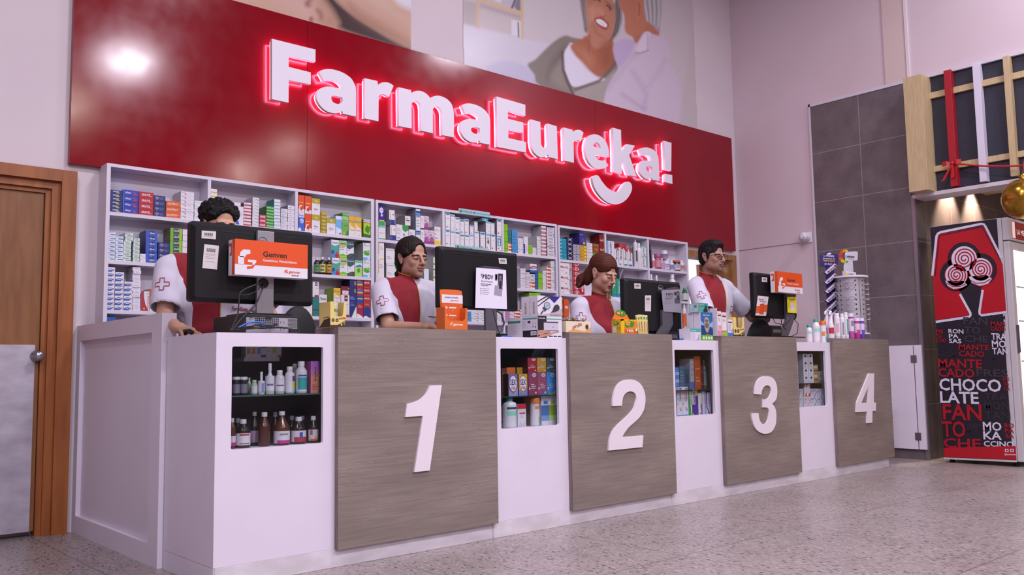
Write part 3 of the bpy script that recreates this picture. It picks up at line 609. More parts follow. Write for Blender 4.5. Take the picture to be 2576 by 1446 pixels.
# staff platform hidden behind the counter
struct(G().box((XL+.05, 4.32, 0), (8.4, 5.46, .10), M('#7f7478', .7)), 'floor_platform')
# white hinged gate panel between counter four and the tiled corner
t = thing('gate_panel', 'white hinged gate leaf at the right end of the counter, against grey tiles', 'gate', (XR-.05, 3.95, .07))
y0, y1, y2 = U(2234, 868, X=XR-.03).y, U(2298, 868, X=XR-.03).y, U(2318, 868, X=XR-.03).y
za, zb = U(2298, 868, X=XR-.03).z, U(2315, 1130, X=XR-.03).z
G().box((XR-.045, y1+.004, zb), (XR-.02, 4.25, za), WH, .002).obj('gate_leaf', t)
G().box((XR-.045, y2, zb), (XR-.02, y1-.006, za), WH, .002).obj('hinge_post', t)
for z in (za-.13, zb+.12): G().box((XR-.05, y1-.03, z-.035), (XR-.0452, y1+.025, z+.035), M('#8a8083', .3, .8), .001).obj('hinge', t)
# ================================================================ MEDICINES ON THE SHELVES
PAPER = .42
def PM(c): return M(c, PAPER)
def carton_mesh(w, d, h, st, name='medicine_box'):
    """printed box; local origin = front left bottom corner, front faces -y. st: base, side, decals in fractions of the front"""
    g = G(); base = st.get('b', '#e2dbe4'); side = st.get('s', base); top = st.get('t', base)
    V = [(0, 0, 0), (w, 0, 0), (w, d, 0), (0, d, 0), (0, 0, h), (w, 0, h), (w, d, h), (0, d, h)]
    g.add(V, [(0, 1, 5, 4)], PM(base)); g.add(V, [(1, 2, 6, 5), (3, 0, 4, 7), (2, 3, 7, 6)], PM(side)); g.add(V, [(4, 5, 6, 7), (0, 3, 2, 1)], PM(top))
    k = 0
    for dd in st.get('d', ()):
        k += 1; y = -.00018*k-.0001; kind = dd[0]
        if kind == 'r': _, x0, x1, z0, z1, c = dd; g.add([(x0*w, y, z0*h), (x1*w, y, z0*h), (x1*w, y, z1*h), (x0*w, y, z1*h)], [(0, 1, 2, 3)], PM(c))
        elif kind == 'p': g.add([(a*w, y, b_*h) for a, b_ in dd[1]], [tuple(range(len(dd[1])))], PM(dd[2]))
        elif kind == 'c':
            _, cx, cz, rx, rz, c = dd; g.add([(w*(cx+rx*math.cos(a)), y, h*(cz+rz*math.sin(a))) for a in [i*math.pi/8 for i in range(16)]], [tuple(range(16))], PM(c))
        elif kind == 't':
            _, s_, x0, x1, z0, hh, c = dd[:7]; g.text(s_, (x0*w, y, z0*h), XU, ZU, hh*h, PM(c), w=(x1-x0)*w, bold=dd[7] if len(dd) > 7 else .02, italic=dd[8] if len(dd) > 8 else 0)
        elif kind == 'v':   # lettering running upwards (or downwards when flagged)
            _, s_, x0, z0, z1, hh, c = dd[:7]; dn = len(dd) > 7 and dd[7]
            if dn: g.text(s_, (x0*w, y, z1*h), (0, 0, -1), (1, 0, 0), hh*w, PM(c), w=(z1-z0)*h, bold=.03)
            else: g.text(s_, (x0*w, y, z0*h), (0, 0, 1), (-1, 0, 0), hh*w, PM(c), w=(z1-z0)*h, bold=.03)
        elif kind == 'l':   # a few lines of illegible small print
            _, x0, x1, z0, z1, n, c = dd
            for i in range(n):
                zz = z1+(z0-z1)*(i+.5)/n; ww = (x1-x0)*(.6+.4*((i*37) % 10)/10); t_ = (z1-z0)/n*.32
                g.add([(x0*w, y, (zz-t_/2)*h), ((x0+ww)*w, y, (zz-t_/2)*h), ((x0+ww)*w, y, (zz+t_/2)*h), (x0*w, y, (zz+t_/2)*h)], [(0, 1, 2, 3)], PM(c))
        elif kind == 'bar':
            _, x0, x1, z0, z1, c = dd; x = x0; i = 0
            while x < x1:
                ww = (x1-x0)*(.03+.04*((i*7) % 3)/2); g.add([(x*w, y, z0*h), (min(x+ww, x1)*w, y, z0*h), (min(x+ww, x1)*w, y, z1*h), (x*w, y, z1*h)], [(0, 1, 2, 3)], PM(c)); x += ww*2; i += 1
    return g.mesh(name)
# --- print styles
W0 = '#e3dce6'
def S(b=W0, s=None, d=(), t=None): return dict(b=b, s=s or b, t=t or s or b, d=list(d))
gn = lambda x: [('r', 0, 1, 0, .28, W0), ('p', [(.15, .5), (.15, .72), (.3, .85), (.55, .85), (.55, .74), (.36, .74), (.3, .68), (.3, .5)], W0), ('p', [(.3, .45), (.62, .45), (.62, .5), (.5, .28), (.3, .28), (.45, .4)], x), ('l', .55, .92, .08, .16, 1, x)]
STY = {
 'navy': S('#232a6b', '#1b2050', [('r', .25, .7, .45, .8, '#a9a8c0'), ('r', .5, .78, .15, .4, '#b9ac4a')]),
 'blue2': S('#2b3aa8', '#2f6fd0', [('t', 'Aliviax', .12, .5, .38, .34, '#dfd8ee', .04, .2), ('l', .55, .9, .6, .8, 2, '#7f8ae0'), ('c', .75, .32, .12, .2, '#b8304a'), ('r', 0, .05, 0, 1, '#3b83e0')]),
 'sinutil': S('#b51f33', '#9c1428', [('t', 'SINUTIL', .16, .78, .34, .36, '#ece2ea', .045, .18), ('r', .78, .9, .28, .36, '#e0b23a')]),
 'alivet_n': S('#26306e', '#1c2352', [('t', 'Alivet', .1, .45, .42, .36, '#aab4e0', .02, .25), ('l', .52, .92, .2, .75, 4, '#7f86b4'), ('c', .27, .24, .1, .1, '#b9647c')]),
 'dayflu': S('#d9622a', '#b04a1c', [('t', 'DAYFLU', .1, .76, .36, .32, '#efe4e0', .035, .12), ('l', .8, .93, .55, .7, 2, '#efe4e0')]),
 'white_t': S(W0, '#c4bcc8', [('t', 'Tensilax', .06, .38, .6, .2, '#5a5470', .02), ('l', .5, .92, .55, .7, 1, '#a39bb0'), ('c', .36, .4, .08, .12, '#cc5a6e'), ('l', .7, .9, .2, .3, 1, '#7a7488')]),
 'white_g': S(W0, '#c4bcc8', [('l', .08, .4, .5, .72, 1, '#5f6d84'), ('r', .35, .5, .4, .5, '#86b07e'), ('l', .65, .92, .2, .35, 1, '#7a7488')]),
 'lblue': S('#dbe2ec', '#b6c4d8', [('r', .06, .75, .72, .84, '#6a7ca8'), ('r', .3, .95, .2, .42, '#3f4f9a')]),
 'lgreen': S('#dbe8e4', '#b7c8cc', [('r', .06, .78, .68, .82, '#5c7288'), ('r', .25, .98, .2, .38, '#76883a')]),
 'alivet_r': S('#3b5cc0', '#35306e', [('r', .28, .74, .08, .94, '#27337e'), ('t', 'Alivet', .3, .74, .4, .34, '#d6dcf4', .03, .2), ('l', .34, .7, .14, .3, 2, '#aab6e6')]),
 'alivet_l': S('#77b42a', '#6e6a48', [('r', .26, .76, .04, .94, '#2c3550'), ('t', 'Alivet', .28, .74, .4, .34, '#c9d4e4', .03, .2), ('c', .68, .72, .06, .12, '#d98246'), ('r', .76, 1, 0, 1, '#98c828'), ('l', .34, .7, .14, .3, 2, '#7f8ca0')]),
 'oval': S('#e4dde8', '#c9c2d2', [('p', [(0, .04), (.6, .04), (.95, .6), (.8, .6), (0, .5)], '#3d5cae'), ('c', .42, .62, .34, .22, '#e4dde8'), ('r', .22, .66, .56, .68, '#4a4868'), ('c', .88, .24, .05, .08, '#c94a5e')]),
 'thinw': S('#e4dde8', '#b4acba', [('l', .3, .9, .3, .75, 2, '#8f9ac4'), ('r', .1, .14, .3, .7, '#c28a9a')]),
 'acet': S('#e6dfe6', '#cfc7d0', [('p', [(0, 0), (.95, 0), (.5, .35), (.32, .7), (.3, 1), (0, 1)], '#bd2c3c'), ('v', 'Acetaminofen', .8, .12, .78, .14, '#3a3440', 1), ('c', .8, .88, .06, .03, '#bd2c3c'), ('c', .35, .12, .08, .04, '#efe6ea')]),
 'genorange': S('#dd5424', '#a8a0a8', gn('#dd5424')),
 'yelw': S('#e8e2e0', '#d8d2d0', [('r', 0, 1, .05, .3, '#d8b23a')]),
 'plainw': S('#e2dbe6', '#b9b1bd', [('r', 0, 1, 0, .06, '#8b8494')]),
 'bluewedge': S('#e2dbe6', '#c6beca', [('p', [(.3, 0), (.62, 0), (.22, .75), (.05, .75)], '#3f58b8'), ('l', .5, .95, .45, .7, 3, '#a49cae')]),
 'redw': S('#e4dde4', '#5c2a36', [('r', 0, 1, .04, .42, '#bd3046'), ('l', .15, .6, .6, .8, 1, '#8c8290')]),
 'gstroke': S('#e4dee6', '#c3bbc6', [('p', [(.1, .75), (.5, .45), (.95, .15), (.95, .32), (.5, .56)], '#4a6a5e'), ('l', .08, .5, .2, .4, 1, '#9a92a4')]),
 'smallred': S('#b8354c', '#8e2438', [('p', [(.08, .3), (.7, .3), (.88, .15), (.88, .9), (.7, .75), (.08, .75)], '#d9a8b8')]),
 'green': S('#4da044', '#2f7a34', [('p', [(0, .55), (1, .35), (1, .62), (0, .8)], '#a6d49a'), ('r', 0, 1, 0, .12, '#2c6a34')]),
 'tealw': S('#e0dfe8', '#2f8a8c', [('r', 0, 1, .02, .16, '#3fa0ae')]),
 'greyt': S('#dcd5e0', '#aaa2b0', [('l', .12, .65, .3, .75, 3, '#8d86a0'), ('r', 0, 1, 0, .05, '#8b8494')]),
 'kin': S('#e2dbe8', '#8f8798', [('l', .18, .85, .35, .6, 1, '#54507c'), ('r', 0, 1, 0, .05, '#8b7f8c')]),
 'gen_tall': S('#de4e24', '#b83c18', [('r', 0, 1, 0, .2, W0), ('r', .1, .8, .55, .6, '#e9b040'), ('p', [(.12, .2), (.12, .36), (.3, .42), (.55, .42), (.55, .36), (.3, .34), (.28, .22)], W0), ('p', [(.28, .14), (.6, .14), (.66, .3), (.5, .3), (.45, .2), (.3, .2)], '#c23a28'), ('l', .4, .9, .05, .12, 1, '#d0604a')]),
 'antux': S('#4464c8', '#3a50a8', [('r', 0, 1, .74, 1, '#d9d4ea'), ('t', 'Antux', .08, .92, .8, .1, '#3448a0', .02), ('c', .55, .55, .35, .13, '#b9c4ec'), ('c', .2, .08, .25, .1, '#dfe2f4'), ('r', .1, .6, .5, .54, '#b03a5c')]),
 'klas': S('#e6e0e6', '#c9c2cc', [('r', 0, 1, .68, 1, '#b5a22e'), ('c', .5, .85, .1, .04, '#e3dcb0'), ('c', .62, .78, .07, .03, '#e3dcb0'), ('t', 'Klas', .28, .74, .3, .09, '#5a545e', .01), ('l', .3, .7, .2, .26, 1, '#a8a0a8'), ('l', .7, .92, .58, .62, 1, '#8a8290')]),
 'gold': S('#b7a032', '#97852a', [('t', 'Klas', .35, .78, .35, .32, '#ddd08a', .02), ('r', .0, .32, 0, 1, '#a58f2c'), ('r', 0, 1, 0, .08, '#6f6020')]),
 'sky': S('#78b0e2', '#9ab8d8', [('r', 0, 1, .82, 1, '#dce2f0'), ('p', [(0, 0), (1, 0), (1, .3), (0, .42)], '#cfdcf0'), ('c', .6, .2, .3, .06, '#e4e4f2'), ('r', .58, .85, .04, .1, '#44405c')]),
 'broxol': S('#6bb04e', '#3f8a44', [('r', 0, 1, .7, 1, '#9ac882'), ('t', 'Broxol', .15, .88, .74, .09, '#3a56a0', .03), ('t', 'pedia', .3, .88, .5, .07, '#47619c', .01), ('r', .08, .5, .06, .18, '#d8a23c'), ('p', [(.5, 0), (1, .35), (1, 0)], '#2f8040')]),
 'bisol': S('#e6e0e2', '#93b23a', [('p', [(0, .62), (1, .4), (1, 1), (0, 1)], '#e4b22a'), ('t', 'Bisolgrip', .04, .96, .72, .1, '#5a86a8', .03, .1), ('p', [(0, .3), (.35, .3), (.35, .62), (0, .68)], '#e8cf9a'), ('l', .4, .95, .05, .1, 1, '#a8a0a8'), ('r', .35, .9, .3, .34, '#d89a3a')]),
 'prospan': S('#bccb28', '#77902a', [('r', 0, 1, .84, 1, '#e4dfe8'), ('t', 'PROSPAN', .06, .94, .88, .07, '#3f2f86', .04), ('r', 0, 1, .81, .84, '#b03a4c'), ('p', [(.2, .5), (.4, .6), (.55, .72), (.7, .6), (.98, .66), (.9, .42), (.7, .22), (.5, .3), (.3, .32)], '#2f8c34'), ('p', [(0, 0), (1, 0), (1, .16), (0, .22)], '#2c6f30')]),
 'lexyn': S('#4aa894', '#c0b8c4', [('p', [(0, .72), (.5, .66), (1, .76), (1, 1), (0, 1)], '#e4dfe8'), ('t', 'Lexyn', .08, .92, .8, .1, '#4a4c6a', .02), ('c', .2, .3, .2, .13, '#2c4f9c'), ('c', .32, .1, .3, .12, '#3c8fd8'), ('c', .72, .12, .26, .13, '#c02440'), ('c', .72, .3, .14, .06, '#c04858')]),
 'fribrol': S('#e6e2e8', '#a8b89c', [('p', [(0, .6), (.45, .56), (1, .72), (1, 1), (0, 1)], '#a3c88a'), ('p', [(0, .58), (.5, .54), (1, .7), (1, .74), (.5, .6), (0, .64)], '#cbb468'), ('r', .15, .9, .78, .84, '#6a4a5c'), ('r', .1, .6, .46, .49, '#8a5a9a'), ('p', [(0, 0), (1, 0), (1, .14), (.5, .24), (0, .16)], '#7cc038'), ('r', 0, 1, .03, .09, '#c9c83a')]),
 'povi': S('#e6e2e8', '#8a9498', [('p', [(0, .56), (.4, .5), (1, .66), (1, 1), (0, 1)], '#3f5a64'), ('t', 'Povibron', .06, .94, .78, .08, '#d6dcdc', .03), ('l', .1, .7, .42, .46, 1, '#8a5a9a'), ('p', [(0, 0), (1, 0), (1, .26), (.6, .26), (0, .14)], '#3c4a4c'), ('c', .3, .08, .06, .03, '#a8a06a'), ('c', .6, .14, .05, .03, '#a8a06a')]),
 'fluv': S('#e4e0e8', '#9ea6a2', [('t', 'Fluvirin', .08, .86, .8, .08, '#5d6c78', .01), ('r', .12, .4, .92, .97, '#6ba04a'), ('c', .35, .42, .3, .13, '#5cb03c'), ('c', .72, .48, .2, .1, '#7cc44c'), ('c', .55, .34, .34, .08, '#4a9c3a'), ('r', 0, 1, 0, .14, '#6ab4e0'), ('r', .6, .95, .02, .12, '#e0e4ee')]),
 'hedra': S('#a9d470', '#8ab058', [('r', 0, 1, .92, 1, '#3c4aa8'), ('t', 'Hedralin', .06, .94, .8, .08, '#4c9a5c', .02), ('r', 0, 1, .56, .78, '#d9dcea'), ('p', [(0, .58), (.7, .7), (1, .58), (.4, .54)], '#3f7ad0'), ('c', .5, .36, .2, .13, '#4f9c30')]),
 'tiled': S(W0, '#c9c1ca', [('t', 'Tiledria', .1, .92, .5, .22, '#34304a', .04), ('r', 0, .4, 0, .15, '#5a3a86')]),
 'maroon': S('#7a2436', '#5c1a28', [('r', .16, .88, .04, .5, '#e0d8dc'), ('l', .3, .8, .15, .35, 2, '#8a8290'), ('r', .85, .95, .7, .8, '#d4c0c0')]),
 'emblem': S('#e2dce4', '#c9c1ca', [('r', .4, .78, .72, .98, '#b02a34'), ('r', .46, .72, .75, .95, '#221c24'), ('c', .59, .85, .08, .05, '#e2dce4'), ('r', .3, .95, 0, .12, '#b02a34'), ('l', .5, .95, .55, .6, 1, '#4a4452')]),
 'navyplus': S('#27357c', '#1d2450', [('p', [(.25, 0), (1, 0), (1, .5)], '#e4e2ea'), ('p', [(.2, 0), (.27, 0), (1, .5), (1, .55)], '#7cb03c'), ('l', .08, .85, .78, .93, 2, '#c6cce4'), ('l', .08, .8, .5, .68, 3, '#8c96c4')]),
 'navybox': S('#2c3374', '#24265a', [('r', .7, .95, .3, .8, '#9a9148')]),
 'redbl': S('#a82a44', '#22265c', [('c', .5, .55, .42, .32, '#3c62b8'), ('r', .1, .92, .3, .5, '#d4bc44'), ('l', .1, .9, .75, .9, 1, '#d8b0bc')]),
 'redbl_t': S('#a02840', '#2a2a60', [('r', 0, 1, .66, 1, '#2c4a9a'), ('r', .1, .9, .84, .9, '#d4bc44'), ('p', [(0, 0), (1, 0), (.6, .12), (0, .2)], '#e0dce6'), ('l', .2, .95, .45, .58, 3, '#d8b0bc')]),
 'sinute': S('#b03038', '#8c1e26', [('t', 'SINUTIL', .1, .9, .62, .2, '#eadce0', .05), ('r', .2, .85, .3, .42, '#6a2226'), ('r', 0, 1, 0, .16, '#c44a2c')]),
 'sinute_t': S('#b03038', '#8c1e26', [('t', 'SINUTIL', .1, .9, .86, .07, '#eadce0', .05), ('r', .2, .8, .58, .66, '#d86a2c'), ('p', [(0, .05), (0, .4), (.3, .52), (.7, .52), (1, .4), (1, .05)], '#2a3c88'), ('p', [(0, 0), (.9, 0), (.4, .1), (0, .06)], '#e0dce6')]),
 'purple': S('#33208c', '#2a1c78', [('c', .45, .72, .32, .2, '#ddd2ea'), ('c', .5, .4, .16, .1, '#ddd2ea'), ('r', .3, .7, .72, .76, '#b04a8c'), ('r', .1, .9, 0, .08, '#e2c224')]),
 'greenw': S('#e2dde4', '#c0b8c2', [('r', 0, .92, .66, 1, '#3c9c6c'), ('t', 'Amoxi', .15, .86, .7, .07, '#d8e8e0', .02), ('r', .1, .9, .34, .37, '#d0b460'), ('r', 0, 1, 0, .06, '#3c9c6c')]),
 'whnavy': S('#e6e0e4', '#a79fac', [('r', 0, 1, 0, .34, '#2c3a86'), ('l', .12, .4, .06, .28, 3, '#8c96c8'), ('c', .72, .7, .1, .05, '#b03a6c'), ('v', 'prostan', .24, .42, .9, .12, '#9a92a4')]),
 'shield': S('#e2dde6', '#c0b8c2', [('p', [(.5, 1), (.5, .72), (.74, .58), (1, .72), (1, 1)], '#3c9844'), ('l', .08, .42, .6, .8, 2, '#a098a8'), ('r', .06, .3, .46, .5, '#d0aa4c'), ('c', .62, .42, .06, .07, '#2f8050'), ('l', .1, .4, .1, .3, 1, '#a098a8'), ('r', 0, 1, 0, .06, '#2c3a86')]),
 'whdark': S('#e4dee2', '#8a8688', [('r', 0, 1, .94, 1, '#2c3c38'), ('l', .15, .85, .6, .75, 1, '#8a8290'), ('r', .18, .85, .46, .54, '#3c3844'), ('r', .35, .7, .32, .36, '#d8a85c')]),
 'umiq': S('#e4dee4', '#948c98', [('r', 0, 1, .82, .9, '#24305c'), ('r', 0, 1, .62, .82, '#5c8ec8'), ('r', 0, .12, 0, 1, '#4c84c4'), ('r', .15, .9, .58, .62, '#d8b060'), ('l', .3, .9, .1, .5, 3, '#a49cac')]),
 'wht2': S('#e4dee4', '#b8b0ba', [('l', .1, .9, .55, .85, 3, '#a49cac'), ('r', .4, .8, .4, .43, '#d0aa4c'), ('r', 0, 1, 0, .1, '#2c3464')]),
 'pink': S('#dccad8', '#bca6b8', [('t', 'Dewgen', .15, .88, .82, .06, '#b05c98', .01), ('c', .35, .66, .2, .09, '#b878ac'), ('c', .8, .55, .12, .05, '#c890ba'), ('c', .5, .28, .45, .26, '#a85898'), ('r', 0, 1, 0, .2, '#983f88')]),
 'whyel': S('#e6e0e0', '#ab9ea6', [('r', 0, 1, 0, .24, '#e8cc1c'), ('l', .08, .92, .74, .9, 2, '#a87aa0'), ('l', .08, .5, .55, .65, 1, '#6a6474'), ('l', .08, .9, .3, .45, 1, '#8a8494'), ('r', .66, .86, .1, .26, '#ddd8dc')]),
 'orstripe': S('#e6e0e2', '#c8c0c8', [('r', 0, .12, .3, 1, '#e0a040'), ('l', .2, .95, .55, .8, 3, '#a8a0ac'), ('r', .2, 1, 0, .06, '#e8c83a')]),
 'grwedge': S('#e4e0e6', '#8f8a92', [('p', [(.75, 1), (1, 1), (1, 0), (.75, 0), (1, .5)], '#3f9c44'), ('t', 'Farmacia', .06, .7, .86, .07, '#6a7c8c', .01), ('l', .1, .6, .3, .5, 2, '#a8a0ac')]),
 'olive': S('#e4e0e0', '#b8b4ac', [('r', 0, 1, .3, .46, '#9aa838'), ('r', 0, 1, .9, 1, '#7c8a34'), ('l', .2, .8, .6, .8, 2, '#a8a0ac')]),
 'lab': S('#e6e1e8', '#8d8590', [('r', .06, .94, .88, .96, '#3f86bc'), ('r', .2, .8, .84, .88, '#4aa08c'), ('r', .12, .8, .62, .64, '#d8b060'), ('c', .3, .14, .12, .05, '#b03c34'), ('c', .76, .14, .14, .055, '#b4d0c0'), ('c', .76, .14, .1, .035, '#e6e1e8')]),
 'lab2': S('#e6e1e8', '#9d959e', [('r', .06, .94, .88, .96, '#5ca0c8'), ('l', .2, .8, .6, .68, 1, '#b0a8b8'), ('c', .7, .18, .14, .055, '#b4d0c0'), ('l', .1, .85, .02, .05, 1, '#5c8a9c')]),
 'lab3': S('#e6e1e8', '#9d959e', [('r', .06, .94, .88, .96, '#5ca0c8'), ('c', .45, .7, .18, .07, '#9c88b8'), ('c', .55, .5, .2, .14, '#4c8c50'), ('c', .4, .5, .12, .1, '#a84c3c'), ('c', .3, .16, .1, .05, '#d89a5c')]),
 'lab4': S('#e6e1e8', '#9d959e', [('r', .06, .94, .88, .96, '#5ca0c8'), ('r', .12, .9, .34, .82, '#3c8cb8'), ('c', .5, .66, .18, .09, '#e0e4ea'), ('c', .5, .46, .22, .09, '#e0e4ea'), ('c', .35, .18, .12, .05, '#b03c34'), ('r', .4, .8, .02, .05, '#c06a86')]),
 'cyanb': S('#3f9cc4', '#9a949c', [('c', .5, .5, .2, .3, '#a8cca8')]),
 'lime': S('#84c41c', '#6aa018', [('l', .15, .7, .35, .7, 2, '#5c9418'), ('r', 0, 1, 0, .06, '#5c8a18')]),
 'orw': S('#e6e0e4', '#c9c1c8', [('r', 0, 1, .5, 1, '#dd5424'), ('c', .22, .66, .1, .16, '#e6e0e4'), ('r', 0, 1, 0, .05, '#9a8a94')]),
 'tealb': S('#2f7478', '#28646a', [('r', 0, 1, .3, .36, '#245054')]),
 'blueb': S('#4c94cc', '#3c7cb4', [('l', .12, .85, .45, .7, 1, '#28508c'), ('r', 0, 1, 0, .07, '#2c5c8c')]),
 'wdot': S('#e4dee6', '#c0b8c2', [('l', .1, .6, .3, .7, 1, '#a8a0b0'), ('c', .8, .5, .07, .16, '#4c8c94'), ('r', 0, 1, 0, .06, '#8b8494')]),
 'wplain2': S('#e4dee6', '#c0b8c2', [('l', .1, .85, .6, .8, 1, '#a8a0b0')]),
 'navyw': S('#e2dce8', '#c0b8c2', [('r', 0, .34, 0, 1, '#3a3684'), ('l', .5, .9, .2, .8, 3, '#8c86b0')]),
 'wgreen': S('#e4dfe6', '#b9b3bb', [('p', [(.1, .8), (.6, .5), (.98, .3), (.98, .45), (.6, .6)], '#3c7858'), ('l', .1, .6, .2, .35, 1, '#a8a0b0'), ('r', 0, 1, 0, .05, '#8b8494')]),
 'redw2': S('#e4dce2', '#b8b0b8', [('r', 0, 1, .06, .5, '#a82c3c'), ('t', 'FEBRIX', .1, .9, .16, .24, '#ddc4cc', .03), ('r', 0, 1, 0, .05, '#8b8494')]),
 'barc': S('#e2dbe4', '#8e8290', [('bar', .2, .85, .3, .78, '#5a5462'), ('r', 0, 1, 0, .06, '#8b8494')]),
 'wred3': S('#e4dee6', '#b9b0b8', [('p', [(0, .25), (.5, .45), (1, .4), (1, .62), (.5, .7), (0, .5)], '#b8405c'), ('p', [(0, .12), (1, .2), (1, .3), (0, .25)], '#4c5a9c')]),
 'dblue': S('#2c5c9c', '#244c84', [('l', .1, .8, .5, .75, 1, '#8cacd4'), ('r', 0, 1, 0, .06, '#1c3c6c')]),
 'wpink': S('#e4dbe4', '#c6b8c4', [('p', [(0, .3), (.4, .5), (.9, .2), (.9, .4), (.4, .64), (0, .6)], '#b8608c'), ('r', 0, 1, 0, .06, '#8b8494')]),
 'pinkb': S('#c888b8', '#b070a0', [('l', .2, .8, .3, .7, 2, '#a05890'), ('r', 0, 1, 0, .06, '#8a4c7c')]),
 'tealc': S('#2c98b0', '#2c7c94', [('t', 'ol', .04, .22, .3, .4, '#e0e8ee', .04), ('l', .3, .9, .45, .6, 1, '#1c5c74'), ('r', 0, 1, 0, .07, '#1c5c74')]),
 'star': S('#24264c', '#1c1e3c', [('p', [(.1, .1), (.5, .42), (.9, .1), (.62, .5), (.9, .9), (.5, .58), (.1, .9), (.38, .5)], '#c9c8d8'), ('l', .1, .9, .45, .6, 1, '#7a7ca0')]),
 'greyb': S('#aea6b2', '#8f8892', [('l', .2, .85, .6, .75, 1, '#5c5664'), ('c', .5, .35, .1, .2, '#6c6674'), ('r', 0, 1, 0, .06, '#7a7480')]),
 'purpc': S('#3c3484', '#2c2868', [('l', .15, .9, .78, .9, 1, '#c0b8e0'), ('c', .6, .4, .3, .2, '#5a4a94'), ('r', .6, .9, .08, .25, '#d8c04a')]),
 'yelb': S('#e0aa14', '#b88c1c', [('t', 'Bion', .15, .6, .35, .32, '#5c5a9c', .03), ('c', .8, .5, .1, .2, '#f0e0b0'), ('r', 0, 1, 0, .06, '#9c7410')]),
 'wredt': S('#e4dde4', '#bcb3bc', [('l', .12, .8, .5, .75, 1, '#b83c50'), ('l', .12, .6, .2, .35, 1, '#a098a8'), ('r', 0, 1, 0, .06, '#a05c6c')]),
 'brown': S('#8c4420', '#6c3418', [('t', 'RHINOL', .1, .9, .78, .1, '#b8c03c', .04), ('c', .5, .35, .3, .2, '#b4602c')]),
 'greenc': S('#4c8c2c', '#3c7424', [('t', 'CINORAL', .08, .92, .76, .12, '#d4d43c', .04)]),
 'lipo': S('#8c1c2c', '#701420', [('t', 'Lipo', .1, .6, .35, .22, '#e4d0d4', .03), ('c', .78, .45, .14, .16, '#9cb83c')]),
 'bruV': S('#e2dfe8', '#8ca4c4', [('r', 0, .2, 0, 1, '#8cb0d8'), ('v', 'Brucelin', .62, .3, .95, .26, '#2c4480'), ('c', .45, .12, .18, .05, '#4c6ca8')]),
 'bruc': S('#e6e0e6', '#c8bcc4', [('v', 'Brucen', .68, .38, .95, .42, '#3c3446'), ('r', .6, 1, .92, 1, '#b8343c'), ('r', .1, .5, .0, .1, '#4c9ccc'), ('r', .1, .6, .3, .33, '#c86c7c')]),
 'brucg': S('#e6e0e6', '#c8bcc4', [('v', 'Brucen', .68, .34, .9, .42, '#3c3446'), ('p', [(.2, .92), (1, .78), (1, 1), (.2, 1)], '#b8343c'), ('r', .1, .9, .0, .1, '#3c9c7c')]),
 'brucb': S('#e6e0e6', '#c8bcc4', [('v', 'Brucen', .68, .34, .9, .42, '#3c3446'), ('p', [(.2, .92), (1, .78), (1, 1), (.2, 1)], '#b8343c'), ('r', .1, .9, .0, .1, '#2c6ccc')]),
 'redlid': S('#b8343c', '#9c242c', [('l', .2, .8, .4, .6, 1, '#e4b0b4')]),
 'wteal': S('#e2e0e8', '#a8c0c4', [('v', 'Dermex', .6, .25, .8, .32, '#3c5c74'), ('r', .0, 1, .86, 1, '#8cc4bc'), ('c', .6, .12, .25, .08, '#5cac9c')]),
 'miov': S('#e8e1e6', '#d0c8ce', [('t', 'Miovit', .06, .66, .42, .22, '#a82c44', .045), ('p', [(.76, 0), (.72, .3), (.8, .6), (.72, 1), (1, 1), (1, 0)], '#aaa2aa'), ('r', .55, .82, .38, .41, '#c05c6c'), ('l', .06, .4, .1, .25, 2, '#c8b4bc'), ('c', .88, .3, .05, .1, '#c0483c'), ('c', .5, .97, .05, .04, '#c0483c')]),
 'redc': S('#bc2c3c', '#a0202c', [('r', .38, .72, .15, .85, '#e6d8dc'), ('r', .5, .6, .25, .75, '#bc2c3c'), ('r', .42, .68, .42, .56, '#bc2c3c'), ('c', .88, .5, .08, .2, '#e6d8dc'), ('l', .05, .3, .2, .8, 2, '#e0a0a8')]),
 'beta': S('#2c9c8c', '#24806c', [('v', 'Betaprox', .66, .22, .9, .3, '#cfe4e0'), ('r', 0, 1, 0, .16, '#2c8cb0')]),
 'lact': S('#2c9484', '#24806c', [('v', 'Lactulon', .66, .22, .9, .3, '#cfe4e0'), ('r', 0, 1, 0, .16, '#2c8cb0')]),
 'greenp': S('#3c9c74', '#2c8054', [('p', [(0, .6), (1, .9), (1, 1), (0, 1)], '#7cc44c'), ('t', 'P', .2, .7, .5, .2, '#dfe8e0', .04), ('r', 0, 1, 0, .16, '#2c8cb0')]),
 'greyc': S('#5c5864', '#4c4854', [('p', [(.2, 0), (.5, .5), (.9, .9), (.8, .95), (.35, .5), (.1, 0)], '#b4b0bc')]),
 'blueupr': S('#2c5cac', '#244c94', [('r', .2, .8, .3, .6, '#8cb0dc')]),
 'orangeb': S('#d8582c', '#b8481c', [('r', .2, .8, .3, .5, '#e8d0c4')]),
 'orbott': S('#e8e0e0', '#c8c0c4', [('r', 0, 1, 0, .5, '#e0642c')]),
}
ROWN = ('top shelf', 'second shelf', 'third shelf', 'fourth shelf'); BAY = ('first', 'second', 'third', 'fourth', 'fifth', 'sixth', 'seventh', 'eighth', 'ninth')
ORDN = ('bottom one', 'second up', 'third up', 'fourth up', 'fifth up', 'sixth up', 'seventh up', 'eighth up', 'ninth up', 'tenth up', 'eleventh up', 'twelfth up', 'thirteenth up', 'fourteenth up')
last = [0, 0]
def place_box(me, name, label, group, x, y, z, rz=0, cat='medicine box'):
    o = bpy.data.objects.new(name, me); COL.objects.link(o); o.location = (x, y, z); o.rotation_euler = (0, 0, rz)
    return props(o, label, cat, group)
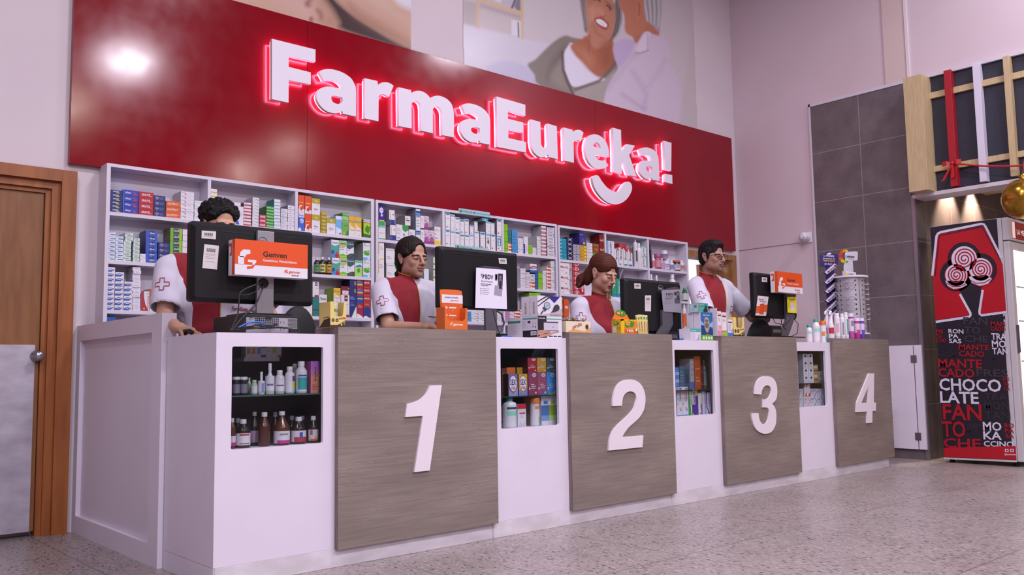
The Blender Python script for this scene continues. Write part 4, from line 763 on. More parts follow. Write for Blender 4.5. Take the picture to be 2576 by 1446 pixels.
def stk(bay, row, xl, xr, yt, n, sty, desc, yb=None, dy=0., depth=.115, jit=1., ref=None):
    """a stack of n equal boxes; edges and top read from the photo on the shelf-front plane. yb: base pixel, -1 = on top of the previous stack"""
    un = (bay-1)//3; Yf = SF+.008+dy
    zb = ([*ROWS[un], 1.0][row]) if yb is None else (last[0] if yb == -1 else U(xl, yb, Y=Yf).z)
    zt_ = U(xl, yt, Y=Yf).z; ym = (yt+(yb if yb and yb > 0 else yt+30))/2
    x0, x1 = U(xl, ym, Y=Yf).x, U(xr, ym+3, Y=Yf).x; h = (zt_-zb)/n; w = x1-x0-.0012
    flat = h < w*.75; slim = h < .0235
    name = 'pill_box' if (flat and slim) else 'medicine_box' if flat else 'medicine_carton'
    depth = min(depth, SB-.014-Yf-.004)
    me = carton_mesh(w, depth, h-.0005, STY[sty], name)
    for i in range(n):
        j = .0014*jit if n > 1 else .0004
        lb_ = f"{desc}, {ORDN[i]+', ' if n > 1 else ''}{ROWN[row]}, {BAY[bay-1]} bay from left"
        place_box(me, name, lb_, f"{desc} in the {BAY[bay-1]} bay", x0+random.uniform(-j, j)*.6, Yf+random.uniform(0, j*2), zb+i*h+.0001, random.uniform(-1, 1)*math.radians(.5)*jit*(n > 1))
    last[0] = zb+n*h
    return x0, x1, zb+n*h
K = stk
# bay 1
K(1,0,276,309.5,476,6,'navy','navy box with silver lettering'); K(1,0,310,350,476,4,'blue2','bright blue box'); K(1,0,350.5,387,481,4,'sinutil','red box with white capitals'); K(1,0,387.6,417,490.4,4,'alivet_n','dark blue box with pale script')
K(1,0,417.8,454.5,504.2,3,'dayflu','orange box with white capitals'); K(1,0,455.2,488.5,480.6,7,'white_t','white box with red dot'); K(1,0,489.3,521,503.6,5,'white_g','white box with green mark')
K(1,1,272.3,290.8,582,7,'lblue','narrow white box with blue band, left stack'); K(1,1,291.3,310.6,592.8,6,'lblue','narrow white box with blue band, right stack'); K(1,1,311.2,330.5,605,5,'lgreen','pale box with olive band, left stack'); K(1,1,315,335,585,2,'lgreen','pale box with olive band, set above',yb=-1)
K(1,1,336,352,598,6,'lgreen','pale box with olive band, right stack',dy=.004); K(1,1,352.5,366.8,637.7,2,'white_g','small white box'); K(1,1,367.3,396.8,579,6,'alivet_r','royal blue box with dark centre'); K(1,1,398,427.7,608.8,4,'alivet_n','dark navy box with small print'); K(1,1,428.5,458.3,572.3,6,'alivet_l','lime box with dark centre'); K(1,1,459.5,481,576,6,'plainw','plain white box')
K(1,2,267.5,289.8,671.2,9,'oval','white box with blue swoosh, left stack'); K(1,2,290.5,312.5,683.4,8,'oval','white box with blue swoosh, middle stack'); K(1,2,313,334,707.7,6,'oval','white box with blue swoosh, right stack'); K(1,2,335,355.2,671,13,'thinw','slim white box with blue print',jit=2.2)
K(1,2,356,376.2,732,1,'acet','red and white carton with sideways name'); K(1,2,377,402,726,1,'genorange','orange and white carton behind sleeve'); K(1,3,267.5,292,797,1,'blueupr','blue box in the shade')
# bay 2
K(2,0,530.6,546.3,473.8,8,'yelw','white box with yellow stripe'); K(2,0,547.2,565.2,496,4,'plainw','plain white box in short stack'); K(2,0,586,613.3,517,1,'bluewedge','white carton with blue wedge'); K(2,0,586,605.8,507.5,1,'plainw','plain white box on the wedge carton',yb=-1)
K(2,0,614,632.5,508.6,7,'redw','white box with red band'); K(2,0,635.5,652,496,9,'gstroke','white box with dark stroke'); K(2,0,652.8,669.8,539,3,'smallred','small red box'); K(2,0,670.5,689.3,518,7,'green','glossy green box'); K(2,0,690,706,500.3,9,'tealw','white box with teal side'); K(2,0,706.6,723.4,524,5,'greyt','white box with grey print'); K(2,0,724.2,741.5,515.8,6,'kin','white box with dark name')
# bay 3
K(3,0,751,766.4,533.5,1,'antux','blue and white carton'); K(3,0,751,766.4,489.4,1,'gen_tall','orange and white carton on blue one',yb=-1); K(3,0,767,784.3,536.4,1,'gen_tall','orange and white carton, lower'); K(3,0,767,784.3,492,1,'gen_tall','orange and white carton, second column',yb=-1)
K(3,0,784.8,805.2,538.8,1,'klas','white carton with gold top, lower'); K(3,0,784.8,805.2,497.6,1,'klas','white carton with gold top, upper',yb=-1); K(3,0,805.8,822.2,531,6,'gold','small gold box'); K(3,0,822.6,844,547.6,1,'klas','white carton with gold top, single'); K(3,0,844.5,860.2,542.3,1,'sky','sky blue carton')
K(3,0,860.6,876.8,543,1,'broxol','green carton with blue name'); K(3,0,861.5,876.8,534.7,1,'green','flat green box on green carton',yb=-1); K(3,0,877.2,893,543.5,1,'bisol','yellow and white carton, left'); K(3,0,893.3,909.7,545.3,1,'bisol','yellow and white carton, right'); K(3,0,914.5,931.8,551,1,'prospan','lime carton with green leaf')
for xa, xb, sy, ds in ((835,854.6,'lexyn','teal and white carton'), (855,874,'fribrol','green and white carton'), (874.4,892,'povi','dark teal and white carton')):
    K(3,1,xa,xb,647.5,1,sy,ds+', lower'); K(3,1,xa-1.5,xb-1.5,602+(xa-835)*.09,1,sy,ds+', upper',yb=-1)
K(3,1,892.6,912,650.5,1,'hedra','pale green carton with leaf'); K(3,1,913.5,932,653,1,'fluv','white carton with green leaves, lower'); K(3,1,913.5,932,610,1,'fluv','white carton with green leaves, upper',yb=-1)
K(3,2,787,802.6,746,1,'tealb','teal box'); K(3,2,787,802.4,708,1,'emblem','white and red carton',yb=-1); K(3,2,803.4,823,740,2,'tiled','white box with dark name'); K(3,2,839.6,857.5,723.6,2,'bisol','yellow box'); K(3,2,858,879.6,741,1,'emblem','white carton with black emblem'); K(3,2,858,879.6,719.4,1,'maroon','maroon and white box',yb=-1)
K(3,2,880.2,897.2,741,1,'navyplus','navy and white carton'); K(3,2,880.2,896.8,703,2,'navybox','navy box',yb=-1); K(3,2,897.6,914.3,743.5,1,'redbl_t','tall red and blue carton'); K(3,2,897.6,914.3,703,2,'redbl','red box with blue oval',yb=-1); K(3,2,914.8,931.6,744.5,1,'sinute_t','tall red carton with blue shield'); K(3,2,914.8,931.6,705,2,'sinute','red box with white capitals',yb=-1)
# bay 4
K(4,0,952.3,970.3,555.3,1,'greenw','white carton with green top'); K(4,0,952.3,968.5,517.5,1,'purple','purple carton with crescent',yb=-1); K(4,0,981.5,996,565,1,'whnavy','white and navy carton, lower'); K(4,0,979,993,527.3,1,'whnavy','white and navy carton, upper',yb=-1); K(4,0,996.8,1028,563.6,1,'shield','white carton with green shield'); K(4,0,1019,1033,540.8,1,'whdark','white carton with dark lid',yb=-1)
K(4,0,1029,1044.5,574.5,1,'whdark','short white carton with dark name'); K(4,0,1045.2,1057.4,576,1,'umiq','white and blue striped carton, lower'); K(4,0,1045.2,1057.4,524.7,1,'umiq','white and blue striped carton, upper',yb=-1); K(4,0,1057.8,1066.8,576.5,1,'wht2','narrow white carton, lower'); K(4,0,1057.8,1066.8,541.9,1,'wht2','narrow white carton, upper',yb=-1)
K(4,0,1067.3,1079.2,577,1,'pink','pink dotted carton, lower'); K(4,0,1067.3,1079.2,543,1,'pink','pink dotted carton, upper',yb=-1); K(4,0,1079.8,1092.4,578.7,1,'pink','pink dotted carton, single'); K(4,0,1092.8,1108.6,569.3,1,'whyel','white carton with yellow foot')
K(4,1,952,966.5,652.3,1,'orstripe','white carton with orange stripe, lower'); K(4,1,952,966.5,609.4,1,'orstripe','white carton with orange stripe, upper',yb=-1); K(4,1,972,998,662,1,'grwedge','white carton with green wedge, lower'); K(4,1,971,997,624,1,'grwedge','white carton with green wedge, upper',yb=-1)
K(4,1,1066.5,1079,676,1,'tealw','teal and white box'); K(4,1,1090,1099.8,676,1,'olive','white and olive carton, lower'); K(4,1,1090,1099.8,644,1,'olive','white and olive carton, upper',yb=-1); K(4,1,1100.5,1109,655,1,'wht2','narrow white carton')
K(4,2,952,966,723,3,'grwedge','white box with green wedge')
# bay 5
for xa, xb, yl, yu, sy in ((1120.5,1132.6,575.8,533,'lab'), (1133.6,1144.8,580,539,'lab2'), (1145.2,1157,581.4,545.3,'lab'), (1157.8,1168,588.5,551,'lab')):
    dd = {1120.5:'first column',1133.6:'second column',1145.2:'third column',1157.8:'fourth column'}[xa]
    K(5,0,xa,xb,yl,1,sy,'white carton with blue tab, lower, '+dd); K(5,0,xa,xb,yu,1,sy,'white carton with blue tab, upper, '+dd,yb=-1)
K(5,0,1169,1181.6,589.6,1,'lab','white carton with blue tab, lower, fifth column'); K(5,0,1168.6,1179.6,550.3,1,'lab','white carton with blue tab, upper, fifth column',yb=-1); K(5,0,1182,1192.6,589.5,1,'lab2','white carton with blue tab, lower, sixth column'); K(5,0,1182,1192,565.2,1,'lab','short white carton, sixth column',yb=-1)
K(5,0,1193.6,1206,580.7,1,'lab2','white carton with blue tab, lower, seventh column'); K(5,0,1193.4,1202,556,1,'lab2','narrow white carton, seventh column',yb=-1); K(5,0,1208.3,1220.8,582.6,1,'lab','white carton with blue tab, lower, eighth column'); K(5,0,1222.6,1234,586.8,1,'lab3','white carton with grape picture')
K(5,0,1222.4,1234.6,557,1,'lab2','white carton with blue tab, upper, ninth column',yb=-1); K(5,0,1213,1228.5,548,1,'cyanb','blue box lying on the white cartons',yb=-1); K(5,0,1235.3,1246.6,588,1,'lab','white carton with blue tab, lower, tenth column'); K(5,0,1235.3,1244.4,559.6,1,'lab2','white carton with blue tab, upper, tenth column',yb=-1)
K(5,0,1250.2,1261.8,591.3,1,'lab4','white carton with blue picture'); K(5,0,1250.2,1261.8,551,1,'lab','white carton with blue tab, last column',yb=-1)
for i, (xa, xb, sy) in enumerate(((1175,1185.5,'blueb'), (1186,1203,'wgreen'), (1203.5,1220,'wgreen'), (1221,1234,'wdot'), (1250,1262,'wgreen'))): K(5,2,xa,xb,783,3,sy,('blue box','white box with green stroke, left','white box with green stroke, middle','white dotted box','white box with green stroke, right')[i])
# bay 6
K(6,0,1267.4,1277.6,563.4,8,'lime','narrow lime box'); K(6,0,1278.2,1287.4,610,3,'orw','small orange and white box'); K(6,0,1278.2,1286.8,578,1,'tealb','dark teal carton',yb=-1); K(6,0,1288,1302,577,7,'blueb','medium blue box'); K(6,0,1303,1316.8,598,7,'wdot','white box with teal dot')
K(6,0,1317.6,1328.6,613,1,'navyw','navy and white carton'); K(6,0,1317.4,1328.6,594.4,2,'wplain2','white box on navy carton',yb=-1); K(6,0,1329.2,1339.2,616,2,'lime','small lime box'); K(6,0,1340,1350.4,622,4,'wgreen','white box with green stroke, short stack'); K(6,0,1351,1361,593.8,9,'wgreen','white box with green stroke, tall stack'); K(6,0,1361.6,1374,567.7,8,'redw2','white and red box'); K(6,0,1376.5,1394,571,9,'barc','white box with barcode',jit=2)
K(6,1,1309.5,1322.6,674.5,8,'wgreen','white box with green stroke, left stack'); K(6,1,1323.2,1333,684,6,'wpink','white and pink box'); K(6,1,1333.7,1346.2,709.5,2,'orw','orange and white box, short stack'); K(6,1,1333.7,1346.2,688.5,2,'barc','white barcode box',yb=-1); K(6,1,1346.8,1354,686.7,5,'dblue','dark blue box'); K(6,1,1333.7,1353.8,678.5,1,'dblue','wide dark blue box',yb=-1); K(6,1,1333.7,1350.5,663,1,'wred3','white box with red swoosh',yb=-1)
K(6,1,1354.4,1364.8,686.7,3,'lime','bright lime box'); K(6,1,1365.2,1374.5,680.6,6,'wgreen','white box with green stroke, middle stack'); K(6,1,1375,1385.2,668.5,7,'orw','orange and white box, tall stack'); K(6,1,1385.6,1394.6,656,9,'wgreen','white box with green stroke, right stack')
K(6,2,1268,1281.6,778.7,4,'pinkb','pink box'); K(6,2,1282,1294,778.7,4,'wpink','white and pink swoosh box'); K(6,2,1294.4,1308.4,778.7,4,'orw','orange and white box on third shelf'); K(6,2,1309,1323,778.7,4,'wpink','white box hidden behind blood pressure cartons'); K(6,2,1332,1360,743.5,3,'wplain2','wide white box'); K(6,2,1332,1360,735.5,1,'lime','flat lime box on white ones',yb=-1)
# bay 7
K(7,0,1409,1425.5,598.6,6,'tealc','teal blue box'); K(7,0,1426.2,1441.6,596,5,'star','navy box with silver star'); K(7,0,1442.2,1459,614,5,'greyb','grey box'); K(7,0,1457,1473.5,584.6,1,'purpc','purple carton with moon',yb=-1); K(7,0,1459.8,1476,615.6,5,'yelb','yellow box'); K(7,0,1476.6,1491.2,610.4,6,'wredt','white box with red name')
K(7,0,1491.8,1508,634.6,1,'greenc','green carton with yellow name'); K(7,0,1491.8,1508,611.7,1,'brown','brown carton',yb=-1); K(7,0,1508.5,1520,590,3,'lipo','maroon box')
K(7,1,1409,1439.8,657.7,3,'miov','wide white box with red name'); K(7,1,1441,1457.4,658,7,'redc','red box with white cross'); K(7,1,1459,1470,690,1,'redc','red box behind the hair')
K(7,2,1410,1418,745,2,'brown','brown box'); K(7,2,1419,1431,752,2,'orangeb','orange red box')
# bay 8
K(8,0,1527,1545.4,605,1,'bruV','tall blue and white carton'); K(8,0,1546.2,1556.4,626,1,'bruc','white carton with sideways name, first'); K(8,0,1557,1567.4,622,1,'bruc','white carton with sideways name, second'); K(8,0,1557,1576,611.5,1,'redlid','small red box',yb=-1); K(8,0,1568.2,1579.2,624,1,'brucg','white carton with green foot'); K(8,0,1580,1591,627,1,'brucb','white carton with blue foot')
K(8,0,1614,1625.4,643,1,'wteal','white and teal carton, lower'); K(8,0,1614,1625.4,618,1,'wteal','white and teal carton, upper',yb=-1)
K(8,1,1539.6,1551,699.7,1,'greenp','green carton with letter'); K(8,1,1551.4,1562.6,701,1,'beta','teal carton, left'); K(8,1,1563,1575.8,702,1,'lact','teal carton, right'); K(8,1,1557,1570,673,1,'greyc','dark grey carton',yb=-1)
K(8,2,1563,1575,756,1,'blueupr','blue carton')
# header strips clipped on the shelf edges
for pts, lbl in ((((1154,523.3), (1232,534.2), (1232.6,546.6), (1154.2,536)), 'pale blue shelf header strip with green and blue lettering above white cartons'),
                 (((1146,614.5), (1231,626), (1231.6,636), (1147,626)), 'pale blue shelf header strip below the white cartons, partly behind monitor')):
    g = G(); g.px([pts], M('#a9c9d4', .3), Y=SF-.0015, th=.0012)
    a = U(*pts[0], Y=SF-.002); b_ = U(*pts[1], Y=SF-.002); up = (a-U(*pts[3], Y=SF-.002)); ln = (b_-a).normalized()
    o_ = U(*pts[3], Y=SF-.002)+ln*.012+Vector((0, -.0005, up.length*.34))
    g.lathe([(.012, 0), (.012, .0003)], M('#2c8c54', .4), o_+Vector((.008, 0, .006)), 16, ax='y'); 
    g.text('STRILAB', o_+ln*.026, ln, ZU, up.length*.32, M('#3c9464', .4), w=.10, bold=.03); g.text('MC', o_+ln*.134, ln, ZU, up.length*.28, M('#3c6cac', .4), w=.036, bold=.03)
    g.text('Medicamentos de Calidad', o_+ln*.178, ln, ZU, up.length*.2, M('#4c7cb4', .4), w=.20, bold=.01)
    g.obj('shelf_header', label=lbl, category=None) if False else props(g.obj('shelf_header'), lbl, 'sign')
# bottles and jars on the shelves
def bottle(name, label, cat, group, c, r, h, body, cap, lab=None, neck=.45, caph=.16, capr=None, labz=(.12, .6), sh=.72, alpha=None, marks=()):
    """round bottle with neck and screw cap (thing > body, cap, label)"""
    t = thing(name, label, cat, c, group=group)
    m = body if not isinstance(body, str) else M(body, .18, spec=.6)
    hb = h*(1-caph); nr = r*neck
    g = G().lathe([(r*.9, 0), (r, h*.02), (r, h*sh*.93), (r*.94, h*sh), (nr*1.25, h*(sh+(1-caph-sh)*.7)), (nr, hb), (nr, hb+.0005)], m, n=20); g.obj('body', t, world=False)
    cr = capr or nr*1.18
    g = G().lathe([(cr, 0), (cr, h*caph*.9), (cr*.92, h*caph)], M(cap, .4) if isinstance(cap, str) else cap, (0, 0, hb+.0006), 20); g.obj('cap', t, world=False)
    if lab:
        g = G().lathe([(r+.0004, h*labz[0]), (r+.0004, h*labz[1])], M(lab, .5), n=20, cap=False)
        for (a0, a1, z0, z1, cc) in marks:
            V = []; k = 6
            for i in range(k+1):
                a = math.radians(a0+(a1-a0)*i/k); V += [((r+.0009)*math.cos(a), (r+.0009)*math.sin(a), h*z0), ((r+.0009)*math.cos(a), (r+.0009)*math.sin(a), h*z1)]
            g.add(V, [(2*i, 2*i+2, 2*i+3, 2*i+1) for i in range(k)], M(cc, .5))
        g.obj('label', t, world=False)
    return t
def bt(bay, row, xc, wpx, yt, body, cap, lab, desc, dy=.03, name='medicine_bottle', **kw):
    Yc = SF+.004+dy+.0; zb = [*ROWS[(bay-1)//3], 1.0][row]; c = U(xc, yt+15, Y=Yc); r = (U(xc+wpx/2, yt+15, Y=Yc).x-U(xc-wpx/2, yt+15, Y=Yc).x)/2*.80; h = U(xc, yt, Y=Yc).z-zb
    if 'zb' in kw: zb2 = kw.pop('zb'); h = h+zb-zb2; zb = zb2
    bottle(name, f"{desc}, {ROWN[row]}, {BAY[bay-1]} bay from left", 'bottle', 'bottles standing on the white shelves', (c.x, Yc, zb+.0002), r, h, body, cap, lab, **kw); return zb+h
MK = [(-150, -90, .2, .3, '#6a6a5a'), (-140, -80, .42, .5, '#4a4a44')]
bt(3,1,797,17,648,'#2a1c18','#cfc8d0','#5c8c5c','dark bottle with green label',marks=MK); bt(3,1,810.8,18,646.5,'#2a1c18','#cfc8d0','#c4c47c','dark bottle with pale yellow label',dy=.026,marks=MK); bt(3,1,827.5,17,647.5,'#2a1c18','#cfc8d0','#d8a02c','dark bottle with orange label',marks=MK)
bt(3,1,804,15,648,'#2a1c18','#cfc8d0','#8c8c5c','dark bottle behind, left',dy=.085); bt(3,1,820,15,649,'#2a1c18','#cfc8d0','#a88c3c','dark bottle behind, right',dy=.085)
MK2 = [(-150, -90, .3, .36, '#b04a5c'), (-150, -70, .44, .5, '#6a6480')]
bt(9,0,1635.6,5,615,'#241c22','#241c22',None,'thin black tube',sh=.8); bt(9,0,1643,8,642,'#d8d0d8','#e4dee6','#c86c8c','slim white bottle with pink label',dy=.04)
bt(9,0,1654,15,640,'#b4586c','#a04488','#c88c9c','rose jar with magenta lid',neck=.9,caph=.2,sh=.78); bt(9,0,1664.5,11,650,'#d0a0c0','#e4dee6','#c890b8','small pink bottle',dy=.045)
z1 = bt(9,0,1676,14,652,'#e0dae4','#e6e0e8','#c8c4e0','white jar with violet label, lower',neck=.7,marks=MK2); bt(9,0,1671.5,14,631,'#e0dae4','#e6e0e8','#8c80a8','white jar standing on another jar',neck=.7,zb=z1,marks=MK2)
bt(9,0,1689,11,656,'#e0dae4','#e6e0e8','#8c84b8','small white bottle with violet label'); bt(9,0,1702,14,655,'#3c3450','#d8642c','#d8d2dc','jar with orange lid',neck=.85,sh=.8,marks=MK2); bt(9,0,1714.5,12,656,'#e0dae4','#e6e0e8','#c89c8c','white bottle at the shelf end',marks=MK2)
bt(9,1,1638,9,690,'#e0dae4','#e6e0e8','#d4ccd8','white bottle behind monitor, left'); bt(9,1,1651.5,9,693,'#e0dae4','#e6e0e8','#d4ccd8','white bottle behind monitor, middle'); bt(9,1,1691,15,690,'#e0dae4','#e6e0e8','#d4ccd8','white bottle behind monitor, right')
bt(9,1,1722.5,11,724,'#1c5c34','#2c9c54','#c8ccc8','green bottle with green cap'); bt(9,2,1721,8,762,'#e0dae4','#e6e0e8','#d8682c','white bottle with orange label',dy=.02); bt(9,3,1720.5,8,812,'#e0dae4','#d8642c','#d8d2dc','white bottle with orange cap',dy=.02)
bt(8,0,1598,9,603,'#e4dee4','#e4dee4','#d4ccd0','white squeeze tube',sh=.9,neck=.3,marks=[(-130, -80, .2, .6, '#4a4450')]); bt(8,0,1607,11,612,'#e4dee4','#e6e0e8','#dcd4d8','white pump bottle',dy=.028,neck=.4,sh=.75)
# ================================================================ PEOPLE: one smooth skin surface each, from blended limbs
class Blob:
    def __init__(s): s.p = []
    def add(s, kind, *a, k=.012, op=1, fr=None):
        s.p.append((kind, a, k, op, fr)); return s
    @staticmethod
    def _d(kind, a, P):
        if kind == 'e':
            c, r = np.array(a[0]), np.array(a[1]); q = P-c; k0 = np.sqrt(((q/r)**2).sum(-1)); k1 = np.sqrt(((q/(r*r))**2).sum(-1))
            return k0*(k0-1)/np.maximum(k1, 1e-6)
        if kind == 'c':
            A, B, r0, r1 = np.array(a[0], float), np.array(a[1], float), a[2], a[3]; ba = B-A; q = P-A; t = np.clip((q@ba)/(ba@ba+1e-12), 0, 1)
            return np.sqrt(((q-t[..., None]*ba)**2).sum(-1))-(r0+(r1-r0)*t)
        if kind == 'b':   # rounded box
            c, h, r = np.array(a[0]), np.array(a[1]), a[2]; q = np.abs(P-c)-h+r
            return np.sqrt((np.maximum(q, 0)**2).sum(-1))+np.minimum(q.max(-1), 0)-r
        if kind == 'h':   # half space: keep the side where n.p < d
            n = np.array(a[0], float); n = n/np.linalg.norm(n); return P@n-a[1]
    def bound(s, pr):
        kind, a, k, op, fr = pr
        if kind == 'e' or kind == 'b': c = np.array(a[0], float); R = float(np.linalg.norm(a[1]) if kind == 'b' else max(a[1]))
        elif kind == 'c': c = (np.array(a[0], float)+np.array(a[1], float))/2; R = float(np.linalg.norm(np.array(a[1], float)-np.array(a[0], float))/2+max(a[2], a[3]))
        else: return None, None
        if fr is not None: c = fr[0]@c+fr[1]
        return c, R+.03
    def ev(s, P, D=None, pr=None):
        D = np.full(P.shape[:-1], .05) if D is None else D
        for q in (s.p if pr is None else [pr]):
            kind, a, k, op, fr = q; L_ = P if fr is None else (P-fr[1])@fr[0]
            d = s._d(kind, a, L_)
            if op > 0: h = np.clip(.5+.5*(D-d)/k, 0, 1); D = D*(1-h)+d*h-k*h*(1-h)
            elif op < 0: h = np.clip(.5-.5*(D+d)/k, 0, 1); D = D*(1-h)-d*h+k*h*(1-h)
            else: h = np.clip(.5-.5*(D-d)/k, 0, 1); D = D*(1-h)+d*h+k*h*(1-h)   # intersection
        return D
    def grid(s, xs, ys, zs):
        D = np.full((len(xs), len(ys), len(zs)), .05, np.float32)
        for pr in s.p:
            c, R = s.bound(pr)
            if c is None: sl = [slice(0, len(a)) for a in (xs, ys, zs)]
            else: sl = [slice(int(np.searchsorted(a, c[i]-R)), int(np.searchsorted(a, c[i]+R))) for i, a in enumerate((xs, ys, zs))]
            if any(q.stop <= q.start for q in sl): continue
            X, Y, Z = np.meshgrid(xs[sl[0]], ys[sl[1]], zs[sl[2]], indexing='ij')
            sub = D[tuple(sl)]; D[tuple(sl)] = s.ev(np.stack([X, Y, Z], -1), sub.astype(float), pr)
        return D
def nets(D, xs, ys, zs):
    S_ = D < 0; nx, ny, nz_ = D.shape
    cor = [(i, j, k) for i in (0, 1) for j in (0, 1) for k in (0, 1)]
    sl = lambda c: tuple(slice(c[a], D.shape[a]-1+c[a]) for a in range(3))
    cnt = sum(S_[sl(c)].astype(np.int8) for c in cor); act = (cnt > 0) & (cnt < 8)
    I = np.argwhere(act); idx = -np.ones(act.shape, np.int64); idx[act] = np.arange(len(I))
    ax = (xs, ys, zs); acc = np.zeros((len(I), 3)); n = np.zeros(len(I))
    for a in cor:
        for d in range(3):
            if a[d]: continue
            b_ = list(a); b_[d] = 1
            pa, pb = I+a, I+b_; va, vb = D[tuple(pa.T)], D[tuple(pb.T)]; m = (va < 0) != (vb < 0)
            t = np.where(m, va/np.where(m, va-vb, 1), 0)
            A = np.stack([ax[q][pa[:, q]] for q in range(3)], 1); B = np.stack([ax[q][pb[:, q]] for q in range(3)], 1)
            acc += np.where(m[:, None], A+(B-A)*t[:, None], 0); n += m
    V = acc/n[:, None]; F = []
    for d in range(3):
        o1, o2 = [(1, 2), (2, 0), (0, 1)][d]
        s1 = [slice(1, -1)]*3; s1[d] = slice(0, -1); s2 = [slice(1, -1)]*3; s2[d] = slice(1, None)
        e = S_[tuple(s1)] != S_[tuple(s2)]; J = np.argwhere(e)
        off = np.array([1, 1, 1]); off[d] = 0; J = J+off; ins = S_[tuple(J.T)]
        def cell(u, v):
            q = J.copy(); q[:, o1] -= u; q[:, o2] -= v; return idx[tuple(q.T)]
        c = np.stack([cell(1, 1), cell(0, 1), cell(0, 0), cell(1, 0)], 1); c[~ins] = c[~ins][:, ::-1]; F.append(c)
    F = np.concatenate(F); return V, F[(F >= 0).all(1)]
def axis(lo, hi, step, fine=()):
    out = [lo]
    while out[-1] < hi:
        st = step
        for a, b_, f in fine:
            if a <= out[-1] <= b_: st = min(st, f)
        out.append(out[-1]+st)
    return np.array(out)
def relax(V, F, it=1, lam=.5):
    for _ in range(it):
        A = np.zeros_like(V); n = np.zeros(len(V))
        for i in range(4):
            a, b_ = F[:, i], F[:, (i+1) % 4]
            np.add.at(A, a, V[b_]); np.add.at(n, a, 1); np.add.at(A, b_, V[a]); np.add.at(n, b_, 1)
        V = V*(1-lam)+lam*A/np.maximum(n, 1)[:, None]
    return V
def vnormals(V, F):
    N_ = np.zeros_like(V); fn = np.cross(V[F[:, 2]]-V[F[:, 0]], V[F[:, 3]]-V[F[:, 1]])
    for i in range(4): np.add.at(N_, F[:, i], fn)
    return N_/(np.linalg.norm(N_, axis=1)[:, None]+1e-12)
def nmesh(name, V, F, mat, parent, cols=None, fl=None):
    off = np.array(parent.location) if parent is not None else 0
    me = bpy.data.meshes.new(name); me.vertices.add(len(V)); me.vertices.foreach_set('co', (V-off).astype(np.float32).ravel())
    me.loops.add(F.size); me.loops.foreach_set('vertex_index', F.ravel().astype(np.int32)); me.polygons.add(len(F))
    me.polygons.foreach_set('loop_start', np.arange(0, F.size, 4, dtype=np.int32)); me.polygons.foreach_set('use_smooth', np.ones(len(F), bool)); me.update(calc_edges=True)
    me.materials.append(mat)
    if cols is not None:
        ca = me.color_attributes.new('tint', 'FLOAT_COLOR', 'POINT'); bf = np.ones((len(V), 4), np.float32); bf[:, :3] = cols; ca.data.foreach_set('color', bf.ravel())
    for k, v in (fl or {}).items():
        at = me.attributes.new(k, 'FLOAT', 'POINT'); at.data.foreach_set('value', v.astype(np.float32))
    o = bpy.data.objects.new(name, me); COL.objects.link(o)
    if parent is not None: o.parent = parent
    return o
def skin_mat():
    m = bpy.data.materials.new('skin'); m.use_nodes = True; N, L, b = nodes(m)
    at = N.new('ShaderNodeAttribute'); at.attribute_name = 'tint'; L.new(at.outputs['Color'], b.inputs['Base Color'])
    b.inputs['Roughness'].default_value = .5; b.inputs['Subsurface Weight'].default_value = .12; b.inputs['Subsurface Radius'].default_value = (.01, .004, .002); b.inputs['Subsurface Scale'].default_value = .5
    return m
SKIN = skin_mat()
def shirt_mat():
    m = bpy.data.materials.new('tunic_cloth'); m.use_nodes = True; N, L, b = nodes(m)
    at = N.new('ShaderNodeAttribute'); at.attribute_name = 'red'; gt = N.new('ShaderNodeMath'); gt.operation = 'GREATER_THAN'; L.new(at.outputs['Fac'], gt.inputs[0]); gt.inputs[1].default_value = 0
    tc = N.new('ShaderNodeTexCoord'); n = N.new('ShaderNodeTexNoise'); n.inputs['Scale'].default_value = 260; L.new(tc.outputs['Object'], n.inputs['Vector'])
    r1 = N.new('ShaderNodeMix'); r1.data_type = 'RGBA'; L.new(gt.outputs[0], r1.inputs[0]); r1.inputs[6].default_value = (*rgb('#cdc5d6'), 1); r1.inputs[7].default_value = (*rgb('#8a0c20'), 1)
    L.new(r1.outputs[2], b.inputs['Base Color']); b.inputs['Roughness'].default_value = .8; b.inputs['Sheen Weight'].default_value = .15
    bp = N.new('ShaderNodeBump'); bp.inputs['Strength'].default_value = .25; bp.inputs['Distance'].default_value = .001; L.new(n.outputs[0], bp.inputs['Height']); L.new(bp.outputs[0], b.inputs['Normal'])
    return m
TUNIC = shirt_mat()
def hair_mat(c1, c2, name):
    m = bpy.data.materials.new(name); m.use_nodes = True; N, L, b = nodes(m)
    at = N.new('ShaderNodeAttribute'); at.attribute_name = 'strand'; n = N.new('ShaderNodeTexNoise'); n.noise_dimensions = '1D'; n.inputs['Scale'].default_value = 1; n.inputs['Detail'].default_value = 3
    L.new(at.outputs['Fac'], n.inputs['W']); cr = N.new('ShaderNodeValToRGB'); e = cr.color_ramp.elements; e[0].position = .35; e[0].color = (*rgb(c1), 1); e[1].position = .68; e[1].color = (*rgb(c2), 1)
    L.new(n.outputs[0], cr.inputs[0]); L.new(cr.outputs[0], b.inputs['Base Color']); b.inputs['Roughness'].default_value = .6; b.inputs['Specular IOR Level'].default_value = .22
    bp = N.new('ShaderNodeBump'); bp.inputs['Strength'].default_value = .5; bp.inputs['Distance'].default_value = .002; L.new(n.outputs[0], bp.inputs['Height']); L.new(bp.outputs[0], b.inputs['Normal'])
    return m
def rotm(yaw, pitch, roll=0):
    """head frame: face looks along -y; yaw turns towards +x, pitch nods down"""
    y, p, r = (math.radians(v) for v in (yaw, pitch, roll))
    return np.array(Matrix.Rotation(y, 3, 'Z') @ Matrix.Rotation(p, 3, 'X') @ Matrix.Rotation(r, 3, 'Y'))
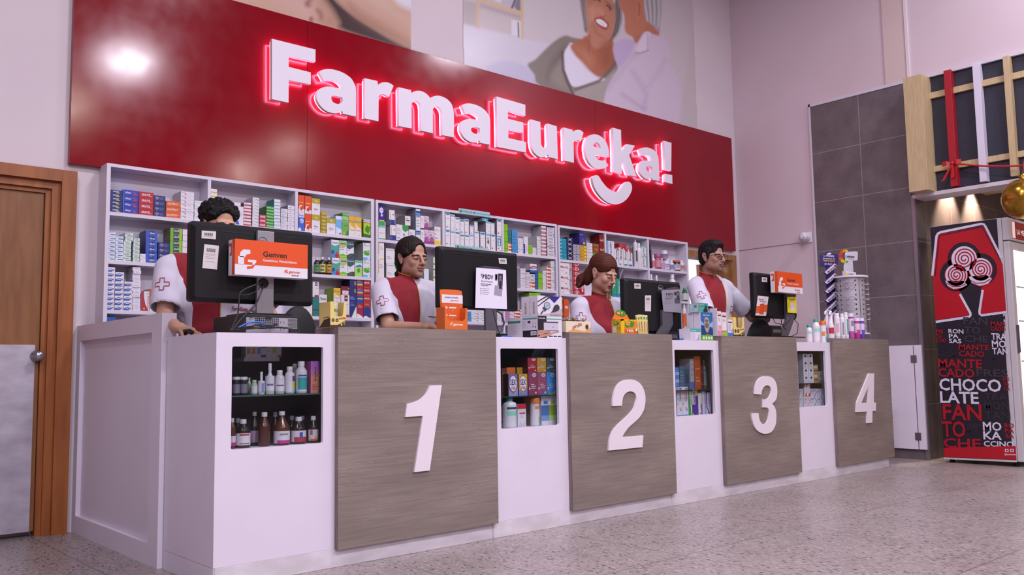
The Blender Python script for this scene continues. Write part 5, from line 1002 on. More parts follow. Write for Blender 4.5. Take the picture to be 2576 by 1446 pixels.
def hand(B, W, fdir, back, side, curls, scale=1., spread=1., thumb=(.6, .5)):
    """palm and five bent fingers. fdir: towards the finger tips, back: out of the back of the hand, side: towards the thumb"""
    f = Vector(fdir).normalized(); bk = Vector(back); bk = (bk-f*bk.dot(f)).normalized(); sd = f.cross(bk)
    if sd.dot(Vector(side)) < 0: sd = -sd
    W = Vector(W); s = scale
    B.add('c', tuple(W), tuple(W+f*.03*s), .024*s, .026*s, k=.012)
    for i in range(4):
        o = (.030-.020*i)*s; r0 = W+f*.02*s+sd*o*.7; r1 = W+f*(.088-abs(i-1)*.004)*s+sd*o*1.05
        B.add('c', tuple(r0), tuple(r1), .014*s, .0115*s, k=.010)
    tips = []
    for i in range(4):
        o = (.030-.020*i)*s; p = W+f*(.088-abs(i-1)*.004)*s+sd*o*1.05; d = (f+sd*(.10-.07*i)*spread).normalized(); Ln = (.070, .078, .073, .058)[i]*s; c = curls[i]
        for j, (fr_, rr) in enumerate(((.45, .0086), (.30, .0078), (.25, .0070))):
            a = math.radians(c*(.75, 1.0, .7)[j]); d = (d*math.cos(a)-bk*math.sin(a)).normalized(); q = p+d*Ln*fr_
            B.add('c', tuple(p), tuple(q), rr*s, (rr-.0006)*s, k=.0035); p = q
        tips.append(p)
    p = W+f*.022*s+sd*.024*s; d = (f*thumb[0]+sd*.8-bk*thumb[1]*.5).normalized()
    for fr_, rr in ((.040, .0125), (.032, .0098), (.026, .0086)):
        q = p+d*fr_*s; B.add('c', tuple(p), tuple(q), rr*s, (rr-.0012)*s, k=.006); p = q; d = (d+f*.35-sd*.15-bk*.1).normalized()
    return tips
def head_prims(B, fr, q=None):
    q = q or {}; w = q.get('w', 1.); A = lambda *a, **k: B.add(*a, fr=fr, **k)
    A('e', (0, .018, .036), (.075*w, .094, .086), k=.012)
    A('e', (0, -.022, -.032), (.060*w, .064, .082), k=.022)
    A('e', (0, -.052, -.068), (.045*w, .040, .044), k=.018)
    A('e', (0, -.078, -.100+q.get('chin', 0)), (.021*w, .018, .016), k=.016)
    for s in (-1, 1):
        A('e', (s*.040*w, -.010, -.066), (.021, .034, .028), k=.022); A('e', (s*.035*w, -.062, -.028), (.022+q.get('ck', 0), .020+q.get('ck', 0), .022+q.get('ck', 0)), k=.016)
        A('e', (s*.027, -.0745, .020), (.024, .012, .009), k=.014)
    for s in (-1, 1): A('e', (s*.031, -.104, -.002), (.019, .017, .014), k=.014, op=-1)
    for s in (-1, 1): A('e', (s*.031, -.0760, -.002), (.0165, .0135, .0115), k=.005)
    A('c', (0, -.084, .018), (0, -.109, -.026), .0085, .0105, k=.010); A('e', (0, -.112, -.032), (.0115, .0105, .0095), k=.008)
    for s in (-1, 1): A('e', (s*.0125, -.099, -.036), (.008, .011, .0075), k=.006)
    for s in (-1, 1): A('e', (s*.0065, -.108, -.0435), (.0036, .0056, .004), k=.003, op=-1)
    A('e', (0, -.090, -.050), (.022, .012, .010), k=.010)
    sm = q.get('smile', 0)
    A('e', (0, -.0965, -.0595), (.021, .0085, .0058), k=.005); A('e', (0, -.0945, -.0700), (.019, .0090, .0066), k=.005)
    A('c', (-.024, -.0895, -.0645+sm), (0, -.106, -.0648), .0016, .0022, k=.004, op=-1); A('c', (.024, -.0895, -.0645+sm), (0, -.106, -.0648), .0016, .0022, k=.004, op=-1)
    for s in (-1, 1):
        A('e', (s*.0735*w, .016, -.002), (.010, .019, .030), k=.008); A('e', (s*.079*w, .022, .010), (.008, .017, .020), k=.006); A('e', (s*.0745*w, .008, -.030), (.006, .010, .012), k=.006)
        A('e', (s*.0865*w, .014, .004), (.008, .0095, .015), k=.005, op=-1)
def surf(B, o, d, n=90, L_=.2):
    """first point where the ray o + t d meets the surface"""
    o, d = np.array(o, float), np.array(d, float); d = d/np.linalg.norm(d); T = np.linspace(0, L_, n); v = B.ev(o+T[:, None]*d)
    k = np.argmax(v < 0) if (v < 0).any() else None
    if k is None or k == 0: return None
    a, b_ = v[k-1], v[k]; return o+d*(T[k-1]+(T[k]-T[k-1])*a/(a-b_))
def person(label, base, head, hq, sh_z, arms, skin, hair, sw=.185, bust=0., belly=0., height_base=.10, hands=(), sleeve=.78, seamx=-.012, extra=None):
    root = thing('person', label, 'person', (base[0], base[1], height_base), group=None); bx, by = base
    fr = (rotm(*hq['rot']), np.array(head)); B = Blob(); zs = sh_z
    head_prims(B, fr, hq)
    nb = np.array([bx+hq.get('nx', 0), by+.005+hq.get('ny', 0), zs+.045]); hn = fr[0]@np.array([0, .028, -.060])+fr[1]
    B.add('c', tuple(hn), tuple(nb), .047*hq.get('nk', 1), .052*hq.get('nk', 1), k=.02)
    T = [('e', (bx, by, zs-.14), (sw*.88, .118, .21)), ('e', (bx, by-.005-belly*.3, zs-.34), (.148+belly, .112+belly, .17)), ('e', (bx, by, zs-.49), (.165+belly*.6, .118+belly*.4, .13)),
         ('c', (bx-sw+.03, by+.008, zs-.015), (bx+sw-.03, by+.008, zs-.015), .056, .056), ('c', (nb[0]-.035, nb[1]+.004, zs+.006), (bx-sw+.045, by+.01, zs-.004), .044, .046), ('c', (nb[0]+.035, nb[1]+.004, zs+.006), (bx+sw-.045, by+.01, zs-.004), .044, .046)]
    if bust: T += [('e', (bx-.068, by-.085, zs-.19), (.075, .06+bust, .075)), ('e', (bx+.068, by-.085, zs-.19), (.075, .06+bust, .075))]
    for t in T: B.add(*t, k=.03)
    for i, (el, wr) in enumerate(arms):
        s = -1 if i == 0 else 1; S0 = (bx+s*sw, by+.006, zs-.03)
        B.add('c', S0, tuple(el), .049, .040, k=.02); B.add('c', tuple(el), tuple(wr), .040, .026, k=.012)
    for i, h in enumerate(hands):
        if h: hand(B, arms[i][1], *h)
    hip = zs-.52
    for s in (-1, 1):
        B.add('c', (bx+s*.085, by, hip), (bx+s*.09, by-.01, hip/2+.08), .082, .056, k=.03); B.add('c', (bx+s*.09, by-.01, hip/2+.08), (bx+s*.09, by+.02, height_base+.09), .055, .038, k=.012)
        B.add('e', (bx+s*.09, by-.05, height_base+.045), (.042, .12, .045), k=.02)
    x0, x1 = bx-.42, bx+.48
    fx = [(head[0]-.1, head[0]+.1, .0034)]; fy = [(head[1]-.13, head[1]+.13, .0034)]; fz = [(head[2]-.13, head[2]+.14, .0034)]
    for i, h in enumerate(hands):
        if h:
            w = arms[i][1]; fx.append((w[0]-.13, w[0]+.13, .0034)); fy.append((w[1]-.19, w[1]+.10, .0034)); fz.append((w[2]-.08, w[2]+.09, .0034))
    xs, ys, zz = axis(x0, x1, .0075, fx), axis(by-.46, by+.18, .0075, fy), axis(height_base-.02, head[2]+.15, .011, fz)
    V, F = nets(B.grid(xs, ys, zz), xs, ys, zz)
    V = relax(V, F, 1, .35)
    Lc = (V-fr[1])@fr[0]; c0 = np.array(rgb(skin)); C = np.tile(c0, (len(V), 1))
    def blend(mask, col, a=1.): 
        nonlocal C
        mk = np.clip(mask, 0, 1)[:, None]*a; C = C*(1-mk)+np.array(rgb(col))*mk
    inh = np.linalg.norm(Lc, axis=1) < .17
    el_ = lambda c, r, s=3.: np.where(inh, (1-np.sqrt((((Lc-c)/r)**2).sum(1)))*s, 0)
    for s in (-1, 1): blend(el_(np.array([s*.042, -.07, -.03]), np.array([.03, .03, .026]), 1.4), hq.get('blush', '#b4705e'), .35)
    blend(el_(np.array([0, -.11, -.03]), np.array([.02, .02, .02]), 1.5), hq.get('blush', '#b4705e'), .3)
    if hq.get('stubble'): blend(el_(np.array([0, -.085, -.088]), np.array([.055, .045, .040]), 1.6), '#4a3832', hq['stubble']); blend(el_(np.array([0, -.1, -.052]), np.array([.026, .02, .008]), 2), '#4a3832', hq['stubble'])
    lip = hq.get('lip', '#9c5c56'); blend(el_(np.array([0, -.1, -.0600]), np.array([.0225, .02, .0068]), 5), lip, .9); blend(el_(np.array([0, -.1, -.0700]), np.array([.0205, .02, .0078]), 5), lip, .9)
    nmesh('body', V, F, SKIN, root, cols=C)
    W3 = lambda p: Vector((fr[0]@np.array(p)+fr[1]).tolist())
    dloc = fr[0]@np.array([0, 1., 0])
    def onface(x, z, lift=.0008):
        o = fr[0]@np.array([x, -.16, z])+fr[1]; p = surf(B, o, dloc, 110, .16)
        return None if p is None else Vector((p-dloc*lift).tolist())
    ey = G(); gl = hq.get('gaze', (.0, -.0015)); op = hq.get('open', .0036)
    SCL, IRI, LSH = M('#d8ccd0', .25), M('#2a1a14', .15), M(hair[0], .6)
    for s in (-1, 1):
        cx, cz = s*.0315, -.003; top = []; 
        n = 9; up, lo = [], []
        for i in range(n):
            a = -1+2*i/(n-1); x = cx+a*.0145; e = (1-a*a)**.6
            u = onface(x, cz+op*e-.0008*a*s, .0006); l = onface(x, cz-op*.9*e-.0008*a*s, .0006)
            if u is not None and l is not None: up.append(u); lo.append(l)
        if len(up) > 3:
            k = len(up); ey.add(up+lo, [(i, i+1, k+i+1, k+i) for i in range(k-1)], SCL)
            c_ = onface(cx+gl[0], cz+gl[1], .0010)
            if c_ is not None:
                R_ = min(.0052, op*1.15); ring = [onface(cx+gl[0]+.0052*math.cos(t), cz+gl[1]+R_*math.sin(t), .0012) for t in [j*math.pi/6 for j in range(12)]]
                if all(r is not None for r in ring): ey.add(ring, [tuple(range(12))], IRI)
            ey.tube([p-Vector(dloc.tolist())*.0008 for p in up], .0011, LSH, 6)
    ey.obj('eyes', root)
    br = G(); bh = hq.get('brow', 1.)
    for s in (-1, 1):
        P_ = [onface(s*(.013+.0075*i), .0165+.0028*math.sin(i*.9)-.0006*i, .0006) for i in range(6)]
        P_ = [p for p in P_ if p is not None]
        if len(P_) > 3: br.tube(P_, [.0022*bh, .0030*bh, .0030*bh, .0028*bh, .0020*bh, .0009][:len(P_)], M(hq.get('browc', hair[0]), .7), 8)
    br.obj('eyebrows', root)
    sm = hq.get('smile', 0); P_ = [onface(a*.0235, -.0648+sm*abs(a)**1.6, .0002) for a in np.linspace(-1, 1, 11)]; P_ = [p for p in P_ if p is not None]
    if len(P_) > 3: G().tube(P_, .0011, M('#5c2c2c', .6), 6).obj('mouth_line', root)
    lp = G(); A_ = np.linspace(-1, 1, 9); zc_ = lambda a: -.0648+sm*abs(a)**1.6
    for e1 in (lambda a: .0072*(1-a*a)**.7-.0012*(1-min(1, abs(a)*4)), lambda a: -.0088*(1-a*a)**.7):
        for a0, a1 in zip(A_[:-1], A_[1:]):
            q = [onface(a0*.0232, zc_(a0), .0004), onface(a1*.0232, zc_(a1), .0004), onface(a1*.0232, zc_(a1)+e1(a1), .0004), onface(a0*.0232, zc_(a0)+e1(a0), .0004)]
            if all(v is not None for v in q): lp.add(q, [(0, 1, 2, 3)], M(hq.get('lip', '#9c5c56'), .4), True)
    if lp.v: lp.obj('lips', root)
    # hair
    H = Blob(); hair[2](H, fr, hq); R_ = .22
    hs = hair[3] if len(hair) > 3 else .0042
    hx, hy, hz = (np.arange(fr[1][i]-R_, fr[1][i]+R_, hs) for i in range(3))
    Vh, Fh = nets(H.grid(hx, hy, hz), hx, hy, hz); Lh = (Vh-fr[1])@fr[0]
    Nn = vnormals(Vh, Fh); th = hair[4](Lh) if len(hair) > 4 else np.arctan2(Lh[:, 0], -(Lh[:, 1]-.02))*14
    nz1 = np.sin(th*5.3+1)+.7*np.sin(th*11.7+2+Lh[:, 2]*30)+.5*np.sin(th*23.1)
    if hair[1] is not None and len(hair) <= 5: Vh = Vh+Nn*(nz1*.0011)[:, None]
    if len(hair) > 5: Vh = Vh+Nn*hair[5](Lh)[:, None]
    nmesh('hair', Vh, Fh, hair[1], root, fl={'strand': th*2.2})
    # tunic
    T2 = Blob()
    for t in T[:2]: T2.add(t[0], t[1], tuple(np.array(t[2])+.018), k=.03)
    T2.add('e', (bx, by, zs-.47), (.185+belly*.6, .14+belly*.4, .17), k=.03)
    for t in T[3:6]: T2.add('c', t[1], t[2], t[3]+.013, t[4]+.013, k=.02)
    if bust:
        for t in T[6:]: T2.add('e', t[1], tuple(np.array(t[2])+.014), k=.045)
    T2.add('h', (0, 0, -1), -(zs-.56), k=.004, op=0)
    for i, (el, wr) in enumerate(arms):
        s = -1 if i == 0 else 1; S0 = np.array([bx+s*sw, by+.006, zs-.03]); el = np.array(el, float); u = el-S0; Ln = np.linalg.norm(u); u /= Ln
        cuff = S0+u*Ln*sleeve; T2.add('c', tuple(S0), tuple(cuff), .066, .074, k=.03)
        # open cuff
        T2.add('b', (0, 0, .045), (.084, .084, .045), .002, k=.003, op=-1, fr=(np.array(Vector(u.tolist()).to_track_quat('Z', 'X').to_matrix()), cuff))
        T2.add('c', tuple(cuff-u*.05), tuple(cuff+u*.02), .060, .068, k=.004, op=-1)
    T2.add('c', tuple(nb+[0, -.004, -.02]), tuple(nb+[0, -.004, .09]), .058, .060, k=.006, op=-1)
    xs, ys, zz = axis(x0, x1, .0052), axis(by-.36, by+.18, .0052), axis(zs-.6, zs+.12, .0052)
    D = T2.grid(xs, ys, zz)
    X, Y, Z = np.meshgrid(xs, ys, zz, indexing='ij')
    f_ = rng.uniform(0, 6, 6)
    D = D+(.0016*np.sin(X*42+Z*27+f_[0])*np.sin(Z*19+Y*31+f_[1])+.0012*np.sin(Z*70+X*24*np.sign(X-bx)+f_[2])*np.clip((zs-.15-Z)*6, 0, 1)+.0009*np.sin(X*95-Z*38+f_[3])).astype(np.float32)
    Vt, Ft = nets(D, xs, ys, zz); Vt = relax(Vt, Ft, 2, .45)
    seam = lambda z: seamx+bx+.0*z
    ax_ = bx-sw*.93+np.clip(zs-.01-Vt[:, 2], 0, .22)*.36
    red = np.minimum(seam(Vt[:, 2])-Vt[:, 0], Vt[:, 0]-ax_)
    # sleeves stay white wherever the point is nearer to the upper arm than to the chest
    S0 = np.array([bx-sw, by+.006, zs-.03]); el = np.array(arms[0][0], float); u = (el-S0)/np.linalg.norm(el-S0); q = Vt-S0; dd = np.linalg.norm(q-np.clip(q@u, 0, 1)[:, None]*u, axis=1)
    tor = np.minimum(Blob._d('e', T[0][1:], Vt), Blob._d('e', T[1][1:], Vt)); slv = (dd-.049)-tor-.014
    red = np.where(q[:, 2] < -.01, np.minimum(red, slv+(.05-np.clip(-q[:, 2], 0, .05))*1.0), red)
    nmesh('tunic', Vt, Ft, TUNIC, root, fl={'red': red})
    YL = M('#c8922c', .6)
    def onsh(x, z, lift=.002): 
        p = surf(T2, (x, by-.40, z), (0, 1, 0), 160, .45); return None if p is None else Vector((p[0], p[1]-lift, p[2]))
    P_ = [onsh(bx+seamx, z) for z in np.linspace(zs-.50, zs+.024, 30)]; P_ = [p for p in P_ if p is not None]
    G().tube(P_, .0028, YL, 6).obj('piping', root)
    P_ = [onsh(x, zs-.175) for x in np.linspace(bx+.055, bx+.145, 8)]; P_ = [p for p in P_ if p is not None]
    g = G(); g.tube(P_, .0022, YL, 6)
    g.obj('pocket_trim', root)
    V2, F2 = text2d('FarmaEureka', .02); k = .105/V2[:, 0].max(); P_ = [onsh(bx+.055+a*k, zs-.235+b_*.03, .003) for a, b_ in V2]
    if all(p is not None for p in P_): G().add(P_, F2, M('#8c2034', .6)).obj('embroidered_name', root)
    # cross on the right sleeve
    S0 = np.array([bx-sw, by+.006, zs-.03]); c0_ = S0+u*hq.get('cz', .115); d_ = np.array([.62, .78, 0.]); d_ = d_-u*(d_@u); d_ /= np.linalg.norm(d_); sx = np.cross(d_, -u)
    if sx[0] < 0: sx = -sx
    a, b_ = .011, .034; cr = [(-a, b_), (a, b_), (a, a), (b_, a), (b_, -a), (a, -a), (a, -b_), (-a, -b_), (-a, -a), (-b_, -a), (-b_, a), (-a, a)]; pts = []
    for i in range(12):
        p, q2 = cr[i], cr[(i+1) % 12]
        for t in (0, .5):
            m_ = (p[0]+(q2[0]-p[0])*t, p[1]+(q2[1]-p[1])*t); o = c0_+sx*m_[0]-u*m_[1]-d_*.15; h_ = surf(T2, o, d_, 120, .2)
            if h_ is not None: pts.append(Vector((h_-d_*.0015).tolist()))
    if len(pts) > 10: G().tube(pts, .0020, M('#a02040', .6), 6, closed=True).obj('sleeve_cross', root)
    # stand-up collar with yellow edge
    ct = nb+np.array([0, -.004, 0]); n = 40; ri = []; g = G()
    for i in range(n+1):
        ph = math.radians(14+332*i/n); sx_, cy_ = math.sin(ph), -math.cos(ph); fz = .5-.5*math.cos(ph); rr = .070
        for (dr, dz) in ((.002, -.02), (-.005, .040+.012*fz), (-.008, .040+.012*fz), (-.002, -.02)): ri.append((ct[0]+sx_*(rr+dr), ct[1]+cy_*(rr+dr)*1.02+hq.get('cy', 0)*fz*0, zs+.024+.034*fz+dz))
    g.add(ri, [(4*i+j, 4*i+4+j, 4*i+4+(j+1) % 4, 4*i+(j+1) % 4) for i in range(n) for j in range(4)]+[(0, 1, 2, 3), (4*n+3, 4*n+2, 4*n+1, 4*n)], M('#8a0c20', .8), True); co = g.obj('collar', root)
    pts = [Vector(ri[0])]+[Vector(ri[4*i+1])+Vector((0, 0, .001)) for i in range(n+1)]+[Vector(ri[4*n])]
    g = G().tube(pts, .0026, YL, 6); o = g.obj('collar_piping', root)
    # trousers
    T3 = Blob()
    for s in (-1, 1): T3.add('c', (bx+s*.085, by, hip+.02), (bx+s*.09, by, hip/2+.08), .100, .076, k=.03); T3.add('c', (bx+s*.09, by, hip/2+.08), (bx+s*.09, by+.01, height_base+.06), .074, .062, k=.02)
    T3.add('e', (bx, by, hip+.04), (.17, .125, .1), k=.03); T3.add('h', (0, 0, -1), -(height_base+.03), k=.004, op=0)
    xs, ys, zz = axis(bx-.25, bx+.25, .012), axis(by-.2, by+.2, .012), axis(height_base, hip+.2, .014); V3, F3 = nets(T3.grid(xs, ys, zz), xs, ys, zz); nmesh('trousers', V3, F3, M('#2a2730', .8), root)
    if extra: extra(root, B, T2, fr, onface, onsh, W3)
    return root
# ---- hair shapes (head frame)
def hair_side(H, fr, q):     # straight, parted, to the nape
    A = lambda *a, **k: H.add(*a, fr=fr, **k)
    A('e', (0, .024, .048), (.086, .103, .088), k=.01); A('e', (0, .060, -.010), (.074, .066, .085), k=.02); A('e', (0, .066, -.070), (.050, .036, .040), k=.02)
    A('e', (-.040, .086, -.100), (.020, .020, .020), k=.01); A('e', (.03, .088, -.105), (.020, .018, .018), k=.01)
    for s in (-1, 1): A('e', (s*.070, -.012, .020), (.017, .036, .034), k=.012)
    A('e', (-.010, -.110, -.022), (.072, .070, .082), k=.010, op=-1); A('e', (.016, -.096, .054), (.054, .046, .042), k=.012, op=-1)
    for s in (-1, 1): A('e', (s*.088, .014, -.014), (.030, .021, .034), k=.008, op=-1); A('e', (s*.085, -.060, -.040), (.05, .07, .06), k=.01, op=-1)
def hair_short(H, fr, q):
    A = lambda *a, **k: H.add(*a, fr=fr, **k)
    A('e', (0, .024, .046), (.0835, .103, .092), k=.01); A('e', (0, .058, -.010), (.070, .062, .070), k=.02); A('e', (.0, -.030, .098), (.056, .050, .028), k=.03)
    for s in (-1, 1): A('e', (s*.070, -.010, .015), (.012, .016, .034), k=.01)
    A('e', (0, -.110, -.010), (.078, .066, .084), k=.010, op=-1); A('e', (.0, -.100, .052), (.050, .036, .034), k=.010, op=-1)
    for s in (-1, 1): A('e', (s*.090, .014, -.012), (.030, .019, .036), k=.008, op=-1); A('e', (s*.080, -.062, -.020), (.05, .046, .06), k=.008, op=-1)
def hair_curly(H, fr, q):
    A = lambda *a, **k: H.add(*a, fr=fr, **k)
    A('e', (0, .028, .056), (.094, .106, .078), k=.01); A('e', (0, .06, -.01), (.080, .065, .08), k=.02)
    r2 = np.random.default_rng(3)
    for i in range(150):
        v = r2.normal(0, 1, 3); v /= np.linalg.norm(v)
        if v[2] < -.15 and v[1] < 0: continue
        c = np.array([0, .028, .054])+v*np.array([.094, .104, .078]); A('e', tuple(c), (.0125,)*3, k=.004)
    A('e', (0, -.106, .004), (.080, .062, .080), k=.006, op=-1)
    for s in (-1, 1): A('e', (s*.085, -.060, -.040), (.04, .06, .05), k=.01, op=-1)
def hair_pony(H, fr, q):
    A = lambda *a, **k: H.add(*a, fr=fr, **k)
    A('e', (0, .026, .050), (.087, .108, .090), k=.01); A('e', (0, .062, -.012), (.078, .066, .080), k=.02); A('e', (-.02, .105, -.030), (.040, .035, .04), k=.02)
    A('e', (-.055, .075, -.065), (.028, .030, .055), k=.02)
    A('c', (-.03, .112, -.050), (-.05, .135, -.095), .030, .036, k=.02); A('c', (-.05, .135, -.095), (-.075, .125, -.135), .036, .022, k=.02)
    A('e', (.015, -.112, -.020), (.074, .062, .080), k=.012, op=-1); A('e', (0, -.098, .045), (.052, .030, .026), k=.012, op=-1)
    for s in (-1, 1): A('e', (s*.092, .018, -.010), (.024, .023, .038), k=.006, op=-1); A('e', (s*.085, -.060, -.045), (.045, .062, .060), k=.01, op=-1)
HB = hair_mat('#120c0c', '#2c1c1a', 'hair_dark_brown'); HK = hair_mat('#0c0a0c', '#1c181a', 'hair_black'); HR = hair_mat('#2a120e', '#6a3422', 'hair_auburn')
def upx(x, y, Y): p = U(x, y, Y=Y); return (p.x, p.y, p.z)
def specs(col, r, y0=-.103, rad=.0225, dark=None):
    def f(root, B, T2, fr, onface, onsh, W3):
        g = G(); MT = M(col, .3)
        for s in (-1, 1):
            ring = [W3((s*.033+rad*math.cos(t)*1.12, y0-.006*0+abs(math.cos(t)*.3)*.004, -.006+rad*.92*math.sin(t))) for t in [j*math.pi/12 for j in range(24)]]
            g.tube(ring, r, MT, 6, closed=True)
            g.tube([W3((s*(.033+rad*1.1), y0+.003, .002)), W3((s*.074, y0+.02, .006)), W3((s*.079, -.01, .006)), W3((s*.081, .022, .002)), W3((s*.080, .036, -.014))], r*.9, MT, 6)
        g.tube([W3((-.010, y0-.002, .001)), W3((0, y0-.005, .004)), W3((.010, y0-.002, .001))], r, MT, 6)
        g.obj('glasses_frame', root)
        gg = G(); LN = GLS if 'GLS' in globals() else M('#e8f0f0', .05, alpha=.15)
        for s in (-1, 1): gg.add([W3((s*.033+rad*math.cos(t)*1.1, y0+.001, -.006+rad*.9*math.sin(t))) for t in [j*math.pi/12 for j in range(24)]], [tuple(range(24))], LN)
        gg.obj('lenses', root)
    return f
def badge(x, z, name):
    def f(root, B, T2, fr, onface, onsh, W3):
        p = onsh(x, z, .004)
        if p is None: return
        gg = G(); w, h = .085, .048
        Q = [(-w/2, 0), (w/2, 0), (w/2, h), (-w/2, h)]; tl = .10
        gg.prism([(p.x+a, p.y-.004, p.z+b_-h-a*tl) for a, b_ in Q], (0, .0012, 0), M('#ddd4e4', .3)); gg.add([(p.x+a, p.y-.0046, p.z+b_-h-a*tl) for a, b_ in ((-w/2, .002), (w/2, .002), (w/2, .016), (-w/2, .016))], [(0, 1, 2, 3)], M('#b8506c', .4))
        gg.text(name, (p.x-.03, p.y-.0048, p.z-h+.026+.003), (1, 0, -tl), ZU, .009, M('#3c3450', .5), w=.06)
        gg.obj('name_badge', root); G().tube([(p.x, p.y-.003, p.z), (p.x+.002, p.y-.001, p.z+.03)], .003, M('#8c7a6a', .3, .7), 8).obj('badge_clip', root)
    return f
def both(*fs):
    def f(*a):
        for q in fs: q(*a)
    return f
HS = (0, 0, 0)
# man at the left monitor, right hand on the mouse
wr = upx(446, 806, 4.235)
person('person with curly black hair behind the left monitor, hand on mouse, red and white tunic', (1.90, 4.50), (1.905, 4.43, 1.680), dict(rot=(0, 14), nx=.0, ny=-.03, open=.004), 1.465,
       [((1.625, 4.42, 1.185), (wr[0], wr[1], 1.128)), ((2.19, 4.42, 1.20), (2.04, 4.235, 1.125))], '#c4947c', ('#0c0a0c', HK, hair_curly, .0040, lambda L_: L_[:, 0]*60+L_[:, 2]*77, lambda L_: .0022*np.sin(L_[:, 0]*420)*np.sin(L_[:, 1]*390+1)*np.sin(L_[:, 2]*430)),
       sw=.232, hands=[((.12, -1, -.16), (0, .16, 1), (1, 0, 0), (26, 20, 18, 22), 1.06), ((-1, -.25, -.1), (0, .1, 1), (0, -1, 0), (20, 20, 22, 25))], sleeve=.80, extra=specs('#2c2a44', .0022))
# young man behind counter one
person('person with dark straight hair in red and white tunic, smiling behind counter one', (3.10, 4.43), (3.098, 4.385, 1.585), dict(rot=(1, 6), smile=.0035, ny=-.01, open=.0026, gaze=(.003, -.001), brow=1.15, lip='#a0665c'), 1.405,
       [((2.868, 4.30, 1.155), (2.985, 4.09, 1.150)), ((3.33, 4.33, 1.16), (3.20, 4.08, 1.15))], '#b58672', ('#1a1012', HB, hair_side, .0042, lambda L_: np.arctan2(L_[:, 0]-.02, -(L_[:, 1]-.03))*9+L_[:, 1]*20),
       sw=.190, hands=[((.85, -.5, -.05), (.1, 0, 1), (0, -1, 0), (25, 28, 30, 32)), ((-.8, -.6, -.05), (-.1, 0, 1), (0, -1, 0), (25, 28, 30, 32))], sleeve=.80)
# woman behind counter two
def earring(root, B, T2, fr, onface, onsh, W3):
    G().ell(W3((-.082, .008, -.037)), (.0035,)*3, M('#e4dcd4', .2), 12, 8).obj('earring', root)
    G().tube([W3((-.050, .112, -.028)), W3((-.03, .14, -.03)), W3((-.01, .13, -.05))], .006, M('#6a1c2c', .6), 8).obj('hair_tie', root)
person('person with reddish brown ponytail in red and white tunic, looking down behind counter two', (4.62, 4.24), (4.572, 4.165, 1.562), dict(rot=(2, 24), cz=.085, ny=-.02, nx=-.02, ck=.004, open=.0022, gaze=(.0, -.0012), lip='#8c2a3c', blush='#b8685c', w=1.04, nk=1.08, browc='#4a2a22', brow=.8, smile=-.001), 1.345,
       [((4.36, 4.20, 1.06), (4.50, 3.99, .96)), ((4.88, 4.20, 1.08), (4.78, 3.99, .98))], '#c0917e', ('#2a140e', HR, hair_pony, .0042, lambda L_: np.arctan2(L_[:, 2]-.02, -(L_[:, 1]-.10))*10+L_[:, 0]*8),
       sw=.215, bust=.04, belly=.035, hands=[((.4, -.8, -.2), (0, 0, 1), (1, 0, 0), (30, 30, 30, 30)), ((-.4, -.8, -.2), (0, 0, 1), (-1, 0, 0), (30, 30, 30, 30))], sleeve=.80, extra=both(earring, badge(4.70, 1.275, 'MARTHA')))
# man with glasses behind counter three
person('person with short black hair and glasses in red and white tunic, standing behind counter three', (5.80, 4.14), (5.722, 4.065, 1.752), dict(rot=(-6, 5), nx=-.05, ny=-.005, stubble=.55, open=.003, gaze=(.002, -.001), brow=1.2, lip='#8c5a52'), 1.545,
       [((5.555, 4.02, 1.27), (5.66, 3.93, 1.08)), (upx(1893, 798, 4.02), upx(1950, 806, 3.93))], '#a67c6a', ('#141012', HK, hair_short, .0042, lambda L_: L_[:, 0]*70+L_[:, 1]*20),
       sw=.200, hands=[((.3, -.6, -.4), (0, 0, 1), (1, 0, 0), (30, 30, 30, 30)), ((.5, -.6, -.1), (0, 0, 1), (-1, 0, 0), (30, 30, 30, 30))], sleeve=.80, extra=both(specs('#1c181c', .0017), badge(5.74, 1.245, 'ISAIAS')))
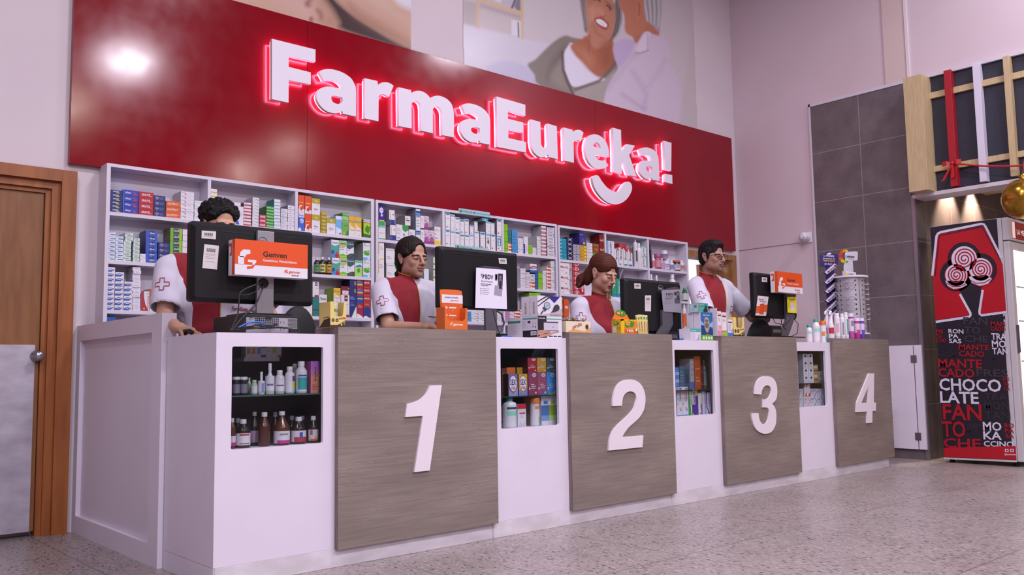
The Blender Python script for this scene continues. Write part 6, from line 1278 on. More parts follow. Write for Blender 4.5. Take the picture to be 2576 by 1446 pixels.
# ================================================================ THINGS ON THE COUNTER
def rdir(x, y): d = ray(x, y); return d[0]/d[1]
def pxt(g, s, x0, y0, x1, y1, h, col, Y, lift=.001, bold=.02, italic=0.):
    """lettering on the plane Y whose base line runs from one photo point to another"""
    a, b_, c = U(x0, y0, Y=Y), U(x1, y1, Y=Y), U(x0, y0-h, Y=Y); a.y -= lift
    g.text(s, a, (b_-a+Vector((0, -lift, 0))), ZU, abs(c.z-a.z), M(col, .4) if isinstance(col, str) else col, w=(b_-a).length, bold=bold, italic=italic); return g
BLK = M('#121014', .4, spec=.35); BLK2 = M('#100e12', .55, spec=.3); SIL = M('#9a949c', .35, .6); GRY = M('#5f5a62', .4, .3)
def monitor(label, xl, xr, yt, yb, Y, zb=None, r=.012, stickers=(), dell=None):
    a, b_ = U(xl, (yt+yb)/2, Y=Y), U(xr, (yt+yb)/2, Y=Y); zt_ = (U(xl, yt, Y=Y).z+U(xr, yt+(xr-xl)*.075, Y=Y).z)/2; z0 = zb if zb else U(xl, yb, Y=Y).z
    t = thing('monitor', label, 'monitor', ((a.x+b_.x)/2, Y, z0))
    def rr(x0, x1, za, zc, rad): return [(x0+rad, za), (x1-rad, za), (x1-rad*.3, za+rad*.3), (x1, za+rad), (x1, zc-rad), (x1-rad*.3, zc-rad*.3), (x1-rad, zc), (x0+rad, zc), (x0+rad*.3, zc-rad*.3), (x0, zc-rad), (x0, za+rad), (x0+rad*.3, za+rad*.3)]
    g = G(); o1 = rr(a.x, b_.x, z0, zt_, r); o2 = rr(a.x+.018, b_.x-.018, z0+.018, zt_-.018, r)
    n = len(o1); P1_ = [(p[0], Y+.018, p[1]) for p in o1]; P2_ = [(p[0], Y, p[1]) for p in o2]; P3_ = [(p[0], Y+.05, p[1]) for p in o1]
    g.add(P1_+P2_, [(i, (i+1) % n, (i+1) % n+n, i+n) for i in range(n)]+[tuple(range(n, 2*n))], BLK2, False); g.add(P1_+P3_, [((i+1) % n, i, i+n, (i+1) % n+n) for i in range(n)], BLK); g.obj('back_shell', t)
    G().add([(p[0], Y+.0505, p[1]) for p in o1], [tuple(range(n))[::-1]], M('#0c0c10', .15)).obj('screen', t)
    G().box((a.x+.06, Y-.0012, zt_-.040), (b_.x-.06, Y-.0002, zt_-.036), '#0c0b0d').obj('vent_slot', t)
    for k, (q, kind) in enumerate(stickers):
        g = G(); g.px([q], M('#cfc6c8', .5), Y=Y, lift=.0022, th=.0006); (x0, y0), (x1, y1), _, (x3, y3) = q
        for i in range(14):
            f0 = .2+.6*i/14; f1 = f0+(.02 if i % 3 else .035)
            pt = lambda f, v: (x0+(x1-x0)*f+(x3-x0)*v, y0+(y1-y0)*f+(y3-y0)*v)
            v0, v1 = (.15, .3) if kind == 'tall' else (.25, .62); g.px([[pt(f0, v0), pt(f1, v0), pt(f1, v1), pt(f0, v1)]], M('#3c383c', .6), Y=Y, lift=.0025)
        for v in ((.38, .42, .5, .56, .7) if kind == 'tall' else (.74,)): g.px([[pt(.15, v), pt(.8, v), pt(.8, v+.012 if kind == 'tall' else v+.06), pt(.15, v+.012 if kind == 'tall' else v+.06)]], M('#8c868a', .6), Y=Y, lift=.0025)
        g.obj('sticker', t)
    if dell:
        c = U(*dell[:2], Y=Y); R_ = dell[2]; g = G(); g.tube([(c.x+R_*math.cos(v), Y-.001, c.z+R_*math.sin(v)) for v in [i*math.pi/12 for i in range(24)]], .0012, M('#b8b2bc', .3, .6), 6, closed=True)
        g.text('DELL', (c.x-R_*.72, Y-.0014, c.z-R_*.24), XU, ZU, R_*.5, M('#b8b2bc', .3), w=R_*1.44, bold=.03); g.obj('logo', t)
    return t, a.x, b_.x, z0, zt_
def gen_logo(g, x, y, s, Y, m1, m2, lift):
    """the two hooked strokes of the carton's emblem, s = photo pixels"""
    g.px([[(x, y), (x, y-s*.35), (x+s*.12, y-s*.75), (x+s*.4, y-s*.95), (x+s*.75, y-s*.97), (x+s*.75, y-s*.68), (x+s*.42, y-s*.64), (x+s*.3, y-s*.5), (x+s*.28, y)]], m1, Y=Y, lift=lift)
    g.px([[(x+s*.32, y+s*.06), (x+s*.68, y+s*.06), (x+s*.68, y-s*.16), (x+s*1.02, y-s*.15), (x+s*1.02, y+s*.12), (x+s*.85, y+s*.45), (x+s*.42, y+s*.52), (x+s*.42, y+s*.26), (x+s*.66, y+s*.22), (x+s*.66, y+s*.15)]], m2, Y=Y, lift=lift)
OR_, WHc = '#dc4f1c', '#e0d8e0'
# ---- desktop computer, first monitor, its cables
PX, PY = U(613, 832, Y=3.80).x, 3.80; PXE = U(758, 830, Y=3.80).x; ZB = 1.0825; ZPT = 1.172
t = thing('desktop_computer', 'black desktop computer lying flat under the left monitor, its grey rear facing out', 'computer', ((PX+PXE)/2, 3.97, ZB))
G().box((PX, PY+.004, ZB), (PXE, 4.135, ZPT), M('#1c191c', .5), .003).obj('case', t)
g = G(); PLT = M('#a8a2ac', .4, .3); g.box((PX+.012, PY, ZB+.006), (PXE-.022, PY+.0035, ZPT-.014), PLT); g.obj('rear_plate', t)
g = G(); D_ = M('#141216', .7)
w_ = PXE-PX
for i in range(13):
    for j in range(5):
        x = PX+.055+i*.0092; z = ZB+.030+j*.0092
        if j == 0 and i < 9: continue
        g.box((x, PY-.0008, z), (x+.0062, PY-.0002, z+.0062), D_)
for i in range(9):
    for j in range(7): x = PX+.218+i*.0052+(j % 2)*.0026; z = ZB+.032+j*.0062; g.box((x, PY-.0008, z), (x+.0034, PY-.0002, z+.0036), D_)
for x in (.180, .197):
    for z in (.018, .052): g.box((PX+x, PY-.0008, ZB+z), (PX+x+.0022, PY-.0002, ZB+z+.007), D_)
g.box((PX+.105, PY-.003, ZPT-.022), (PX+.135, PY-.0002, ZPT-.013), D_).box((PX+.222, PY-.012, ZB+.008), (PX+.262, PY-.0002, ZB+.026), D_)
g.obj('vent_holes', t)
G().px([[(640, 829), (647, 829), (647, 823), (640, 823)]], M('#d8c23a', .4), Y=PY, lift=.001).obj('port', t)
t1, ma, mb, mz0, mz1 = monitor('large black monitor seen from behind at the left, orange and white carton taped on it', 481, 790, 557, 757, 3.865, stickers=(([(507.5, 579.5), (543.5, 582), (543, 602), (507, 599)], 'wide'), ([(514, 614), (551, 618), (546, 678), (509, 674)], 'tall')))
m_ = M('#97929a', .38, .55); x0, x1 = U(648, 700, Y=3.84).x, U(690, 700, Y=3.84).x
G().box((x0, 3.843, ZPT+.006), (x1, 3.862, U(650, 579, Y=3.84).z), m_, .002).obj('stand_post', t1)
G().box((x0-.07, 3.81, ZPT+.0008), (x1+.08, 4.02, ZPT+.0075), BLK, .002).obj('stand_base', t1)
c = U(663, 712, Y=3.842); G().lathe([(.024, 0), (.024, -.004), (.018, -.005)], M('#0e0c10', .2), (c.x, 3.8425, c.z), 24, ax='y').obj('cable_hole', t1)
c = U(661, 608, Y=3.8425); R_ = .022; g = G(); g.tube([(c.x+R_*math.cos(v), 3.8415, c.z+R_*math.sin(v)) for v in [i*math.pi/12 for i in range(24)]], .0011, M('#3a363c', .4), 6, closed=True); g.text('DELL', (c.x-R_*.72, 3.8415, c.z-R_*.24), XU, ZU, R_*.5, M('#3a363c', .4), w=R_*1.44, bold=.03); g.obj('logo', t1)
def promo(label, fx0, fx1, sx0, yt, yb, Y, slope, txt=True):
    """orange and white carton: front from fx0 to fx1, left side to sx0"""
    ym = (yt+yb)/2; X0, X1 = U(fx0, ym, Y=Y).x, U(fx1, ym, Y=Y).x; z1 = U(fx0, yt, Y=Y).z; z0 = U(fx0, yb, Y=Y).z; dp = min(max(X0/rdir(sx0, ym)-Y, .03), .11)
    t = thing('promo_carton', label, 'carton', ((X0+X1)/2, Y, z0)); g = G().box((X0, Y, z0), (X1, Y+dp, z1), WHc)
    zz = z0+(z1-z0)*.30; g.add([(X0, Y-.0006, zz), (X1, Y-.0006, zz), (X1, Y-.0006, z1), (X0, Y-.0006, z1)], [(0, 1, 2, 3)], M(OR_, .4))
    for a0, a1 in ((0, .42),): g.add([(X0-.0006, Y+dp*a1, z0), (X0-.0006, Y+dp*a0, z0), (X0-.0006, Y+dp*a0, z1), (X0-.0006, Y+dp*a1, z1)], [(0, 1, 2, 3)], M(OR_, .4))
    for a0, a1, b0, b1 in ((.5, .92, .82, .9), (.5, .62, .6, .82), (.5, .8, .55, .62)): g.add([(X0-.001, Y+dp*a1, z0+(z1-z0)*b0), (X0-.001, Y+dp*a0, z0+(z1-z0)*b0), (X0-.001, Y+dp*a0, z0+(z1-z0)*b1), (X0-.001, Y+dp*a1, z0+(z1-z0)*b1)], [(0, 1, 2, 3)], M('#d8452a', .4))
    W_, H_ = X1-X0, z1-z0; q = lambda u, v: (X0+u*W_, Y-.001, z0+v*H_)
    P = lambda pts, m: g.add([q(*p) for p in pts], [tuple(range(len(pts)))], M(m, .4))
    P([(.04, .30), (.04, .52), (.12, .52), (.12, .30)], WHc); P([(.06, .50), (.07, .64), (.11, .72), (.20, .72), (.20, .60), (.15, .58), (.13, .50)], WHc); P([(.17, .44), (.28, .44), (.28, .38), (.25, .30), (.23, .30), (.23, .37), (.17, .37)], WHc)
    P([(.23, .30), (.265, .30), (.24, .21), (.16, .17), (.16, .25), (.22, .26)], OR_)
    if txt:
        g.text('Genven', q(.37, .56), XU, ZU, H_*.15, M('#3a1c1c', .4), w=W_*.33, bold=.035); g.text('Genéricos Venezolanos', q(.37, .42), XU, ZU, H_*.075, M(WHc, .4), w=W_*.47, bold=.02)
        g.text('genven', q(.73, .14), XU, ZU, H_*.075, M(OR_, .4), w=W_*.16, bold=.02); g.text('GRUPO LEM', q(.77, .055), XU, ZU, H_*.035, M('#2c2834', .4), w=W_*.10, bold=.03)
        P([(.67, .14), (.67, .19), (.69, .23), (.71, .23), (.71, .20), (.69, .18), (.69, .14)], OR_); P([(.70, .12), (.72, .14), (.72, .18), (.70, .18)], OR_)
    g.obj('carton', t, world=True); return t
promo('orange and white promotional carton taped to the back of the left monitor', 591, 774, 575, 600, 690, 3.775, .06)
# cables
t = thing('cable_bundle', 'black and blue cables hanging from the left monitor onto the counter', 'cables', (1.75, 3.78, ZB))
def cab(pts, r, col, nm='cable', Y=3.79, par=None):
    P = [U(p[0], p[1], Y=(p[2] if len(p) > 2 else Y)) for p in pts]; Q = []
    for i in range(len(P)-1):
        p0, p1, p2, p3 = P[max(i-1, 0)], P[i], P[i+1], P[min(i+2, len(P)-1)]
        for j in range(6): s_ = j/6; Q.append(.5*((2*p1)+(p2-p0)*s_+(2*p0-5*p1+4*p2-p3)*s_*s_+(3*p1-p0-3*p2+p3)*s_**3))
    Q.append(P[-1]); 
    for q_ in Q: q_.z = max(q_.z, (ZB if par is None else 0)+r)
    G().tube(Q, r, M(col, .45), 8).obj(nm, t if par is None else par)
cab([(662, 710, 3.835), (640, 717), (606, 734), (601, 760), (598, 790), (588, 815), (580, 832)], .0035, '#2a262c'); cab([(665, 714, 3.835), (655, 740), (643, 765), (618, 790), (600, 810), (585, 830)], .0038, '#2a262c'); cab([(660, 716, 3.835), (640, 735), (615, 742), (603, 740)], .002, '#2a262c')
cab([(600, 824, 3.775), (625, 812, 3.77), (650, 810, 3.77), (668, 816, 3.78), (676, 822, 3.79)], .0042, '#2f6fd0', 'network_cable')
for k in range(7): cab([(590+random.uniform(0, 40), 829-k, 3.76), (625+random.uniform(-15, 25), 820+random.uniform(-5, 7), 3.765-.003*k), (655+random.uniform(-15, 25), 826+random.uniform(-9, 4), 3.76-.003*k), (690+random.uniform(-15, 15), 829-random.uniform(0, 8), 3.765-.003*k), (735-random.uniform(0, 30), 827-random.uniform(0, 6), 3.775)], .0024, '#1a181c')
cab([(676, 825, 3.78), (688, 818, 3.775), (697, 815, 3.77)], .006, '#201e22', 'plug'); cab([(628, 800, 3.79), (650, 795, 3.785), (655, 815, 3.785), (665, 826, 3.77)], .002, '#201e22')
# mouse under the hand
mc = U(470, 834, Y=4.135)
t = thing('computer_mouse', 'black computer mouse under the hand at the left end of the counter', 'mouse', (mc.x, 4.14, 1.0825))
G().ell((mc.x, 4.135, 1.0835+.0165), (.030, .052, .0165), BLK, 20, 12).obj('mouse_body', t); G().ell((mc.x, 4.105, 1.0835+.030), (.004, .009, .004), GRY, 10, 8).obj('scroll_wheel', t)
# ---- second monitor with bank notice
t2, a2_, b2_, z0_, z1_ = monitor('large black monitor seen from behind in the middle with a printed bank notice taped on', 1108, 1306, 620, 774, 3.95, stickers=(([(1254, 649), (1274, 650), (1275, 664), (1256, 663)], 'wide'),))
x0, x1 = U(1222, 800, Y=3.93).x, U(1251, 800, Y=3.93).x; G().box((x0, 3.93, 1.088), (x1, 3.948, 1.38), GRY, .002).obj('stand_post', t2); G().box((x0-.09, 3.88, 1.0828), (x1+.09, 4.06, 1.089), BLK, .002).obj('stand_base', t2)
def notice(label, q, Y, dark=False, sleeve=True):
    """printed A4 bank notice; q = corners in the photo: top left, top right, bottom right, bottom left"""
    g = G(); wc = '#8e8894' if dark else '#e2dbea'; t = thing('paper_notice', label, 'notice', tuple(U(*q[3], Y=Y)))
    g.px([q], M(wc, .5), Y=Y, th=.001); pt = lambda u, v: (q[0][0]+(q[1][0]-q[0][0])*u+(q[3][0]-q[0][0])*v, q[0][1]+(q[1][1]-q[0][1])*u+(q[3][1]-q[0][1])*v)
    P = lambda pts, c, l=.0006: g.px([[pt(*p) for p in pts]], M(c, .5), Y=Y, lift=l); ink = '#2c2838' if not dark else '#201c28'
    P([(.15, .16), (.20, .12), (.22, .27)], '#8c869c'); P([(.22, .14), (.29, .17), (.23, .28)], ink)
    a = pt(.31, .26); b_ = pt(.58, .265); hp = abs(pt(0, .11)[1]-pt(0, 0)[1]); pxt(g, 'BDV', a[0], a[1], b_[0], b_[1], hp, ink, Y, .0008, .05)
    a = pt(.18, .335); b_ = pt(.56, .34); pxt(g, 'Banco de Venezuela', *a, *b_, hp*.30, '#5c566c' if not dark else ink, Y, .0008); a = pt(.16, .40); b_ = pt(.52, .405); pxt(g, 'Paga aquí de inmediato', *a, *b_, hp*.28, '#3c3848', Y, .0008); a = pt(.16, .44); b_ = pt(.42, .445); pxt(g, 'con PagomóvilBDV', *a, *b_, hp*.28, '#5c566c', Y, .0008)
    for i in range(4): v = .50+i*.045; P([(.16, v), (.19, v), (.19, v+.014), (.16, v+.014)], ink); P([(.22, v), (.46-.03*(i % 2), v), (.46-.03*(i % 2), v+.008), (.22, v+.008)], '#8a8496')
    P([(.64, .12), (.72, .12), (.72, .28), (.64, .28)], '#3c3844'); P([(.655, .14), (.705, .14), (.705, .24), (.655, .24)], '#b4aebc')
    P([(.74, .10), (.90, .10), (.90, .50), (.74, .50)], '#2c2830'); g.px([[pt(.815+.035*math.cos(a_), .185+.035*math.sin(a_)*.9) for a_ in [i*math.pi/5 for i in range(10)]]], M('#8c8490', .5), Y=Y, lift=.0009); P([(.76, .26), (.80, .22), (.85, .22), (.89, .28), (.89, .48), (.76, .48)], '#6c6674', .0009); P([(.79, .28), (.86, .28), (.87, .48), (.78, .48)], '#1c1a22', .0012)
    P([(.64, .40), (.90, .40), (.88, .66), (.62, .64)], '#9c96a6' if not dark else '#4c4854', .0011)
    g.obj('sheet', t)
    if sleeve:
        SL = bpy.data.materials.get('plastic_sleeve')
        if SL is None:
            SL = GLS.copy(); SL.name = 'plastic_sleeve'
        g = G(); g.px([[(q[0][0]+1, q[0][1]), (q[0][0]+(q[1][0]-q[0][0])*.3, q[0][1]-5), (q[0][0]+(q[1][0]-q[0][0])*.75, q[1][1]-7), (q[1][0]-1, q[1][1])]], M('#4c484e', .2), Y=Y+.0002, th=.0005); g.obj('sleeve_top', t)
    return t
notice('white printed bank notice taped to the middle monitor, slightly curled', [(1198, 673), (1273, 679), (1275.5, 777.5), (1195.5, 774)], 3.925)
t = t2
g = G(); P = [U(p[0], p[1], Y=3.80) for p in ((1248, 780), (1262, 790), (1268, 812), (1262, 833), (1246, 840))]; g.tube(P, .006, M('#3c3a40', .5), 8); g.obj('cable', t2)
g = G(); P = [U(p[0], p[1], Y=3.80) for p in ((1240, 780), (1246, 805), (1252, 828), (1258, 838))]; g.tube(P, .003, M('#2c2a30', .5), 8); g.obj('cable', t2)
t = thing('cable_box', 'black cable adapter with blue lead on the white counter beside the tensiometer cartons', 'adapter', tuple(U(1265, 843, Y=3.76)))
t.location.z = 1.0825; X_ = U(1252, 840, Y=3.76).x
G().box((X_, 3.74, 1.0828), (X_+.06, 3.80, 1.104), BLK, .003).obj('adapter_body', t); G().tube([(X_, 3.73, 1.0865), (X_+.05, 3.728, 1.088), (X_+.09, 3.735, 1.0865)], .004, M('#2f6fd0', .4), 8).obj('blue_lead', t)
# ---- third monitor
t3, a3_, b3_, z03, z13 = monitor('black monitor seen from behind beside the woman, with small clear-sleeved notice', 1575, 1716, 699, 826, 3.92, zb=1.135, stickers=(([(1595.5, 712), (1611.5, 713), (1612, 726), (1596, 725.5)], 'wide'), ([(1622.5, 743), (1638, 743), (1637.5, 783), (1622.5, 782.5)], 'tall')), dell=(1662, 726, .026))
x0, x1 = U(1671, 800, Y=3.88).x, U(1697, 800, Y=3.88).x
G().prism([(x0, 3.895, 1.30), (x1, 3.895, 1.30), (x1, 3.895, 1.20), (x1-.07, 3.895, 1.12), (x1-.07, 3.895, 1.088), (x0-.07, 3.895, 1.088), (x0-.07, 3.895, 1.12), (x0, 3.895, 1.19)], (0, .02, 0), GRY).obj('stand_post', t3); G().box((x0-.14, 3.86, 1.0828), (x1-.02, 4.02, 1.0885), BLK).obj('stand_base', t3)
notice('grey-looking bank notice in a clear plastic sleeve hung on the monitor beside the woman', [(1664, 730), (1713, 727.5), (1715, 787), (1669, 783)], 3.89, dark=True)
t = thing('card_reader', 'dark green and black payment terminal with blue strap beside the tall blue carton', 'terminal', tuple(U(1712, 850, Y=3.80))); t.location.z = 1.0825; X_ = U(1696, 848, Y=3.80).x
G().box((X_+.01, 3.79, 1.083), (X_+.15, 3.86, 1.10), M('#10201e', .4), .003).obj('terminal_base', t); G().box((X_+.10, 3.80, 1.1005), (X_+.16, 3.85, 1.165), M('#1c4a44', .4), .004).obj('terminal_body', t); G().tube([(X_+.02, 3.77, 1.089), (X_+.05, 3.765, 1.094), (X_+.085, 3.77, 1.088)], .005, M('#2f6fc0', .4), 8).obj('strap', t)
# ---- fourth monitor
t4, a4_, b4_, z04, z14 = monitor('black monitor at counter three, its back towards the camera with orange and white carton', 1901, 2005, 686, 798, 3.80, stickers=(([(1917, 697), (1930, 698), (1930, 710), (1916.5, 708.5)], 'wide'),))
x0, x1 = U(1979, 760, Y=3.77).x, U(1999, 760, Y=3.77).x
G().prism([(x0, 3.777, 1.50), (x1, 3.777, 1.50), (x1, 3.777, 1.27), (x1-.11, 3.777, 1.123), (x0-.11, 3.777, 1.123), (x0, 3.777, 1.26)], (0, .018, 0), GRY).obj('stand_post', t4); G().box((x0-.16, 3.70, 1.1175), (x1+.02, 3.87, 1.1232), BLK).obj('stand_base', t4)
g = G(); 
for pts in (((1942, 795), (1950, 812), (1975, 818), (1990, 800)), ((1996, 800), (2008, 815), (2006, 838), (1992, 846)), ((1965, 795), (1966, 815), (1978, 830))): g.tube([U(p[0], p[1], Y=3.74) for p in pts], .003, BLK, 6)
g.obj('cables', t4)
promo('orange and white promotional carton on top of the monitor at counter three', 1957, 2018, 1938, 682, 734, 3.70, .02)
t = thing('payment_card_sign', 'white and orange printed card stuck to the monitor at counter three', 'sign', tuple(U(1900, 793, Y=3.79)))
g = G(); g.px([[(1906.5, 743.5), (1933.5, 746), (1927, 794.5), (1900.5, 793)]], M('#ddd4dc', .4), Y=3.796, th=.001); g.px([[(1903, 770), (1931, 766), (1929.5, 784), (1901.5, 788)]], M('#d8582c', .4), Y=3.796, lift=.0006); g.px([[(1912, 764), (1923, 763), (1920.5, 791), (1909.5, 790)]], M('#c8481c', .4), Y=3.796, lift=.001)
pxt(g, 'Paga aquí', 1909, 754, 1921, 755, 3.2, '#5c4c54', 3.796, .0012); pxt(g, 'Ultramasivo', 1911, 759, 1927, 760, 2.6, '#b84c4c', 3.796, .0012); g.obj('card', t)
t = thing('price_tag_sign', 'bright yellow rounded card hanging on the monitor stand at counter three', 'sign', tuple(U(1982, 786, Y=3.75)))
g = G(); g.px([smooth([(1980, 748, 1), (1983, 746.5), (2000, 746.5), (2002.5, 748.5), (2004, 785), (2002, 787), (1984, 786), (1981.5, 783)], 3)], M('#e8d41c', .4), Y=3.76, th=.002); g.px([[(1988, 761), (1998, 761), (1999, 782), (1989, 781)]], M('#e0dce0', .4), Y=3.76, lift=.0006)
for i in range(2): g.px([[(1985, 753+i*3), (1999, 753+i*3), (1999, 754+i*3), (1985, 754+i*3)]], M('#4c4420', .4), Y=3.76, lift=.0006)
g.obj('card', t)
t = thing('receipt_printer', 'small black receipt device under the monitor at counter three', 'printer', tuple(U(1955, 844, Y=3.70))); t.location.z = 1.1165; X_ = U(1942, 835, Y=3.70).x; X2_ = U(1967, 835, Y=3.70).x
G().box((X_, 3.70, 1.1168), (X2_, 3.79, 1.205), BLK, .006).obj('printer_body', t); G().box((X_+.015, 3.6985, 1.15), (X2_-.015, 3.6998, 1.175), GRY).obj('paper_slot', t)
t = thing('keyboard', 'black keyboard lying at the right end of counter three', 'keyboard', tuple(U(2000, 850, Y=3.72))); t.location.z = 1.1168; X_ = U(1968, 848, Y=3.72).x; X2_ = U(2003, 848, Y=3.72).x
G().box((X_, 3.70, 1.1168), (min(X2_, 6.21), 3.78, 1.128), BLK, .003).obj('keyboard_body', t)
# office stools whose black backs show
def stool(label, x, y, zt_, w):
    t = thing('office_stool', label, 'stool', (x, y, .1)); m = M('#141216', .7)
    G().lathe([(.03, .1+.16), (.03, .62)], SIL, (x, y, 0), 16).obj('post', t)
    for k in range(5):
        a = k*2*math.pi/5+.3; G().tube([(x, y, .20), (x+.25*math.cos(a), y+.25*math.sin(a), .145)], [.02, .014], BLK, 8).obj('base_leg', t); G().ell((x+.25*math.cos(a), y+.25*math.sin(a), .126), (.024, .024, .024), BLK2, 12, 8).obj('caster', t)
    G().ell((x, y, .65), (.22, .21, .045), m, 28, 12).obj('seat', t); G().tube([(x, y-.12, .62), (x, y-.22, .72), (x, y-.23, .95)], .014, BLK, 8).obj('back_bar', t)
    G().ell((x, y-.20, zt_-.20), (w, .045, .20), m, 28, 16).obj('backrest', t)
sp_ = U(750, 769, Y=4.52); stool('black office stool whose rounded backrest shows to the right of the left computer', sp_.x, 4.72, sp_.z, .12)
sp_ = U(1912, 802, Y=3.935); props(G().ell((sp_.x, 3.935, sp_.z-.25), (.21, .038, .25), M('#0e0c10', .8), 36, 20).obj('black_bag'), 'black rounded bag standing behind the edge of counter three, in front of the forearm', 'bag')
# ---- cartons between counters one and two
def carton(name, label, cat, X0, X1, Y0, Y1, z0, z1, base, side, deco=None, group=None):
    g = G().box((X0, Y0, z0), (X1, Y1, z1), M(base, .42)); w, h, d = X1-X0, z1-z0, Y1-Y0
    class K_:
        def f(s, pts, c, k=1): g.add([(X0+a*w, Y0-.0005*k, z0+b_*h) for a, b_ in pts], [tuple(range(len(pts)))], M(c, .42))
        def s(s, pts, c, k=1): g.add([(X0-.0005*k, Y1-a*d, z0+b_*h) for a, b_ in pts], [tuple(range(len(pts)))], M(c, .42))
        def ft(s, st, a, b_, hh, c, wd, bold=.03, k=2, it=0): g.text(st, (X0+a*w, Y0-.0005*k, z0+b_*h), XU, ZU, hh*h, M(c, .42), w=wd*w, bold=bold, italic=it)
        def st(s, st, a, b_, hh, c, wd, bold=.03, k=2, up=False):
            if up: g.text(st, (X0-.0005*k, Y1-a*d, z0+b_*h), (0, 0, 1), (0, 1, 0), hh*d, M(c, .42), w=wd*h, bold=bold)
            else: g.text(st, (X0-.0005*k, Y1-a*d, z0+b_*h), (0, -1, 0), ZU, hh*h, M(c, .42), w=wd*d, bold=bold)
    if side and side != base: K_().s([(0, 0), (1, 0), (1, 1), (0, 1)], side, .5)
    if deco: deco(K_())
    o = g.obj(name); return props(o, label, cat, group)
R4 = lambda a, b_, c, d: [(a, c), (b_, c), (b_, d), (a, d)]
EL = lambda cx, cz, rx, rz, n=20: [(cx+rx*math.cos(i*2*math.pi/n), cz+rz*math.sin(i*2*math.pi/n)) for i in range(n)]
def d_fox(k):
    k.f(R4(0, .36, 0, 1), '#241f26'); k.ft('FOX-ED', .03, .87, .06, '#dcd6e0', .28, .05); k.f(R4(.38, .98, .84, .9), '#5ca89c'); k.f(R4(.24, .84, .34, .74), '#c6bece', 2); k.f(R4(.24, .84, .70, .75), '#4c4852', 3); k.f(R4(.24, .84, .32, .35), '#5c5460', 3); k.f(EL(.62, .5, .035, .04), '#a49cac', 3)
    k.f([(0, .04), (.10, .12), (.34, .22), (.6, .26), (.88, .33), (.86, .28), (.6, .20), (.40, .08), (.2, .03), (0, -.0)], '#b88878', 4); k.f([(0, .1), (.0, .34), (.2, .36), (.5, .3), (.5, .24), (.2, .15)], '#b88878', 4)
    for i in range(3): k.f(R4(.45+i*.18, .60+i*.18, .05, .10), '#2c2830', 3)
    k.s(R4(.05, .95, .86, .93), '#5c9c94'); k.s(R4(.04, .96, .03, .36), '#1c1a20'); k.s(R4(.55, .92, .12, .30), '#dcd6e0', 2); k.s(EL(.42, .5, .1, .08), '#b4acb8'); k.s(EL(.42, .5, .075, .06), '#dcd6e2', 2); k.s(R4(.36, .54, .70, .8), '#2c2a36'); k.s(R4(.36, .54, .66, .7), '#b4acb8', 1)
    for i in range(9): k.s(R4(.05, .22+.06*(i % 2), .80-i*.045, .812-i*.045), '#a49cb0')
    for a, b_, c in ((.68, .62, '#b4acc4'), (.82, .62, '#b4acc4'), (.66, .48, '#a46080'), (.82, .46, '#3c2c80')): k.s(R4(a, a+.06, b_, b_+.08), c)
    for i in range(10): k.s(R4(.6+i*.03, .612+i*.03, .15, .26), '#2c2830', 3)
def d_white_back(k):
    k.s(R4(.02, .9, .74, .86), '#2c8c78')
    for i in range(12): k.s(R4(.06, .5+.35*((i*7) % 5)/5, .68-i*.045, .69-i*.045), '#a8a0b0')
def d_brix(k):
    k.f([(.34, 1), (.40, .97), (.0, .66), (0, .71)], '#2c2a34'); k.f([(.42, .92), (.46, .88), (0, .44), (0, .49)], '#2c2a34'); k.f([(.46, 1), (.93, 1), (.68, .66), (.5, .88)], '#2c2c80'); k.f([(.35, 1), (.46, 1), (.5, .88), (.42, .9)], '#5a5866', 2)
    k.f([(.0, .18), (.08, .06), (.5, .15), (.6, .28), (1, .4), (1, 0), (0, 0)], '#b6aebe'); k.f([(.18, .40), (.30, .50), (.38, .34), (.28, .20)], '#4a4652', 2); k.f(EL(.38, .52, .13, .19), '#5a5a68', 3); k.f(EL(.38, .52, .105, .155), '#a8bcc8', 4); k.f([(.34, .48), (.43, .58), (.42, .55), (.35, .46)], '#2c2a34', 5)
    k.f([(.09, .09), (.20, .28), (.24, .24), (.13, .07)], '#2c2a34', 2); k.f(smooth([(.52, .17, 1), (.60, .3), (.66, .5), (.78, .6), (.88, .52), (.88, .36), (.78, .26), (.64, .2)], 4), '#3c3a40', 3); k.ft('BRIXMEDIC', .5, .03, .07, '#b0885c', .46, .02, 3)
    k.st('BRIXMEDIC', .62, .12, .22, '#b09078', .6, .02, 2, True)
XB = 3.501; XE = 3.697
carton('tensiometer_carton', 'white and black carton with a hand picture, at the front below the twin tensiometer cartons', 'carton', XB, XE, 3.712, 3.846, 1.0825, 1.2085, '#dcd4e0', '#dcd4e0', d_fox)
carton('tensiometer_carton', 'white carton with green band, standing behind the hand-picture carton', 'carton', XB+.0, XE, 3.849, 3.975, 1.0825, 1.206, '#dcd4e0', '#dcd4e0', d_white_back)
carton('tensiometer_carton', 'white carton with pressure gauge picture, front one of the upper pair', 'carton', XB+.002, XE+.004, 3.712, 3.779, 1.2092, 1.327, '#dcd4e0', '#dcd4e0', d_brix)
carton('tensiometer_carton', 'white carton with sideways lettering, rear one of the upper pair', 'carton', XB+.002, XE+.004, 3.783, 3.85, 1.2092, 1.325, '#dcd4e0', '#dcd4e0', d_brix)
